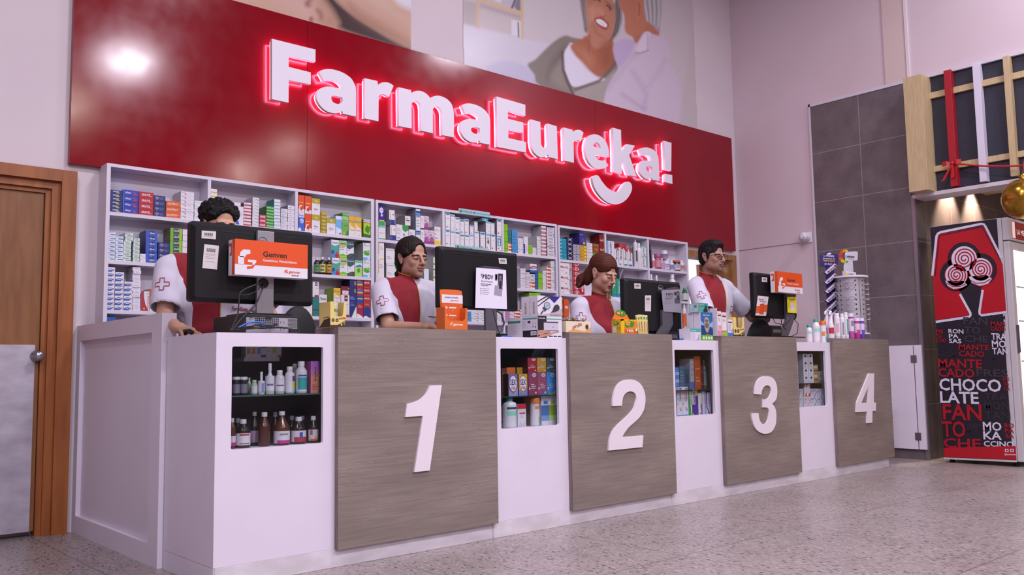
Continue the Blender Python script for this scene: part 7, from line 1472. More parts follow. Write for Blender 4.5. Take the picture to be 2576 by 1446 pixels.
# ---- orange leaflet holder on counter one
Yh = 3.70; Xa, Xb = U(1119, 800, Y=Yh).x, U(1176, 800, Y=Yh).x; zc = ZO+.0005
t = thing('leaflet_holder', 'orange cardboard leaflet holder with white header standing on counter one', 'leaflet holder', ((Xa+Xb)/2, Yh, zc)); OC = M('#dc6a28', .5)
W_ = Xb-Xa; dp = .075; zf = U(1140, 806, Y=Yh).z; zs_ = U(1176, 776, Y=Yh).z
g = G(); g.shape([[(Xa, zc), (Xb, zc), (Xb, zs_), (Xb-.012, zs_), (Xb-.016, zf+.01), (Xb-.03, zf), (Xa+.03, zf), (Xa+.014, zf+.012), (Xa+.006, zs_), (Xa, zs_)]], (0, Yh, 0), XU, ZU, .002, OC)
g.text('genven', (Xa+.055, Yh-.0006, zc+.022), XU, ZU, .013, M('#eadfe0', .4), w=.065, bold=.04); g.add([(Xa+.037, Yh-.0006, zc+.022), (Xa+.043, Yh-.0006, zc+.022), (Xa+.043, Yh-.0006, zc+.032), (Xa+.052, Yh-.0006, zc+.034), (Xa+.052, Yh-.0006, zc+.039), (Xa+.041, Yh-.0006, zc+.037), (Xa+.037, Yh-.0006, zc+.031)], [(0, 1, 2, 3, 4, 5, 6)], M('#eadfe0', .4))
g.obj('front_pocket', t)
g = G().box((Xa, Yh+.002, zc), (Xa+.002, Yh+dp, zs_+.004), OC).box((Xb-.002, Yh+.002, zc), (Xb, Yh+dp, zs_+.004), OC).box((Xa, Yh+.002, zc), (Xb, Yh+dp, zc+.002), OC); g.obj('side_walls', t)
Yk = Yh+dp-.01; xa, xb_ = U(1107, 780, Y=Yk).x, U(1164, 780, Y=Yk).x; ztp = U(1107, 727, Y=Yk).z
g = G(); g.shape([smooth([(xa+.01, zc, 1), (xb_-.002, zc, 1), (xb_-.004, ztp-.02), (xb_-.012, ztp-.006), (xb_-.03, ztp), (xa+.02, ztp), (xa+.006, ztp-.006), (xa, ztp-.02)], 4)], (0, Yk, 0), XU, ZU, .002, OC); g.obj('back_card', t)
Yl = Yk-.006; x0, x1 = U(1111, 780, Y=Yl).x, U(1164, 780, Y=Yl).x; zt_ = U(1111, 740, Y=Yl).z
g = G().box((x0, Yl, zc+.004), (x1, Yl+.004, zt_), M('#d8602a', .4)); g.add([(x0, Yl-.0004, zt_-.045), (x1, Yl-.0004, zt_-.045), (x1, Yl-.0004, zt_), (x0, Yl-.0004, zt_)], [(0, 1, 2, 3)], M('#e2dbe4', .4))
g.text('¡Ampliamos el portafolio', (x0+.02, Yl-.0008, zt_-.018), XU, ZU, .008, M('#4a4488', .4), w=(x1-x0)-.05, bold=.03); g.text('genven !', (x0+.06, Yl-.0008, zt_-.034), XU, ZU, .009, M('#dc5a2a', .4), w=.06, bold=.02)
for i in range(3): z = zt_-.066-i*.042; g.add([(x0+.05, Yl-.0006, z-.007), (x1-.045, Yl-.0006, z-.007), (x1-.045, Yl-.0006, z), (x0+.05, Yl-.0006, z)], [(0, 1, 2, 3)], M('#e8dcd8', .4)); g.add([(x0+.07, Yl-.0006, z-.018), (x1-.065, Yl-.0006, z-.018), (x1-.065, Yl-.0006, z-.014), (x0+.07, Yl-.0006, z-.014)], [(0, 1, 2, 3)], M('#e8b090', .4)); g.lathe([(.007, 0), (.007, .0002)], M('#e8cfc4', .4), (x0+.032, Yl-.0004, z-.003), 12, ax='y')
g.obj('leaflet', t)
# ---- wafer display boxes
def nucita(label, fx0, fx1, sx0, yt, yb, Y, small=False):
    X0, X1 = U(fx0, (yt+yb)/2, Y=Y).x, U(fx1, (yt+yb)/2, Y=Y).x; z0 = ZO+.0006; z1 = U(fx0, yt, Y=Y).z; zf = z0+(z1-z0)*.42; dp = max(X0/rdir(sx0, (yt+yb)/2)-Y, .05); dp = min(dp, .16); YL = M('#dfc878', .5)
    t = thing('display_box', label, 'display box', ((X0+X1)/2, Y, z0)); w, h = X1-X0, z1-z0; g = G()
    g.shape([[(X0, z0), (X1, z0), (X1, z1), (X1-w*.14, z1), (X1-w*.20, zf+.012), (X1-w*.26, zf), (X0+w*.32, zf), (X0+w*.25, zf+.012), (X0+w*.2, z1), (X0, z1)]], (0, Y, 0), XU, ZU, .0018, YL)
    f = lambda pts, c, k=1: g.add([(X0+a*w, Y-.0004*k, z0+b_*h) for a, b_ in pts], [tuple(range(len(pts)))], M(c, .45))
    f([(0, 0), (1, 0), (1, .22), (.8, .2), (.6, .12), (.4, .08), (0, .08)], '#4a3028'); f([(.55, .12), (.75, .2), (1, .3), (1, .24), (.8, .16), (.6, .09)], '#8a6444', 2)
    for cx in (.17, .42): f([(cx+.10*math.cos(a), .27+.075*math.sin(a)*w/h*1.3) for a in [math.pi/8+i*math.pi/4 for i in range(8)]], '#1c181c', 2); f(R4(cx-.06, cx+.06, .255, .285), '#b8b0b0', 3)
    g.text('nucita', (X0+.54*w, Y-.001, z0+.30*h), (1, 0, .12), ZU, h*.085, M('#8c1c40', .4), w=w*.42, bold=.035); f(EL(.70, .10, .05, .05, 8), '#e8c83a', 3); f(EL(.88, .13, .05, .06, 8), '#3c8c4c', 3); f(EL(.86, .2, .03, .03, 8), '#d8a878', 4)
    g.obj('front_panel', t)
    g = G().box((X0, Y+.002, z0), (X0+.0018, Y+dp, z1), YL).box((X1-.0018, Y+.002, z0), (X1, Y+dp, z1), YL).box((X0, Y+dp-.002, z0), (X1, Y+dp, z1*.5+z0*.5), YL).box((X0, Y+.002, z0), (X1, Y+dp, z0+.002), YL)
    g.add([(X0-.0004, Y+dp, z0), (X0-.0004, Y, z0), (X0-.0004, Y, z0+h*.36), (X0-.0004, Y+dp*.55, z0+h*.30)], [(0, 1, 2, 3)], M('#4a3028', .5)); g.text('nucita', (X0-.0006, Y+dp*.62, z0+.36*h), (0, -1, 0), ZU, h*.075, M('#8c1c40', .4), w=dp*.5, bold=.03)
    g.obj('box_walls', t)
    for i, (a, hh) in enumerate(((.34, .92), (.47, .98), (.62, .96))):
        gg = G().box((X0+w*a, Y+.02+i*.012, z0+.003), (X0+w*(a+.16), Y+.03+i*.012, z0+h*hh*1.02), M(('#d8cfa0', '#cfc49a', '#d0ccd8')[i], .3), .003); gg.add([(X0+w*(a+.03), Y+.0195+i*.012, z0+h*.62), (X0+w*(a+.13), Y+.0195+i*.012, z0+h*.62), (X0+w*(a+.11), Y+.0195+i*.012, z0+h*.74), (X0+w*(a+.05), Y+.0195+i*.012, z0+h*.74)], [(0, 1, 2, 3)], M('#4c8c4c', .4)); gg.obj('wafer_packet', t)
nucita('yellow and brown wafer display box standing at the left end of counter one', 831, 871, 803, 758, 822, 3.70)
nucita('yellow and brown wafer display box beside the lotion cartons on counter three', 1845, 1872, 1832, 797, 844, 3.70, True)
# ---- counter two: sweets
X0, X1 = U(1420, 820, Y=3.70).x, U(1486, 820, Y=3.70).x; X0 = max(X0, 3.72); z0 = ZO+.0006; z1 = U(1425, 807, Y=3.70).z
t = thing('candy_tray', 'cream cardboard tray of foil sweets at the left end of counter two', 'tray', ((X0+X1)/2, 3.70, z0)); CR = M('#e2d3b8', .5)
g = G().box((X0, 3.70, z0), (X1, 3.702, z1), CR); w, h = X1-X0, z1-z0; g.text('pirulin', (X0+w*.26, 3.6993, z0+h*.30), (1, 0, .28), ZU, h*.34, M('#a4243c', .4), w=w*.38, bold=.05); g.add([(X0, 3.6995, z0), (X1, 3.6995, z0), (X1, 3.6995, z0+h*.5), (X0+w*.75, 3.6995, z0+h*.1), (X0+w*.3, 3.6995, z0+h*.32)], [(0, 1, 2, 3, 4)], M('#dca468', .5)); g.add([(X0+w*(.84+.08*math.cos(a)*(1 if i % 2 else .6)), 3.699, z0+h*(.52+.30*math.sin(a)*(1 if i % 2 else .6))) for i, a in enumerate([j*math.pi/8 for j in range(16)])], [tuple(range(16))], M('#4a2418', .5)); g.obj('front_panel', t)
G().box((X0, 3.702, z0), (X0+.002, 3.84, z1), CR).box((X1-.002, 3.702, z0), (X1, 3.84, z1), CR).box((X0, 3.838, z0), (X1, 3.84, z1), CR).box((X0, 3.702, z0), (X1, 3.838, z0+.002), CR).obj('tray_walls', t)
FO = [M('#c8c4cc', .22, .9), M('#b89868', .28, .8), M('#9c7c4c', .3, .8)]
for i in range(16):
    bm = bmesh.new(); bmesh.ops.create_icosphere(bm, subdivisions=1, radius=1)
    for v in bm.verts: v.co *= random.uniform(.75, 1.2)
    g = G(); sc_ = (.026, .018, .014); bm.verts.index_update(); r_ = Matrix.Rotation(random.uniform(0, 3), 3, 'Z') @ Matrix.Rotation(random.uniform(-.5, .5), 3, 'X')
    g.add([r_ @ Vector((v.co.x*sc_[0], v.co.y*sc_[1], v.co.z*sc_[2])) for v in bm.verts], [[v.index for v in f.verts] for f in bm.faces], FO[i % 3 if i % 4 else 0]); bm.free()
    for s in (-1, 1): g.add([r_ @ Vector(p) for p in ((s*.022, -.003, 0), (s*.036, -.012, .004), (s*.038, .012, -.003), (s*.022, .003, 0))], [(0, 1, 2, 3)], FO[i % 3 if i % 4 else 0])
    o = g.obj('wrapped_sweet', world=False); o.location = (X0+.03+(i % 6)*(w-.06)/5, 3.735+(i//6)*.032, z1+.004+(.012 if i > 11 else 0)+random.uniform(0, .008)); props(o, 'foil-wrapped sweet heaped in the cream tray on counter two', 'sweet', 'foil sweets in the cream tray')
Xh0, Xh1 = U(1562, 820, Y=3.70).x, U(1603, 820, Y=3.70).x; zt_ = U(1575, 803, Y=3.70).z
def d_honey(k):
    k.f(R4(0, .2, 0, 1), '#e8b81c'); k.f([(0, 1), (1, 1), (1, .9), (.9, .84), (.8, .92), (.6, .84), (.45, .93), (.3, .8), (.15, .92), (0, .86)], '#e8a81c'); k.f(R4(.2, 1, .05, .32), '#d8581c'); k.f(smooth([(.24, .55), (.3, .82), (.55, .92), (.8, .8), (.8, .6), (.66, .44), (.56, .52), (.44, .42), (.3, .45)], 3), '#3c8c3c', 2); k.f(EL(.45, .72, .15, .15), '#e8a83c', 3); k.ft('MIEL', .36, .12, .17, '#f0e4d8', .42, .06, 3); k.ft('GOMI', .38, .66, .09, '#8c4c1c', .26, .05, 4); k.f([(.84, .2), (1, .5), (1, .2)], '#f0e8e0', 3)
    k.s(R4(.1, .5, .1, .5), '#e0d8d0'); k.s(R4(.55, .9, .3, .48), '#d8901c'); k.s(EL(.5, .72, .3, .14), '#3c8c3c'); k.s(EL(.45, .74, .15, .08), '#e8a83c', 2)
dph = Xh0/rdir(1539, 820)-3.70
carton('honey_carton', 'orange and yellow honey sweets carton on counter two', 'carton', Xh0, Xh1, 3.70, 3.70+min(dph, .14), z0, zt_, '#e08a1c', '#e0b424', d_honey)
t = thing('honey_display_lid', 'raised orange header card of the honey sweets carton, with green oval emblem', 'header card', ((Xh0+Xh1)/2, 3.74, zt_))
g = G(); g.px([[(1540, 803), (1546, 789), (1577, 791), (1583, 803)]], M('#e07a24', .45), Y=3.745, th=.0015); g.px([smooth([(1549, 789), (1550, 783), (1556, 780), (1564, 780), (1572, 784), (1574, 791), (1569, 796), (1561, 795), (1554, 792)], 3)], M('#3c8c3c', .45), Y=3.743, th=.001); g.px([[(1557+5*math.cos(a), 787+3.5*math.sin(a)) for a in [i*math.pi/6 for i in range(12)]]], M('#e8a83c', .45), Y=3.743, lift=.0006); g.px([[(1563+4*math.cos(a), 787+3.2*math.sin(a)) for a in [i*math.pi/6 for i in range(12)]]], M('#e8a83c', .45), Y=3.743, lift=.0006); g.obj('header', t)
for i, (xa, xb_, yt, tl) in enumerate(((1604, 1611, 792, -.12), (1610.5, 1619, 791, -.10), (1618.5, 1627, 791.5, -.04), (1626.5, 1634, 792, -.03))):
    x0, x1 = U(xa, 815, Y=3.71).x, U(xb_, 815, Y=3.71).x; zt2 = U(xa, yt, Y=3.71).z; h = zt2-ZO-.001; g = G(); n = 5
    V = []
    for j in range(n+1):
        for q in range(5): u = q/4; V.append((x0+(x1-x0)*u+tl*(j/n)*h-tl*h*.5, 3.712+i*.004-.006*math.sin(math.pi*u)*(1 if 0 < j < n else .1), ZO+.001+h*j/n))
    m_c = M('#dccb84', .3); g.add(V, [(j*5+q, j*5+q+1, j*5+q+6, j*5+q+5) for j in range(n) for q in range(4)], m_c, True); V2 = [(v[0], 3.722+i*.004, v[2]) for v in V]; g.add(V2, [(j*5+q+5, j*5+q+6, j*5+q+1, j*5+q) for j in range(n) for q in range(4)], m_c, True)
    g.text('nucite', ((x0+x1)/2+.004-tl*h*.1, 3.7045+i*.004, ZO+.02), (tl, 0, 1), (-1, 0, 0), (x1-x0)*.32, M('#a4343c', .4), w=h*.5, bold=.03); g.box((x0+(x1-x0)*.3+tl*h*.35, 3.705+i*.004, ZO+h*.78), (x0+(x1-x0)*.7+tl*h*.35, 3.7055+i*.004, ZO+h*.9), '#4c8c4c')
    o = g.obj('snack_sachet'); props(o, 'cream snack sachet with red lettering, %s of four beside the honey carton' % ('first', 'second', 'third', 'fourth')[i], 'sachet', 'cream snack sachets on counter two')
# ---- cartons around counter three
X0, X1 = U(1763.5, 820, Y=3.708).x, U(1793, 820, Y=3.708).x; X1 = min(X1, 5.23); zt_ = U(1765, 785, Y=3.708).z; dp = X0/rdir(1746, 820)-3.708; dp2 = X0/rdir(1728, 820)-3.708
def d_easy(k):
    k.f(R4(0, 1, 0, .19), '#5cb024'); k.f([(0, .5), (.5, .56), (1, .38), (1, .19), (0, .19)], '#1c3c7c'); k.f([(0, .56), (.4, .52), (0, .7)], '#8cb4dc'); k.f([(1, .7), (.62, .52), (1, .46)], '#8cb4dc'); k.f(smooth([(.28, .5), (.26, .68), (.36, .82), (.55, .83), (.70, .72), (.72, .5), (.62, .34), (.5, .28), (.38, .34)], 4), '#a89c94', 2); k.f(EL(.48, .54, .17, .10), '#6c6460', 3); k.f(R4(.32, .62, .66, .74), '#6c6460', 3); k.ft('Easy Touch', .2, .88, .05, '#d8e0f0', .56, .04, 2); k.f(R4(.36, .68, .195, .225), '#d04c3c', 2)
    for i in range(4): k.f(R4(.12+.22*i, .26+.22*i, .04, .14), '#e0e4dc', 3)
def d_side(k):
    for i in range(5):
        for j in range(2): k.s(EL(.28+j*.36, .86-i*.14, .10, .045, 10), '#c0b8c8'); k.s(EL(.28+j*.36, .86-i*.14, .085, .036, 10), '#ddd5e2', 2)
    k.s(R4(.2, .8, .93, .955), '#b0889c'); k.s(R4(0, 1, 0, .19), '#4ca424', 2)
def both_d(k): d_easy(k); d_side(k)
carton('glucometer_carton', 'tall blue and green glucometer carton at the front, left of counter three', 'carton', X0, X1, 3.708, 3.708+dp, 1.0825, zt_, '#2f62a4', '#dcd4e2', both_d)
carton('glucometer_carton', 'tall white-sided carton standing right behind the blue glucometer carton', 'carton', X0, X1, 3.711+dp, 3.708+dp2, 1.0825, zt_, '#2f62a4', '#dcd4e2', both_d)
def d_tealb(k): k.f(R4(0, 1, .55, 1), '#2c9484'); k.f(R4(0, 1, 0, .55), '#4aa898'); k.f(R4(0, .9, .68, .72), '#d8785c', 2); k.ft('Inmovil', .04, .84, .08, '#d4e8e4', .5, .03, 2); k.f(smooth([(.5, .05), (.46, .25), (.62, .45), (.66, .72), (.85, .7), (.9, .4), (.96, .15), (.8, .03)], 3), '#1c3034', 2); k.s(R4(.08, .92, .08, .92), '#c0ccd4'); k.s(EL(.4, .3, .15, .1), '#8cc4cc', 2); k.s(R4(.5, .8, .5, .82), '#5c8c94', 2)
x0, x1 = U(1758, 775, Y=3.715).x, U(1781, 775, Y=3.715).x; carton('bandage_carton', 'teal carton lying on top of the blue glucometer carton', 'carton', x0, x1, 3.715, 3.80, zt_+.0005, U(1760, 762, Y=3.715).z, '#4aa898', '#8cbcb8', d_tealb)
def d_lav(k): k.f(R4(0, 1, .72, 1), '#4aa898'); k.f([(.75, .05), (.8, .5), (.86, .52), (.84, .05)], '#8c78c0'); k.f([(.6, .05), (.66, .22), (.7, .05)], '#8c78c0'); k.ft('Cepillo', .1, .80, .08, '#dcece8', .5, .03, 2); k.f(R4(.06, .45, .1, .65), '#ccc4dc'); k.f(R4(0, 1, 0, .02), '#6c5ca8')
x0, x1 = U(1737.5, 840, Y=3.70).x, U(1763, 840, Y=3.70).x; carton('brush_carton', 'small white, teal and lilac carton in front of the glucometer cartons', 'carton', x0, min(x1, X0-.004), 3.702, 3.7065+.09, 1.0825, U(1738, 826, Y=3.70).z, '#dcd4e2', '#dcd4e2', d_lav)
def d_lot(foot, stripe=None, mk=None):
    def f(k):
        k.f(R4(0, 1, 0, .2), foot)
        if stripe: k.f(R4(0, 1, .18, .23), stripe, 2)
        k.f(EL(.5, .88, .38, .04), '#d86a5c', 2); k.f(R4(.15, .9, .8, .86), '#4c3434'); k.f(EL(.5, .885, .3, .02), '#f0d8d4', 3)
        for i in range(3): k.f(R4(.15, .7, .7-i*.05, .72-i*.05), '#c88ca4')
        if mk == 'pink': k.f(R4(0, 1, .2, .42), '#e0a8c0'); k.f(smooth([(.4, .33), (.45, .42), (.6, .45), (.75, .36), (.6, .3)], 3), '#e0a43c', 2)
        if mk == 'blue': k.f(R4(.1, .6, .3, .6), '#b8c0dc'); k.f([(.6, .3), (.95, .5), (1, .34), (.8, .22)], '#c8a484')
    return f
for i, (xa, xb_, yt, ft, mk, nm_) in enumerate(((1794.5, 1804.5, 774, '#8cc43c', None, 'tall white and lime lotion carton, first in the row on counter three'), (1805.5, 1815.5, 782.5, '#d888a8', 'pink', 'white and pink lotion carton, second in the row on counter three'), (1816.5, 1828, 785.5, '#8cc43c', 'st', 'white and lime lotion carton with orange stripe, third in the row on counter three'), (1830.5, 1843, 803.5, '#4a74c4', 'blue', 'short white and blue lotion carton, fourth in the row on counter three'))):
    x0, x1 = U(xa, 820, Y=3.70).x, U(xb_, 820, Y=3.70).x; x0 = max(x0, 5.235)
    carton('lotion_carton', nm_, 'carton', x0, x1, 3.70, 3.76, ZO+.0006, U(xa, yt, Y=3.70).z, '#e2dae2', '#c4b8c0', d_lot(ft, '#e06c4c' if mk == 'st' else None, mk), 'lotion cartons on counter three')
# ---- bottles at the right end
def ctr(name, label, xc, wpx, yt, z0, Y, body, cap, lab=None, **kw):
    c = U(xc, (yt+850)/2, Y=Y); dist = c.x*AF[0]+c.y*AF[1]; r = wpx/2/FPX*dist; h = U(xc, yt, Y=Y).z-z0
    return bottle(name, label, 'bottle', kw.pop('group', 'bottles at the right end of the counter'), (c.x, Y, z0), r, h, body, cap, lab, **kw)
WB = '#e4dde6'; zc4 = 1.0825; FA = [(-175, -95, .33, .43, '#8ccfc4')]
def lub(t, r, h):
    g = G(); V, F = text2d('Lubriderm', .03); k = 1.9*r/V[:, 0].max(); a0 = math.radians(-140)
    g.add([((r+.0012)*math.cos(a0+a*k/r*.8), (r+.0012)*math.sin(a0+a*k/r*.8), h*.60+b_*k*1.0) for a, b_ in V], F, M('#34405c', .4)); g.obj('lettering', t, world=False)
c = U(2035, 840, Y=3.73)
t = ctr('lotion_bottle', 'small white lotion bottle with teal cap, left of the larger teal-capped one', 2035.5, 15, 817, zc4, 3.735, WB, '#2c9c94', '#e4dde6', marks=[(-180, -60, .50, .60, '#9cd4cc')], labz=(.08, .66), caph=.14, neck=.6)
t = ctr('lotion_bottle', 'larger white lotion bottle with teal cap and mint label, near counter four', 2053, 19, 803, zc4, 3.735, WB, '#2c9c94', '#e4dde6', marks=[(-180, -60, .46, .60, '#9cd4cc')], labz=(.08, .70), caph=.12, neck=.55)
ctr('sunscreen_bottle', 'white sunscreen bottle with orange cap and orange swirl, beside counter four', 2070.5, 15, 807, zc4, 3.73, WB, '#dc6a24', '#e4dde6', marks=[(-180, -110, .30, .50, '#e08a4c'), (-110, -40, .04, .26, '#4cb4c4')], labz=(.03, .78), caph=.18, neck=.9, sh=.8)
ctr('sunscreen_bottle', 'orange-capped sunscreen bottle standing behind the front one', 2061, 13, 809, zc4, 3.80, WB, '#dc6a24', '#d8b8a0', caph=.18, neck=.9, sh=.8)
z4 = ZO+.0006
ctr('shampoo_bottle', 'slim white bottle, third from the left on counter four', 2106, 14, 788, z4, 3.72, WB, WB, '#e6dfe8', marks=[(-170, -110, .25, .6, '#d8a8bc')], labz=(.1, .7), sh=.86, neck=.7, caph=.12)
ctr('shampoo_bottle', 'slim white bottle with grey print, fourth on counter four', 2119, 12, 789, z4, 3.72, WB, WB, '#e6dfe8', marks=[(-150, -110, .15, .65, '#8c8494')], labz=(.1, .75), sh=.84, neck=.6, caph=.16)
ctr('shampoo_bottle', 'slim white bottle with teal sideways lettering on counter four', 2128.5, 11, 786, z4, 3.725, WB, WB, '#e6dfe8', marks=[(-130, -90, .15, .75, '#3c9c8c')], labz=(.1, .8), sh=.88, neck=.7, caph=.10)
ctr('soap_bottle', 'pink and white soap bottle, first of three on counter four', 2141, 14, 789, z4, 3.72, '#b45cb0', '#dccce0', '#e0d0e4', marks=[(-160, -60, .05, .3, '#b84c9c'), (-150, -90, .5, .72, '#8c7c94')], labz=(.3, .8), sh=.86, neck=.9, caph=.13)
ctr('soap_bottle', 'magenta and white soap bottle, second of three on counter four', 2156, 14, 801, z4, 3.72, '#c83c9c', '#dccce0', '#e0c8dc', marks=[(-160, -60, .3, .45, '#c83c9c')], labz=(.3, .75), sh=.86, neck=.9, caph=.14)
ctr('soap_bottle', 'purple and white soap bottle, third of three on counter four', 2168, 13, 801, z4, 3.72, '#6c4cb8', '#d4cce4', '#d8d0e8', marks=[(-160, -60, .25, .45, '#6c4cb8')], labz=(.3, .75), sh=.86, neck=.9, caph=.14)
def duck(label, xc, Y, yt, z0, body, labc):
    c = U(xc, 820, Y=Y); h = U(xc, yt, Y=Y).z-z0; t = thing('cleaner_bottle', label, 'bottle', (c.x, Y, z0), group='hook-necked cleaner bottles'); m = M(body, .3)
    P = [(0, 0, .002), (0, 0, h*.12), (0, 0, h*.45), (-.002, 0, h*.62), (.008, 0, h*.80), (.012, -.0, h*.93), (.0, -.004, h*1.0), (-.018, -.006, h*.97), (-.026, -.006, h*.88)]; R = [.026, .028, .027, .020, .013, .012, .011, .010, .008]
    G().tube([Vector(p) for p in P], R, m, 16).obj('body', t, world=False)
    G().lathe([(.0285, h*.14), (.0282, h*.44)], M('#e2dbe4', .4), n=20, cap=False).obj('label', t, world=False); g = G(); V = []
    for i in range(7): a = math.radians(-190+i*16); V += [(.0290*math.cos(a), .0290*math.sin(a), h*.18), (.0287*math.cos(a), .0287*math.sin(a), h*.40)]
    g.add(V, [(2*i, 2*i+2, 2*i+3, 2*i+1) for i in range(6)], M(labc, .4)); g.obj('label_print', t, world=False)
duck('white hook-necked cleaner bottle with red label at the front on counter four', 2090, 3.72, 784, z4, '#e2dbe6', '#b82c44'); duck('white hook-necked cleaner bottle behind, leftmost on counter four', 2079, 3.80, 783, z4, '#dcd4e0', '#9c6cb0')
ctr('shampoo_bottle', 'lilac bottle partly hidden behind the hook-necked bottles', 2083, 10, 795, z4, 3.86, '#c08cc8', '#c08cc8', None, sh=.9, neck=.8)
# ---- spectacle stand
Cx, Cy = 7.43, 3.84; RR = .128; zt_ = 1.66; zb_ = ZO+.045
t = thing('spectacle_stand', 'round silver rotating stand with reading glasses on counter four', 'display stand', (Cx, Cy, ZO)); AC = M('#bdb6c0', .32, .35)
G().lathe([(.10, ZO+.0006), (.10, ZO+.02), (.05, ZO+.03), (.03, zb_)], BLK, (Cx, Cy, 0), 32).obj('base', t)
G().lathe([(RR+.02, zb_), (RR+.02, zb_+.014)], M('#d8d0dc', .4), (Cx, Cy, 0), 40).obj('bottom_disc', t); G().lathe([(RR+.03, zt_), (RR+.03, zt_+.016)], M('#d8d0dc', .4), (Cx, Cy, 0), 40).obj('top_disc', t)
G().lathe([(RR, zb_+.014), (RR, zt_)], AC, (Cx, Cy, 0), 48, cap=False).obj('column', t)
va = math.atan2(-Cy, -Cx)   # towards the viewer's side
g = G(); 
for a in (-.95, -.62, .38, .95, 1.25):
    for k in range(11):
        z = zb_+.05+k*.042; an = va+a; u_ = Vector((math.cos(an), math.sin(an), 0)); s_ = Vector((-u_.y, u_.x, 0)); c_ = Vector((Cx, Cy, z))+u_*(RR+.0006)
        g.add([c_+s_*.0062*math.cos(q)+Vector((0, 0, .0085*math.sin(q))) for q in [i*math.pi/5 for i in range(10)]], [tuple(range(10))], D_)
an = va+.66; u_ = Vector((math.cos(an), math.sin(an), 0)); s_ = Vector((-u_.y, u_.x, 0)); c_ = Vector((Cx, Cy, 0))+u_*(RR+.0006); g.add([c_+s_*d+Vector((0, 0, z)) for d, z in ((-.002, zb_+.02), (.002, zb_+.02), (.002, zt_-.004), (-.002, zt_-.004))], [(0, 1, 2, 3)], D_)
g.obj('slots', t)
def spectacles(an, z, col, label, out=False):
    u_ = Vector((math.cos(an), math.sin(an), 0)); s_ = Vector((-u_.y, u_.x, 0)); c_ = Vector((Cx, Cy, z))+u_*(RR+.028)
    t = thing('reading_glasses', label, 'glasses', tuple(c_), group='reading glasses on the round stand'); m = M(col, .3); g = G()
    for k in (-1, 1): g.tube([c_+s_*(k*.033+.026*math.cos(a))+Vector((0, 0, .017*math.sin(a))) for a in [i*math.pi/8 for i in range(16)]], .0013, m, 5, closed=True)
    g.tube([c_-s_*.008, c_+Vector((0, 0, .005)), c_+s_*.008], .0013, m, 5); g.obj('frame', t)
    g = G()
    for k in (-1, 1): g.tube([c_+s_*k*.060+Vector((0, 0, .004)), c_+s_*k*.062-u_*.02+Vector((0, 0, .004)), c_+s_*k*.05-u_*.024], .0012, m, 5)
    g.obj('temples', t)
    for k in (-1, 1): G().add([c_+s_*(k*.033+.025*math.cos(a))+Vector((0, 0, .016*math.sin(a))) for a in [i*math.pi/8 for i in range(16)]], [tuple(range(16))], GLS).obj('lens', t)
    G().tube([c_-u_*.027, c_+u_*.004], .004, M('#d8d0d0', .4), 8).obj('holder_peg', t)
cols = ['#8c6c74', '#7c4c5c', None, '#5c4c54', '#8c7c84', '#7c6c74']
wn = ('top pair', 'second pair', '', 'fourth pair', 'fifth pair', 'lowest pair')
for i in range(6):
    if cols[i]: spectacles(va-.12, 1.615-i*.048, cols[i], 'thin-rimmed reading glasses on the front face of the round stand, %s' % wn[i])
c8 = ['#c0a090', '#8ca4a8', '#b0a8a8', '#a08c88', '#181418', '#b08c80', '#a07c6c', '#4c8c8c']
for i in range(8): spectacles(va+1.55, 1.60-i*.044, c8[i], 'glasses sticking out on the right of the round stand, %s from the top' % ('first', 'second', 'third', 'fourth', 'black pair, fifth', 'sixth', 'seventh', 'eighth')[i])
for i in range(6): spectacles(va-1.45, 1.58-i*.05, c8[(i+1) % 8] if i != 5 else '#181418', 'glasses sticking out on the left of the round stand, %s from the top' % ('first', 'second', 'third', 'fourth', 'fifth', 'sixth')[i])
# hanging medicine strips with header signs behind the stand
Ym = 3.95
t = thing('strip_display', 'navy hanging strip with header sign, behind the round spectacle stand', 'display strip', tuple(U(2080, 800, Y=Ym)))
g = G(); NV = M('#2a2468', .4); g.px([smooth([(2063, 642, 1), (2066, 640), (2074, 639), (2080, 633), (2088, 632), (2095, 638), (2106, 639), (2108, 642), (2107, 668), (2104, 671), (2068, 671), (2064, 668)], 3)], NV, Y=Ym, th=.003); g.px([[(2077, 670), (2098, 670), (2102, 800), (2082, 802)]], NV, Y=Ym, th=.003)
pxt(g, 'Con', 2071, 645, 2076, 645.3, 3, '#d8d4e8', Ym); pxt(g, 'MIGREN', 2078, 645, 2098, 646.5, 4.4, '#e4e0ec', Ym, bold=.05); pxt(g, 'ponemos de', 2070, 651.5, 2100, 653, 4.2, '#c8c4e0', Ym, bold=.03); pxt(g, 'al dolor', 2074, 665.5, 2098, 666.5, 4.8, '#d8d4e8', Ym, bold=.03)
a = U(2101, 655.5, Y=Ym); b_ = U(2071, 654, Y=Ym); a.y -= .001; b_.y -= .001; g.text('cabeza', a, b_-a, (0, 0, -1), abs(U(2071, 649.5, Y=Ym).z-b_.z), M('#d8b02c', .4), w=(b_-a).length, bold=.06)
g.px([smooth([(2080, 639), (2086, 635), (2092, 637), (2086, 641)], 3)], M('#d8d4e8', .4), Y=Ym, lift=.001); g.obj('header_strip', t)
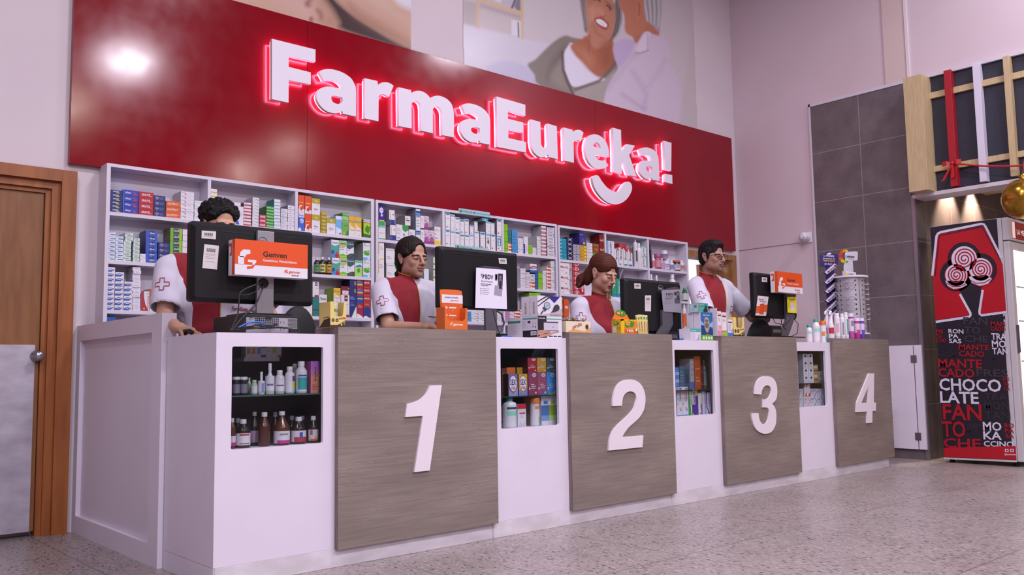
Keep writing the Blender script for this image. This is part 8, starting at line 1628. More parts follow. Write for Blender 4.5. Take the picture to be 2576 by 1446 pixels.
for i in range(6):
    yy = 676+i*23; q = [(2074.5+i*1.2, yy+9), (2100+i*.8, yy-14), (2108+i*.8, yy-6), (2082+i*1.2, yy+14)]
    if i >= 1: q = [(x-1, y+2) for x, y in q]
    Pq = [U(p[0], p[1], Y=Ym-.03) for p in q]; g = G().prism(Pq, (0, .022, 0), M('#ddd5e0', .42), M('#5c3c74', .42)); d = (Pq[2]-Pq[3]); n_ = (Pq[0]-Pq[3]); o_ = Pq[3]+d*.12+n_*.28+Vector((0, -.0008, 0)); g.text('MIGREN', o_, d, n_.normalized(), n_.length*.46, M('#2c2848', .42), w=d.length*.72, bold=.05); g.add([Pq[3]+Vector((0, -.0006, 0)), Pq[2]+Vector((0, -.0006, 0)), Pq[2]+n_*.16+Vector((0, -.0006, 0)), Pq[3]+n_*.16+Vector((0, -.0006, 0))], [(0, 1, 2, 3)], M('#3c3490', .42)); g.add([Pq[2]-d*.14+Vector((0, -.0007, 0)), Pq[2]+Vector((0, -.0007, 0)), Pq[2]+n_+Vector((0, -.0007, 0)), Pq[2]-d*.14+n_+Vector((0, -.0007, 0))], [(0, 1, 2, 3)], M('#7c2c3c', .42))
    props(g.obj('migraine_box'), 'tilted white box with dark capitals on the navy strip, %s from the top' % ('first', 'second', 'third', 'fourth', 'fifth', 'sixth')[i], 'medicine box', 'tilted boxes on the navy strip')
t = thing('strip_display', 'rainbow ring and white header sign standing above the round spectacle stand', 'display sign', tuple(U(2130, 680, Y=Ym)))
g = G(); g.px([smooth([(2126, 642), (2128, 634), (2134, 633), (2152, 632), (2156, 633), (2158, 636), (2157.5, 652), (2155, 655), (2145, 655, 1), (2147, 683, 1), (2123, 684, 1), (2123, 668, 1), (2127, 656)], 3)], M('#d8d4e4', .4), Y=Ym-.004, th=.003)
cs_ = ['#e0c02c', '#e08a24', '#d04c24', '#c83c2c', '#a83c4c', '#d8641c', '#e0b42c', '#c8c424', '#6cac3c']
for i in range(18):
    a0, a1 = math.radians(60+i*13.5), math.radians(60+(i+1)*13.5+.5); f = lambda a, r: (2126+r*math.cos(a)*1.02, 644.5-r*math.sin(a)*1.12); w_ = 4.5+3.5*math.sin(math.pi*i/17)
    g.px([[f(a0, 15.5), f(a1, 15.5), f(a1, 15.5-w_), f(a0, 15.5-w_)]], M(cs_[i//2], .4), Y=Ym-.004, lift=.001, th=.002)
pxt(g, 'Letisan', 2127, 647, 2149, 648.5, 6, '#3c3c64', Ym-.004, .0022, .04, .15); pxt(g, 'Vitamina C', 2132, 651.3, 2147, 652.3, 2.4, '#c88c3c', Ym-.004, .0022); g.obj('header', t)
carton('cream_carton', 'small white and yellow carton lying tilted on top of the round stand', 'carton', U(2124, 680, Y=3.84).x, U(2150, 680, Y=3.84).x, 3.83, 3.86, 1.6765, 1.6765+.045, '#dcd4e2', '#c8c0cc', lambda k: (k.f([(0, 0), (.5, 0), (.3, .5), (0, .8)], '#d8c43c'), k.ft('Letisan', .3, .4, .3, '#5c4c7c', .5, .03)))
# CCTV turret on the side wall
c = U(2018, 597, X=XR-.05); t = thing('security_camera', 'white turret security camera on the right side wall above the tiles edge', 'camera', (XR-.001, c.y+.03, c.z-.05))
cy, cz = c.y-.03, c.z; G().box((XR-.018, cy-.06, cz-.06), (XR-.0005, cy+.055, cz+.055), M('#d8d0d8', .4), .008).obj('mount_plate', t); G().lathe([(.05, XR-.018), (.052, XR-.03), (.044, XR-.055)], M('#dcd4dc', .35), (0, cy, cz), 28, ax='x').obj('collar', t)
G().ell((XR-.075, cy, cz), (.048, .048, .048), M('#dcd4dc', .3), 28, 20).obj('ball', t); d = Vector((-1, .15, -.15)).normalized(); o = Vector((XR-.075, cy, cz)); r_ = d.to_track_quat('Z', 'Y').to_matrix(); g = G()
for r0, z0_, m in ((.032, .0375, BLK), (.014, .043, M('#0a0a10', .08))):
    V = [o+r_ @ Vector((r0*math.cos(a), r0*math.sin(a), z0_)) for a in [i*math.pi/12 for i in range(24)]]; V2 = [v-d*.012 for v in V]; g.add(V+V2, [tuple(range(24))]+[(i, i+24, (i+1) % 24+24, (i+1) % 24) for i in range(24)], m)
g.obj('lens', t)
# ================================================================ GOODS BEHIND THE DISPLAY WINDOWS
LOC = ('left corner cabinet', 'cabinet beside counter two', 'cabinet beside counter three', 'cabinet beside counter four')
ZSH = [.806, .752, .745, .757]
def cz0(wi, lv): return (ZSH[wi] if lv else WIN[wi][2]-.002)+.0004
def cb(wi, lv, xl, xr, yt, n, st, desc, yb=None, Y=3.765, depth=.09, name='product_box', rz=0):
    z0 = cz0(wi, lv) if yb is None else (last[1] if yb == -1 else U(xl, yb, Y=Y).z); ym = yt+15; x0, x1 = U(xl, ym, Y=Y).x, U(xr, ym, Y=Y).x; z1 = U(xl, yt, Y=Y).z; h = (z1-z0)/n
    x1 = min(x1, CX[wi][1]-.024); x0 = max(x0, CX[wi][0]+.024)
    me = carton_mesh(x1-x0-.001, min(depth, YC+.33-Y), h-.0005, st, name)
    for i in range(n):
        lb_ = f"{desc}, {(ORDN[i]+', ') if n > 1 else ''}{'upper' if lv else 'lower'} shelf of {LOC[wi]}"
        place_box(me, name, lb_, f"{desc} in {LOC[wi]}", x0, Y, z0+i*h, 0, 'product box')
    last[1] = z0+n*h
def cbot(wi, lv, xc, wpx, yt, body, cap, lab, desc, Y=3.79, name='medicine_bottle', **kw):
    c = U(xc, yt+20, Y=Y); dist = c.x*AF[0]+c.y*AF[1]; r = wpx/2/FPX*dist; z0 = cz0(wi, lv); h = U(xc, yt, Y=Y).z-z0
    x = min(max(c.x, CX[wi][0]+.024+r), CX[wi][1]-.024-r)
    return bottle(name, f"{desc}, {'upper' if lv else 'lower'} shelf of {LOC[wi]}", 'bottle', 'bottles in '+LOC[wi], (x, Y, z0), r, h, body, cap, lab, **kw)
WC = '#d9d2dc'; dk = '#1c1414'; brn = '#4a2414'
cbot(0,1,593.5,19,948,'#2a2430','#cfc8d2','#7c7488','dark jar with white lid, leftmost',neck=.85,sh=.8); cbot(0,1,613,19,948,'#2a2430','#cfc8d2','#7c7488','dark jar with white lid, second',neck=.85,sh=.8); cbot(0,1,627,9,950,'#a8bca0','#cfc8d2','#9cb494','small green bottle behind the jars',Y=3.84)
cbot(0,1,639.5,16,956,'#a8b8a4','#b8c0b4','#d4ccd8','small pale green bottle',neck=.6); cbot(0,1,657.5,17,935,WC,WC,'#d4d0e0','white spray bottle with blue bars',neck=.35,caph=.34,sh=.55,marks=[(-110,-70,.1,.5,'#7c8cc0')]); cbot(0,1,679,23,914,WC,WC,'#dcd6e2','tall white spray bottle with violet print',neck=.32,caph=.26,sh=.5,marks=[(-150,-70,.28,.34,'#6c649c')])
cbot(0,1,703.5,24,931,WC,WC,'#dcd6e2','round-shouldered white bottle with grey print',neck=.5,marks=[(-150,-60,.33,.39,'#6c6474')]); cbot(0,1,728.5,25,922,WC,WC,'#dcd6e2','white bottle with purple and yellow label',neck=.5,labz=(.06,.66),marks=[(-85,-10,.46,.66,'#5c3c84'),(-85,-10,.2,.46,'#d0c42c'),(-85,-10,.06,.2,'#8cc0e0')])
cbot(0,1,757.5,29,909,WC,WC,'#dcd6e2','large white antiseptic bottle with teal label',neck=.5,labz=(.06,.7),marks=[(-150,-35,.12,.5,'#2c9c9c'),(-145,-50,.53,.58,'#3c4c9c')])
cb(0,1,782,804,908,1,S('#e09078','#a84c94',[('r',0,1,.72,1,'#b86cc8'),('r',0,1,.55,.72,'#cc7ca0'),('v','Intylact',.62,.38,.82,.22,'#3c2c44'),('l',.15,.9,.08,.28,4,'#a85c5c')]),'salmon and lilac upright carton',name='product_carton')
for i,(x,cc) in enumerate(((741,WC),(764,WC))): cbot(0,1,x,20,(915,910)[i],cc,cc,None,'white bottle in the back row, '+('left','right')[i],Y=3.87,neck=.5)
ps = S('#dcd6e0',None,[('p',[(.2,.2),(.9,.3),(.85,.7),(.3,.75)],'#d0925c'),('r',0,1,.9,1,'#8c8c94')]); pb = S('#dcd6e0',None,[('p',[(.2,.2),(.9,.3),(.85,.7),(.3,.75)],'#6c94dc')]); pv = S('#dcd6e0',None,[('r',0,1,.75,1,'#3c4ca8'),('r',0,1,0,.2,'#3c4ca8')]); pg = S('#dcd6e0',None,[('p',[(.2,.3),(.9,.4),(.85,.7),(.3,.75)],'#b4c43c')])
Ysm = 3.93; xa, xb_ = U(614,900,Y=Ysm).x, U(703,900,Y=Ysm).x; zsm = U(650,899,Y=Ysm).z
t = thing('small_shelf', 'small white ledge with a row of tiny cartons, top of the left corner cabinet', 'shelf', ((xa+xb_)/2,Ysm,zsm-.02)); G().box((xa,Ysm,zsm-.018),(xb_,YC+.338,zsm),WH).obj('ledge',t)
for i,(p,st) in enumerate(zip((619,632,645,657.5,671,683.5,696.5),(ps,ps,pb,pv,S('#dcd6e0',None,[('l',.2,.8,.4,.6,1,'#8c84a8')]),pg,S('#dcd6e0',None,[('r',.3,1,0,.2,'#d8562c')])))):
    x = U(p,890,Y=Ysm).x; me = carton_mesh(.026,.05,min(1.06-zsm,.062),st,'product_box'); place_box(me,'product_box','tiny white carton with %s, on the small ledge of the left corner cabinet' % ('orange leaf, first','orange leaf, second','blue leaf','navy bands','grey print','lime leaf','orange corner')[i],'tiny cartons on the small ledge',x,Ysm+.004,zsm+.0003,0,'product box')
L1 = (.08,.42)
cbot(0,0,584,18,1052,brn,'#cfc8d2','#d4c8d4','brown syrup bottle cut by the left window edge',labz=L1,marks=[(-120,-30,.08,.2,'#b42c7c')],caph=.14); cbot(0,0,611.5,36,1054.5,dk,'#cfc8d2','#d4ccd6','short dark syrup bottle with red-lettered label',labz=(.10,.52),marks=[(-140,-60,.44,.50,'#b03c4c'),(-140,-60,.14,.17,'#8c2c3c')],neck=.38,sh=.66)
cbot(0,0,640,24,1036,dk,'#c4bcc8','#b08cb4','dark bottle with violet label behind',Y=3.86,labz=(.1,.45),neck=.38,sh=.6,caph=.12); cbot(0,0,665,29,1037,'#4c2018','#cfc8d2',None,'tall brown bottle without front label',neck=.42,sh=.62,caph=.13); cbot(0,0,709,40,1034.5,'#542818','#cfc8d2','#d8ccd8','wide brown syrup bottle with magenta-edged label',labz=(.06,.42),marks=[(-150,-30,.06,.15,'#c0308c'),(-130,-70,.3,.35,'#7c8c8c')],neck=.32,sh=.55,caph=.12)
cbot(0,0,751,38,1048.5,dk,'#cfc8d2','#cfc4d0','short dark bottle with red-blue label',labz=(.08,.50),marks=[(-150,-30,.08,.26,'#a82c44'),(-110,-85,.22,.44,'#3c4ca0')],neck=.36,sh=.62); cbot(0,0,788,26,1046.5,dk,'#d8d0da','#d8ccd4','dark bottle with orange-footed label',labz=(.08,.50),marks=[(-150,-30,.08,.15,'#d8682c'),(-150,-125,.3,.48,'#b84c6c'),(-100,-80,.16,.24,'#d89c3c')],neck=.42,sh=.62)
for i,(x,y) in enumerate(((692,1036),(734,1046),(772,1046),(598,1052),(806,1044))): cbot(0,0,x,22,y,dk,'#b4acb8',None,'dark bottle in the back row, '+('first','second','third','fourth','fifth')[i],Y=3.93,neck=.42,sh=.62)
# cabinet 2
def duo(b_,s_): return S(b_,s_,[('c',.66,.86,.24,.085,'#ddd6e0'),('t','DUO',.5,.83,.815,.09,'#2c2838',.05),('l',.3,.92,.26,.5,3,'#ddd0d8'),('c',.82,.1,.09,.045,'#ddd6e0'),('c',.14,.28,.07,.06,'#e0c8d0')])
for xa,xb_,ya,col,sd,ds in ((1329,1351.5,935,'#8c3c5c','#4c1c2c','mauve boxed pack, left'),(1352,1375,935,'#9c4c6c','#4c1c2c','mauve boxed pack, right'),(1375.5,1397.5,935,'#3c8cd0','#2c5c8c','sky blue boxed pack')): cb(1,1,xa,xb_,ya,1,duo(col,sd),ds+' below')
for xa,xb_,ya,col,sd,ds in ((1327.5,1350.5,899,'#a8243c','#4c1420','crimson boxed pack'),(1351,1374,899,'#c8942c','#7c5c1c','gold boxed pack'),(1375,1397,899,'#3c5868','#24343c','slate boxed pack')): cb(1,1,xa,xb_,ya,1,duo(col,sd),ds+' on top',yb=935.3)
sx = lambda c1,c2: S(c1,'#3c2418',[('p',[(0,.3),(.5,.1),(1,.4),(1,0),(0,0)],c2),('c',.5,.56,.42,.38,'#b02c3c'),('c',.5,.56,.39,.35,'#e0d8e0'),('t','SEX',.18,.82,.5,.24,'#28246c',.07),('t','STAR',.26,.76,.3,.12,'#b02c3c',.05)])
cb(1,1,1279,1302.5,940,1,sx('#6c6ca8','#9c94c4'),'violet pack with round emblem',Y=3.755,depth=.05); cb(1,1,1304.5,1327,940,1,sx('#c8982c','#7c84c0'),'yellow pack with round emblem',Y=3.755,depth=.05)
ob = lambda c: S(c,'#6c3418',[('t','NATURAL',.15,.85,.15,.18,'#4c2418',.04),('c',.85,.8,.06,.1,'#a87c6c')])
cb(1,1,1275,1297,924,1,ob('#e0702c'),'orange pack standing behind',Y=3.81); cb(1,1,1300.5,1322,924,1,ob('#c09434'),'mustard pack standing behind',Y=3.81); cb(1,1,1262,1275,926,1,S('#5c3424','#3c2018',[('l',.1,.9,.1,.9,5,'#7c5444')]),'dark brown pack at the left edge',Y=3.80)
cb(1,1,1302,1325,901,1,S('#4c1420','#30101a'),'dark maroon pack in the back',Y=3.87)
cbot(1,0,1281,36,997.6,'#dcd8e2','#2c9484','#dcd8e2','large white lotion bottle with green cap',Y=3.77,labz=(.05,.72),marks=[(-150,-50,.40,.54,'#8cd0c0'),(-150,-50,.60,.67,'#34405c')],neck=.42,caph=.14,sh=.80,name='lotion_bottle')
cb(1,0,1302,1323.5,1016,1,S('#dcd6e0','#c4bcc8',[('r',0,1,.78,1,'#c42438'),('r',.2,.9,.56,.62,'#b83c4c'),('l',.3,.8,.38,.5,2,'#a8a0b4'),('p',[(.1,0),(.3,.25),(.6,.1),(.9,.3),(.9,0)],'#c8c0d0')]),'white carton with red top',name='product_carton'); cbot(1,0,1345,24,1000,'#dcd6e0','#dc7424','#dcd6e0','white sunscreen bottle with orange cap',Y=3.77,labz=(.03,.76),marks=[(-130,-60,.6,.72,'#e08a4c'),(-80,-20,.0,.2,'#5cc0d0'),(-80,-20,.2,.32,'#e09a3c')],neck=.92,caph=.19,sh=.80,name='sunscreen_bottle')
cbot(1,0,1326,20,999,'#9c6c5c','#c4641c','#7c5c5c','orange-capped bottle in the back row',Y=3.88,neck=.92,caph=.18,sh=.8,name='sunscreen_bottle')
soy = lambda t_,m_,w_: S('#dcd6e0',None,[('r',0,1,.93,1,t_),('r',0,1,.28,.62,m_),('r',0,1,.14,.3,w_),('r',.3,.85,.66,.76,m_),('l',.3,.9,.78,.8,1,'#c87c8c')])
cb(1,0,1361.5,1380.5,989,1,soy('#2c7cd0','#4c74b8','#7c9cd0'),'tall carton with blue middle',name='product_carton'); cb(1,0,1381,1399,988.5,1,soy('#8cb43c','#8ca82c','#b4cc7c'),'tall carton with green middle',name='product_carton'); cb(1,0,1261,1266,1020,1,S('#dcd6e0',None,[('r',0,1,.2,.3,'#2c3480'),('r',0,1,.6,.7,'#2c3480')]),'white carton with navy stripes at the left edge',Y=3.85,name='product_carton')
t = thing('price_card','pale blue printed card leaning in the top of the cabinet beside counter two','card',tuple(U(1350,898,Y=3.86))); g = G(); g.px([[(1345,877.5),(1373,877.5),(1364.5,898),(1335.5,898)]],M('#8ca4b0',.4),Y=3.86,th=.001)
for i in range(6): g.px([[(1345-i*1.4,881+i*2.6),(1366-i*1.4,881+i*2.6),(1366-i*1.4,882+i*2.6),(1345-i*1.4,882+i*2.6)]],M('#5c7484',.5),Y=3.86,lift=.0006)
g.obj('card',t)
# cabinet 3
br = lambda c: S('#dcd4e0','#c4bcc8',[('v','Brucelin',.62,.52,.96,.30,'#2c2834',1),('r',.42,.52,.5,.88,c),('l',.1,.35,.3,.9,3,'#b4acbc'),('c',.6,.26,.1,.04,'#d86c8c'),('c',.75,.2,.1,.04,'#3c8cd0'),('r',0,1,0,.03,'#3c8cd0')])
cb(2,0,1702,1715,973,1,br('#4c9ce0'),'white carton with blue bar and sideways name',name='product_carton'); cb(2,0,1715.5,1730.5,973,1,br('#d84c7c'),'white carton with pink bar and sideways name',name='product_carton')
cb(2,0,1731,1740.5,984,1,S('#dcd8e0',None,[('p',[(0,1),(.3,1),(.8,0),(0,0)],'#2c9444'),('v','Cortiser',.62,.4,.9,.3,'#4c4454',1)]),'white carton with green wedge',name='product_carton'); cb(2,0,1741,1755.5,979,1,S('#4c2888','#3c2070',[('r',0,.55,.4,1,'#dcd4e0'),('r',.55,1,.75,1,'#e0cc2c'),('v','Desitin',.5,.36,.88,.42,'#3c2c80'),('r',0,.2,0,.05,'#e0cc2c')]),'purple and white carton',name='product_carton')
cb(2,0,1756.5,1765.5,988,1,S('#dcd4e0',None,[('r',.8,1,.0,.5,'#4c2888'),('r',.8,1,.6,.8,'#e0cc2c'),('v','Loderm',.55,.2,.55,.3,'#c84c5c',1),('c',.5,.06,.2,.03,'#b84c3c')]),'white carton with orange lettering',name='product_carton'); cb(2,0,1766.5,1775.5,984,1,S('#c8c4dc',None,[('r',.7,.9,.3,1,'#4c3c98'),('c',.7,.4,.2,.05,'#e0b07c'),('r',.6,.9,0,.3,'#7ca4d8')]),'lavender carton with tan dot',name='product_carton')
ov = lambda c: S('#dcd4e0',None,[('r',0,.25,.3,1,c),('p',[(0,.3),(.25,.3),(.9,.0),(.6,0)],c),('v','Ovedermo',.62,.35,.93,.3,'#a83c78',1),('c',.4,.06,.15,.03,'#b83c8c')])
cb(2,0,1776.5,1786.5,987,1,ov('#7c3ca8'),'white carton with purple stripe',name='product_carton'); cb(2,0,1787,1797,986,1,ov('#3c8cd0'),'white carton with blue stripe',name='product_carton')
Xq = [U(p[0],p[1],Y=3.80) for p in ((1751,968.5),(1791,974),(1790.5,985),(1751.5,981))]; g = G().prism(Xq,(0,.03,0),M('#e0b42c',.42)); g.px([[(1752,969),(1768,971),(1768,983),(1752,981)]],M('#d8582c',.42),Y=3.80,lift=.0005); g.px([[(1785,973),(1791,974),(1790.5,985),(1785,984.3)]],M('#ddd5e0',.42),Y=3.80,lift=.0005); pxt(g,'Andantol',1760,978.5,1783,981.5,5.5,'#a83c34',3.80,.001,.03); props(g.obj('product_box'),'tilted yellow and orange box lying on the upright cartons beside counter three','product box')
cb(2,1,1699,1708.5,924,3,S('#3c84d0','#2c5c9c',[('r',0,1,.0,.4,'#b8b4cc'),('l',.1,.8,.1,.3,1,'#7c6c9c')]),'small bright blue box',depth=.05); cb(2,1,1709.5,1722,920,1,S('#4c6484','#384c68',[('l',.1,.9,.3,.8,4,'#7c94ac')]),'grey blue pack',Y=3.80,name='product_carton'); cb(2,1,1722.5,1735,928,1,S('#2c5470','#24405c',[('c',.5,.5,.3,.25,'#1c3c54')]),'dark blue pack',Y=3.80,name='product_carton')
cb(2,1,1735.5,1746,902,1,S('#a8a4b4',None,[('r',0,1,0,.25,'#4c64a8'),('l',.2,.9,.4,.9,3,'#8c8898')]),'tall grey white pack',Y=3.79,name='product_carton'); cb(2,1,1746.5,1762,896,1,S('#b0501c','#8c3c14',[('l',.2,.9,.2,.4,2,'#d89c7c'),('r',.1,.9,.6,.64,'#d0885c')]),'tall burnt orange pack',Y=3.785,name='product_carton'); cb(2,1,1762.5,1780,918,2,S('#5c1c24','#3c1018',[('l',.1,.5,.3,.6,2,'#8c5c5c')]),'dark maroon box',Y=3.79)
cbot(2,1,1788,13,905,'#4c5c5c','#2c3838','#5c7478','grey green glass bottle',Y=3.80)
# cabinet 4
nv = S('#dcd6e2','#b4aec0',[('c',.5,.72,.2,.17,'#28306c'),('l',.2,.8,.12,.36,2,'#b4acc0')])
cb(3,1,2020,2032.5,890,4,nv,'white navy-disc cube, left column',depth=.05); cb(3,1,2033,2045,890,4,nv,'white navy-disc cube, right column',depth=.05)
gd = S('#b08c5c','#8c6c44',[('r',.1,.9,.6,.85,'#d8c8ac'),('r',.1,.9,.25,.4,'#6c4c2c')]); cb(3,1,2046,2058,917,2,gd,'small gold and cream box'); cb(3,1,2060,2072.5,933.5,1,S('#a8a0a8',None,[('t','Blue',.2,.8,.5,.2,'#4c4450',.03),('r',0,1,0,.2,'#7c7468')]),'small grey box')
hx = lambda c: S('#d4ccdc','#b4acc0',[('p',[(.5,1),(.6,1),(.98,.5),(.9,.5)],c),('p',[(.9,.5),(.98,.5),(.6,0),(.5,0)],c),('t','DOS',.08,.5,.62,.2,c,.04),('l',.1,.6,.3,.5,2,'#b0a8bc')])
for xa,xb_,c_,ds in ((2012,2021,'#5cac8c','green'),(2022,2038.5,'#d88c7c','peach'),(2039,2056,'#5c5c9c','violet'),(2056.5,2073,'#4c7cb8','blue')): cb(3,0,xa,xb_,997,1,hx(c_),'white and %s pack, lower layer' % ds); (cb(3,0,xa,xb_,977.6,1,hx(c_),'white and %s pack, upper layer' % ds,yb=-1) if ds != 'peach' else cb(3,0,xa,xb_-.5,964.6,1,S('#dcd6e0','#8c8494',[('p',[(0,1),(0,.7),(.3,1)],'#d8482c'),('r',0,.15,.7,1,'#d8482c'),('p',[(.35,.7),(.8,1),(.35,1)],'#d8482c'),('p',[(.1,0),(.45,.35),(.45,0)],'#d8482c'),('p',[(.6,0),(1,.35),(1,0)],'#d8482c')]),'white and orange pack on the white ones',yb=-1))
cb(3,0,2051,2066,955,1,S('#c8b42c','#7c7430',[('r',0,1,.0,.3,'#24305c'),('l',.1,.9,.8,.95,1,'#a88c2c')]),'yellow and navy box in the back',Y=3.86)
# extra boxes on the shelves by the left computer
K(3,2,764,786,765,1,'whyel','white carton with yellow foot by the left computer'); K(3,3,768,786,804,1,'blueupr','navy upright carton by the left computer')
# ================================================================ RIGHT SIDE: shop opening, lattice sign, ice cream fridge
XS = 8.44
CRW = noise_mat('pale_wood', '#b89f78', '#c6ae88', 14, .5, stretch=(6, 6, .5)); NVY = noise_mat('navy_board', '#262532', '#2c2a3a', 30, .6)
yl = lambda x, y, X: U(x, y, X=X).y
t = thing('lattice_sign', 'navy board with cream, red and white battens above the shop opening at right', 'sign', (XS, 2.5, 2.50))
G().box((XS, .9, 2.50), (XR+.2, 3.45, 3.60), NVY).obj('back_board', t); G().box((XS-.05, .9, 2.465), (XR+.2, 3.66, 2.4995), M('#cfc4cc', .5)).obj('bottom_trim', t); G().box((XS-.03, .9, 3.601), (XR, 3.66, 3.628), M('#cfc6d2', .5)).obj('top_trim', t)
G().box((8.245, 3.45, 2.5), (XR-.001, 3.625, 3.60), CRW, .002).obj('end_block', t)
XB_ = 8.37
for (xa, xb_, y0, y1, m) in ((2375, 2393, 178, 0, '#a01424'), (2447, 2465, 161, 0, '#d4cbdc'), (2523.5, 2540, 142, 0, None)):
    Ya, Yb = yl(xb_, y0+30, XB_), yl(xa, y0+30, XB_); zt_ = U(xa, y0, X=XB_).z; zb_ = U({2375: 2400, 2447: 2468, 2523.5: 2546}[xa], {2375: 468, 2447: 457, 2523.5: 443}[xa], X=XB_).z
    G().box((XB_, Ya, zb_), (XS, Yb, zt_), M(m, .45) if m else CRW, .002).obj('batten', t)
for (ya, yb_) in ((232, 247), (419, 433)):
    za, zb_ = U(2345, ya, X=8.41).z, U(2345, yb_, X=8.41).z; G().box((8.41, .9, zb_), (XS, 3.45, za), CRW).obj('batten', t)
b0 = U(2395, 410, X=8.35); RD = M('#b8161c', .4)
t = thing('ribbon_bow', 'small red ribbon bow tied to the red batten of the lattice sign', 'bow', tuple(b0)); g = G()
for s in (-1, 1):
    g.add([b0+Vector((0, s*-.0, 0)), b0+Vector((-.02, s*.045, .025)), b0+Vector((-.01, s*.085, .022)), b0+Vector((-.01, s*.085, -.022)), b0+Vector((-.02, s*.045, -.02))], [(0, 1, 2, 3, 4)], RD)
for dy, dz in ((.09, -.15), (.0, -.13)): g.add([b0+Vector((-.002, .006, 0)), b0+Vector((-.002, -.012, 0)), b0+Vector((-.012, dy-.02, dz)), b0+Vector((-.012, dy+.012, dz-.01))], [(0, 1, 2, 3)], RD)
g.ell(b0, (.014, .016, .016), RD, 12, 8); g.obj('bow', t)
g = G(); P = [b0+(U(2590, 415, X=8.3)-b0)*k+Vector((0, 0, -.02*math.sin(math.pi*k))) for k in [i/10 for i in range(11)]]; P += [P[-1]+Vector((-.0, -.6, .03))]; g.tube(P, .008, RD, 8); props(g.obj('red_cord'), 'red cord strung from the ribbon bow towards the right edge', 'cord')
c = U(2577, 500, X=8.15); dist = c.x*AF[0]+c.y*AF[1]; R_ = 53/FPX*dist
t = thing('gold_ornament', 'large shiny gold bauble hanging above the ice cream fridge', 'bauble', (c.x, c.y, c.z-R_)); GD = M('#a87c2c', .22, .85)
G().ell(c, (R_,)*3, GD, 48, 32).obj('ball', t); G().lathe([(.03, R_-.004), (.03, R_+.035), (.012, R_+.04)], GD, c, 20).obj('cap', t); G().tube([c+Vector((0, 0, R_+.035)), c+Vector((.12, 0, R_+.30))], .003, RD, 6).obj('string', t)
# interior of the neighbouring stall
CW = M('#cdb48c', .6)
g = G(); g.box((XR+.21, -2, 2.86), (12.2, 3.67, 2.95), M('#c8b49a', .7)); struct(g, 'ceiling_stall'); g = G(); g.box((12.1, -2, 0), (12.2, 3.67, 2.86), M('#a58c70', .7)); struct(g, 'wall_stall')
for i, x in enumerate((8.95, 9.5, 10.1)): props(G().box((x, 2.2, 2.72), (x+.13, 3.668, 2.855), CW).obj('ceiling_beam'), 'cream wooden ceiling beam inside the stall, %s from the opening' % ('first', 'second', 'third')[i], 'beam')
p = U(2473, 480, X=8.8); props(G().box((8.74, p.y-.09, 2.60), (8.86, p.y+.09, 2.68), BLK).obj('ceiling_speaker'), 'small black box under the stall ceiling', 'speaker'); G().box((8.79, p.y-.02, 2.68), (8.81, p.y+.02, 2.86), BLK).obj('bracket', bpy.data.objects['ceiling_speaker'])
for x in (9.22, 9.85):
    l = bpy.data.lights.new('stall_downlight', 'SPOT'); l.energy = 260; l.color = (1, .80, .55); l.spot_size = math.radians(75); l.spot_blend = .6; l.shadow_soft_size = .04
    o = bpy.data.objects.new('stall_downlight', l); o.location = (x, 3.50, 2.84); o.rotation_euler = (math.radians(16), 0, 0); COL.objects.link(o)
    area('stall_lamp', (x+.6, 1.5, 2.84), .3, 30, (1, .85, .65))
# ---- fridge
XF = 8.35; FY0, FY1 = 2.862, 3.500; ZF0, ZF1 = .045, 2.165
t = thing('ice_cream_fridge', 'tall upright ice cream fridge with red and black lettered side and lit glass door', 'fridge', (8.67, 3.18, 0)); FW = M('#c4bcc2', .35)
G().box((XF, FY0+.02, ZF0), (9.0, FY1, ZF1), FW, .004).obj('cabinet', t); G().box((XF-.002, FY0-.035, ZF0), (9.0, FY0+.018, 1.955), FW, .006).obj('door', t); G().box((XF-.002, FY0-.035, 1.965), (9.0, FY0+.018, ZF1), FW, .006).obj('header', t)
G().box((XF+.075, FY0-.0362, .24), (8.93, FY0-.035, 1.88), M('#f2f4ff', .3, emit=1.5)).obj('lit_glass', t); G().box((XF+.075, FY0-.0365, 1.985), (8.95, FY0-.0352, 2.14), M('#8c1c24', .3, emit=.3)).obj('lit_sign', t)
g = G(); g.box((XF+.08, FY0-.0372, 1.99), (XF+.15, FY0-.0366, 2.135), M('#e8c8c8', emit=.8)); g.text('LA MERENGADA', (XF+.19, FY0-.0372, 2.03), XU, ZU, .045, M('#f0e8e8', emit=.8), w=.5); g.obj('sign_lettering', t)
for z in (.55, .9, 1.25, 1.55): G().box((XF+.09, FY0-.0375, z), (8.92, FY0-.0364, z+.012), M('#a8a4b0', .4)).obj('shelf_line', t)
G().box((XF+.02, FY0-.05, .98), (XF+.05, FY0-.0352, 1.22), '#4c4850').obj('door_handle', t)
for y in (FY0+.05, FY1-.05):
    for x in (XF+.06, 8.93): G().lathe([(.022, 0), (.022, ZF0)], BLK2, (x, y, 0), 12).obj('foot', t)
g = G(); fs = 1.954
def fp(pts): return [(2250+p[0]/fs, 440+p[1]/fs)+tuple(p[2:]) for p in pts]
BKG = M('#1e1824', .4); FR = M('#b00f20', .35); FWh = M('#d4cce0', .35); FDm = M('#3a3242', .4); FD2 = M('#2e2736', .4); FRd = M('#a01224', .35)
g.box((XF-.0022, FY0+.055, ZF0+.005), (XF-.0008, FY1-.003, ZF1-.003), BKG)
def fpoly(pts, m, k=1, sm_=False): g.px([smooth(fp(pts), 5) if sm_ else fp(pts)], m, X=XF-.0024, lift=.0006*k)
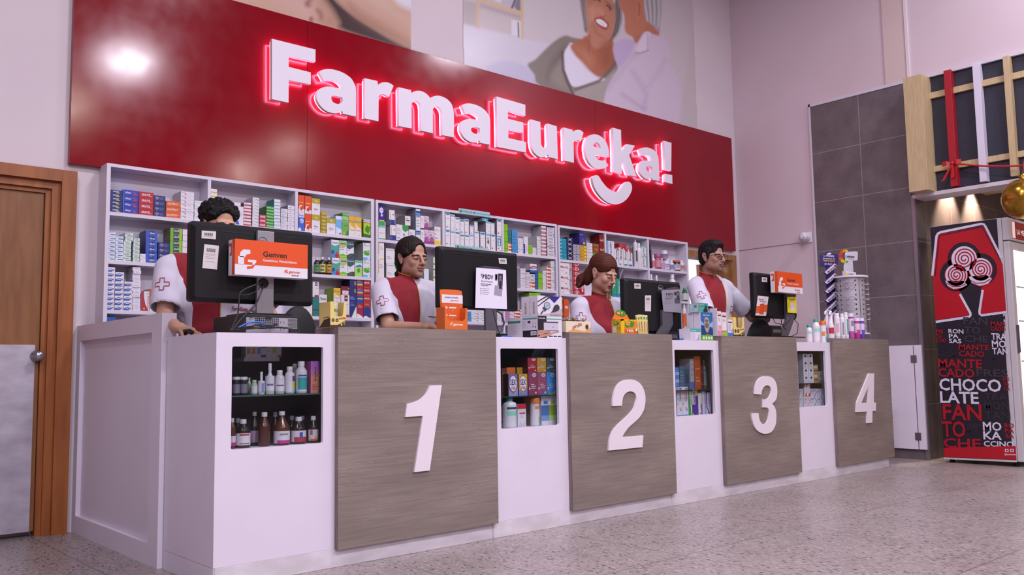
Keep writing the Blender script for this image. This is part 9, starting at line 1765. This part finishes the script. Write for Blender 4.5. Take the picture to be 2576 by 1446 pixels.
def stroke(pts, w, m, k=1):
    P = [np.array(p, float) for p in fp(pts)]; L_, R2 = [], []
    for i, p in enumerate(P):
        d = P[min(i+1, len(P)-1)]-P[max(i-1, 0)]; d /= np.linalg.norm(d)+1e-9; n = np.array([-d[1], d[0]])*w/2; L_.append(p+n); R2.append(p-n)
    V = [U(q[0], q[1], X=XF-.0024-.0006*k) for q in L_+R2]; n = len(P); g.add(V, [(i, i+1, n+i+1, n+i) for i in range(n-1)], m)
fpoly([(190,500),(213,300),(228,290),(430,252),(445,262),(532,440),(549,668),(430,684),(422,672),(440,570),(325,580),(372,672),(366,690),(202,714)], FR, 1)
stroke([(186,495),(207,300),(214,288),(228,281),(428,240),(440,243),(448,254),(526,408)], 6, FWh, 3); stroke([(200,498),(220,303),(230,296),(426,256),(436,262),(524,425)], 2, BKG, 4)
stroke([(203,722),(366,698),(374,690),(374,680),(322,585)], 6, FWh, 3); stroke([(549,674),(428,690),(419,682),(418,670),(434,565)], 6, FWh, 3); fpoly([(332,575),(425,555),(412,690),(385,700)], BKG, 2)
cir = lambda cx, cy, r, n=28, ry=None: [(cx+r*math.cos(i*2*math.pi/n), cy+(ry or r)*math.sin(i*2*math.pi/n)) for i in range(n)]
for cx, cy, r in ((343,412,82),(424,464,80),(304,492,80),(368,520,70)): fpoly(cir(cx,cy,r), BKG, 5)
for cx, cy, r in ((343,412,66),(424,464,60),(304,492,58),(424,500,52),(300,518,50)): fpoly(cir(cx,cy,r,28,r*.92), FR, 6)
for cx, cy, r in ((304,492,54),(424,464,56),(343,412,62)):
    fpoly(cir(cx,cy,r), FWh, 7); P = []
    for i in range(60): a = i*.33; rr_ = r*.10+r*.78*i/60; P.append((cx+rr_*math.cos(a), cy+rr_*math.sin(a)))
    stroke(P, 3.2, FRd, 9)
fpoly([(250,520),(262,545),(290,560),(330,555),(358,540),(340,520)], FWh, 7); fpoly([(365,500),(380,530),(420,545),(460,535),(480,510),(450,490)], FWh, 7); stroke([(258,530),(285,548),(320,548),(352,535)], 2, FRd, 10); stroke([(370,515),(400,532),(440,530),(472,512)], 2, FRd, 10)
def ft(s_, x, y, w, h, m, k=8):
    a, b_, c_ = (U(*fp([p])[0], X=XF-.0024-.0006*k) for p in ((x, y), (x+w, y+w*.03), (x, y-h))); g.text(s_, a, b_-a, (0, 0, 1), c_.z-a.z, m, w=(b_-a).length, bold=.03)
for s_, x, y, w, h, m in (('FAN',340,732,120,34,FDm),('TO',345,778,80,32,FDm),('CHE',345,820,118,32,FDm),('CREAM',468,708,76,20,FD2),('MAN',475,741,70,21,FRd),('CADO',475,765,72,20,FRd),('PIS',206,778,34,18,FRd),('TA',208,800,26,18,FRd),('CHO',208,822,48,18,FRd),('RON',266,777,74,20,FWh),('PA',268,801,48,20,FWh),('SAS',268,825,62,20,FWh),('TRA',477,808,74,30,FWh),('MO',480,845,70,32,FWh),('TAN',482,880,76,30,FWh),
 ('COO',212,852,45,15,FD2),('KIES &',214,872,72,15,FD2),('CREAM',216,892,84,15,FD2),('MANTE',317,856,150,24,FRd),('CADO',318,890,125,26,FRd),('MANTE',217,943,215,40,FRd),('CADO',217,990,178,40,FRd),('FRES',404,988,155,34,FDm),('BOM',448,905,50,12,FD2),('BON',448,922,50,12,FD2),('CHOCO',222,1056,305,56,FWh),('LATE',226,1118,190,54,FWh),('ROS',535,1010,30,16,FRd),('TA',537,1035,28,18,FRd),('CA',540,1058,28,18,FRd),
 ('FAN',240,1200,192,74,FRd),('TRA',442,1105,118,34,FD2),('MON',444,1150,122,36,FD2),('TAN',446,1198,125,36,FD2),('TO',236,1284,116,74,FRd),('CHE',242,1338,186,44,FRd),('CHOCO',360,1235,68,12,FDm),('LATE',360,1249,48,12,FDm),('MON',362,1264,60,11,FD2),('CADO',362,1278,60,11,FD2),('MO',436,1254,92,40,FWh),('KA',438,1298,90,38,FWh),('CCINO',440,1333,148,26,FWh),('RO',542,1240,46,20,FRd),('PA',544,1266,44,20,FRd),('SA',546,1290,42,18,FRd)): ft(s_, x, y, w, h, m)
fpoly([(243,1340),(596,1332),(600,1402),(246,1388)], FR, 9); ft('@somoshe', 541, 1376, 56, 8, FWh, 11)
for x in (543, 569): fpoly([(x,1346),(x+18,1346),(x+18,1362),(x,1362)], FWh, 11); fpoly(cir(x+9,1354,5,10), FR, 12)
fpoly([(243,1386),(602,1400),(602,1412),(243,1396)], FW, 9)
g.obj('printed_side', t)
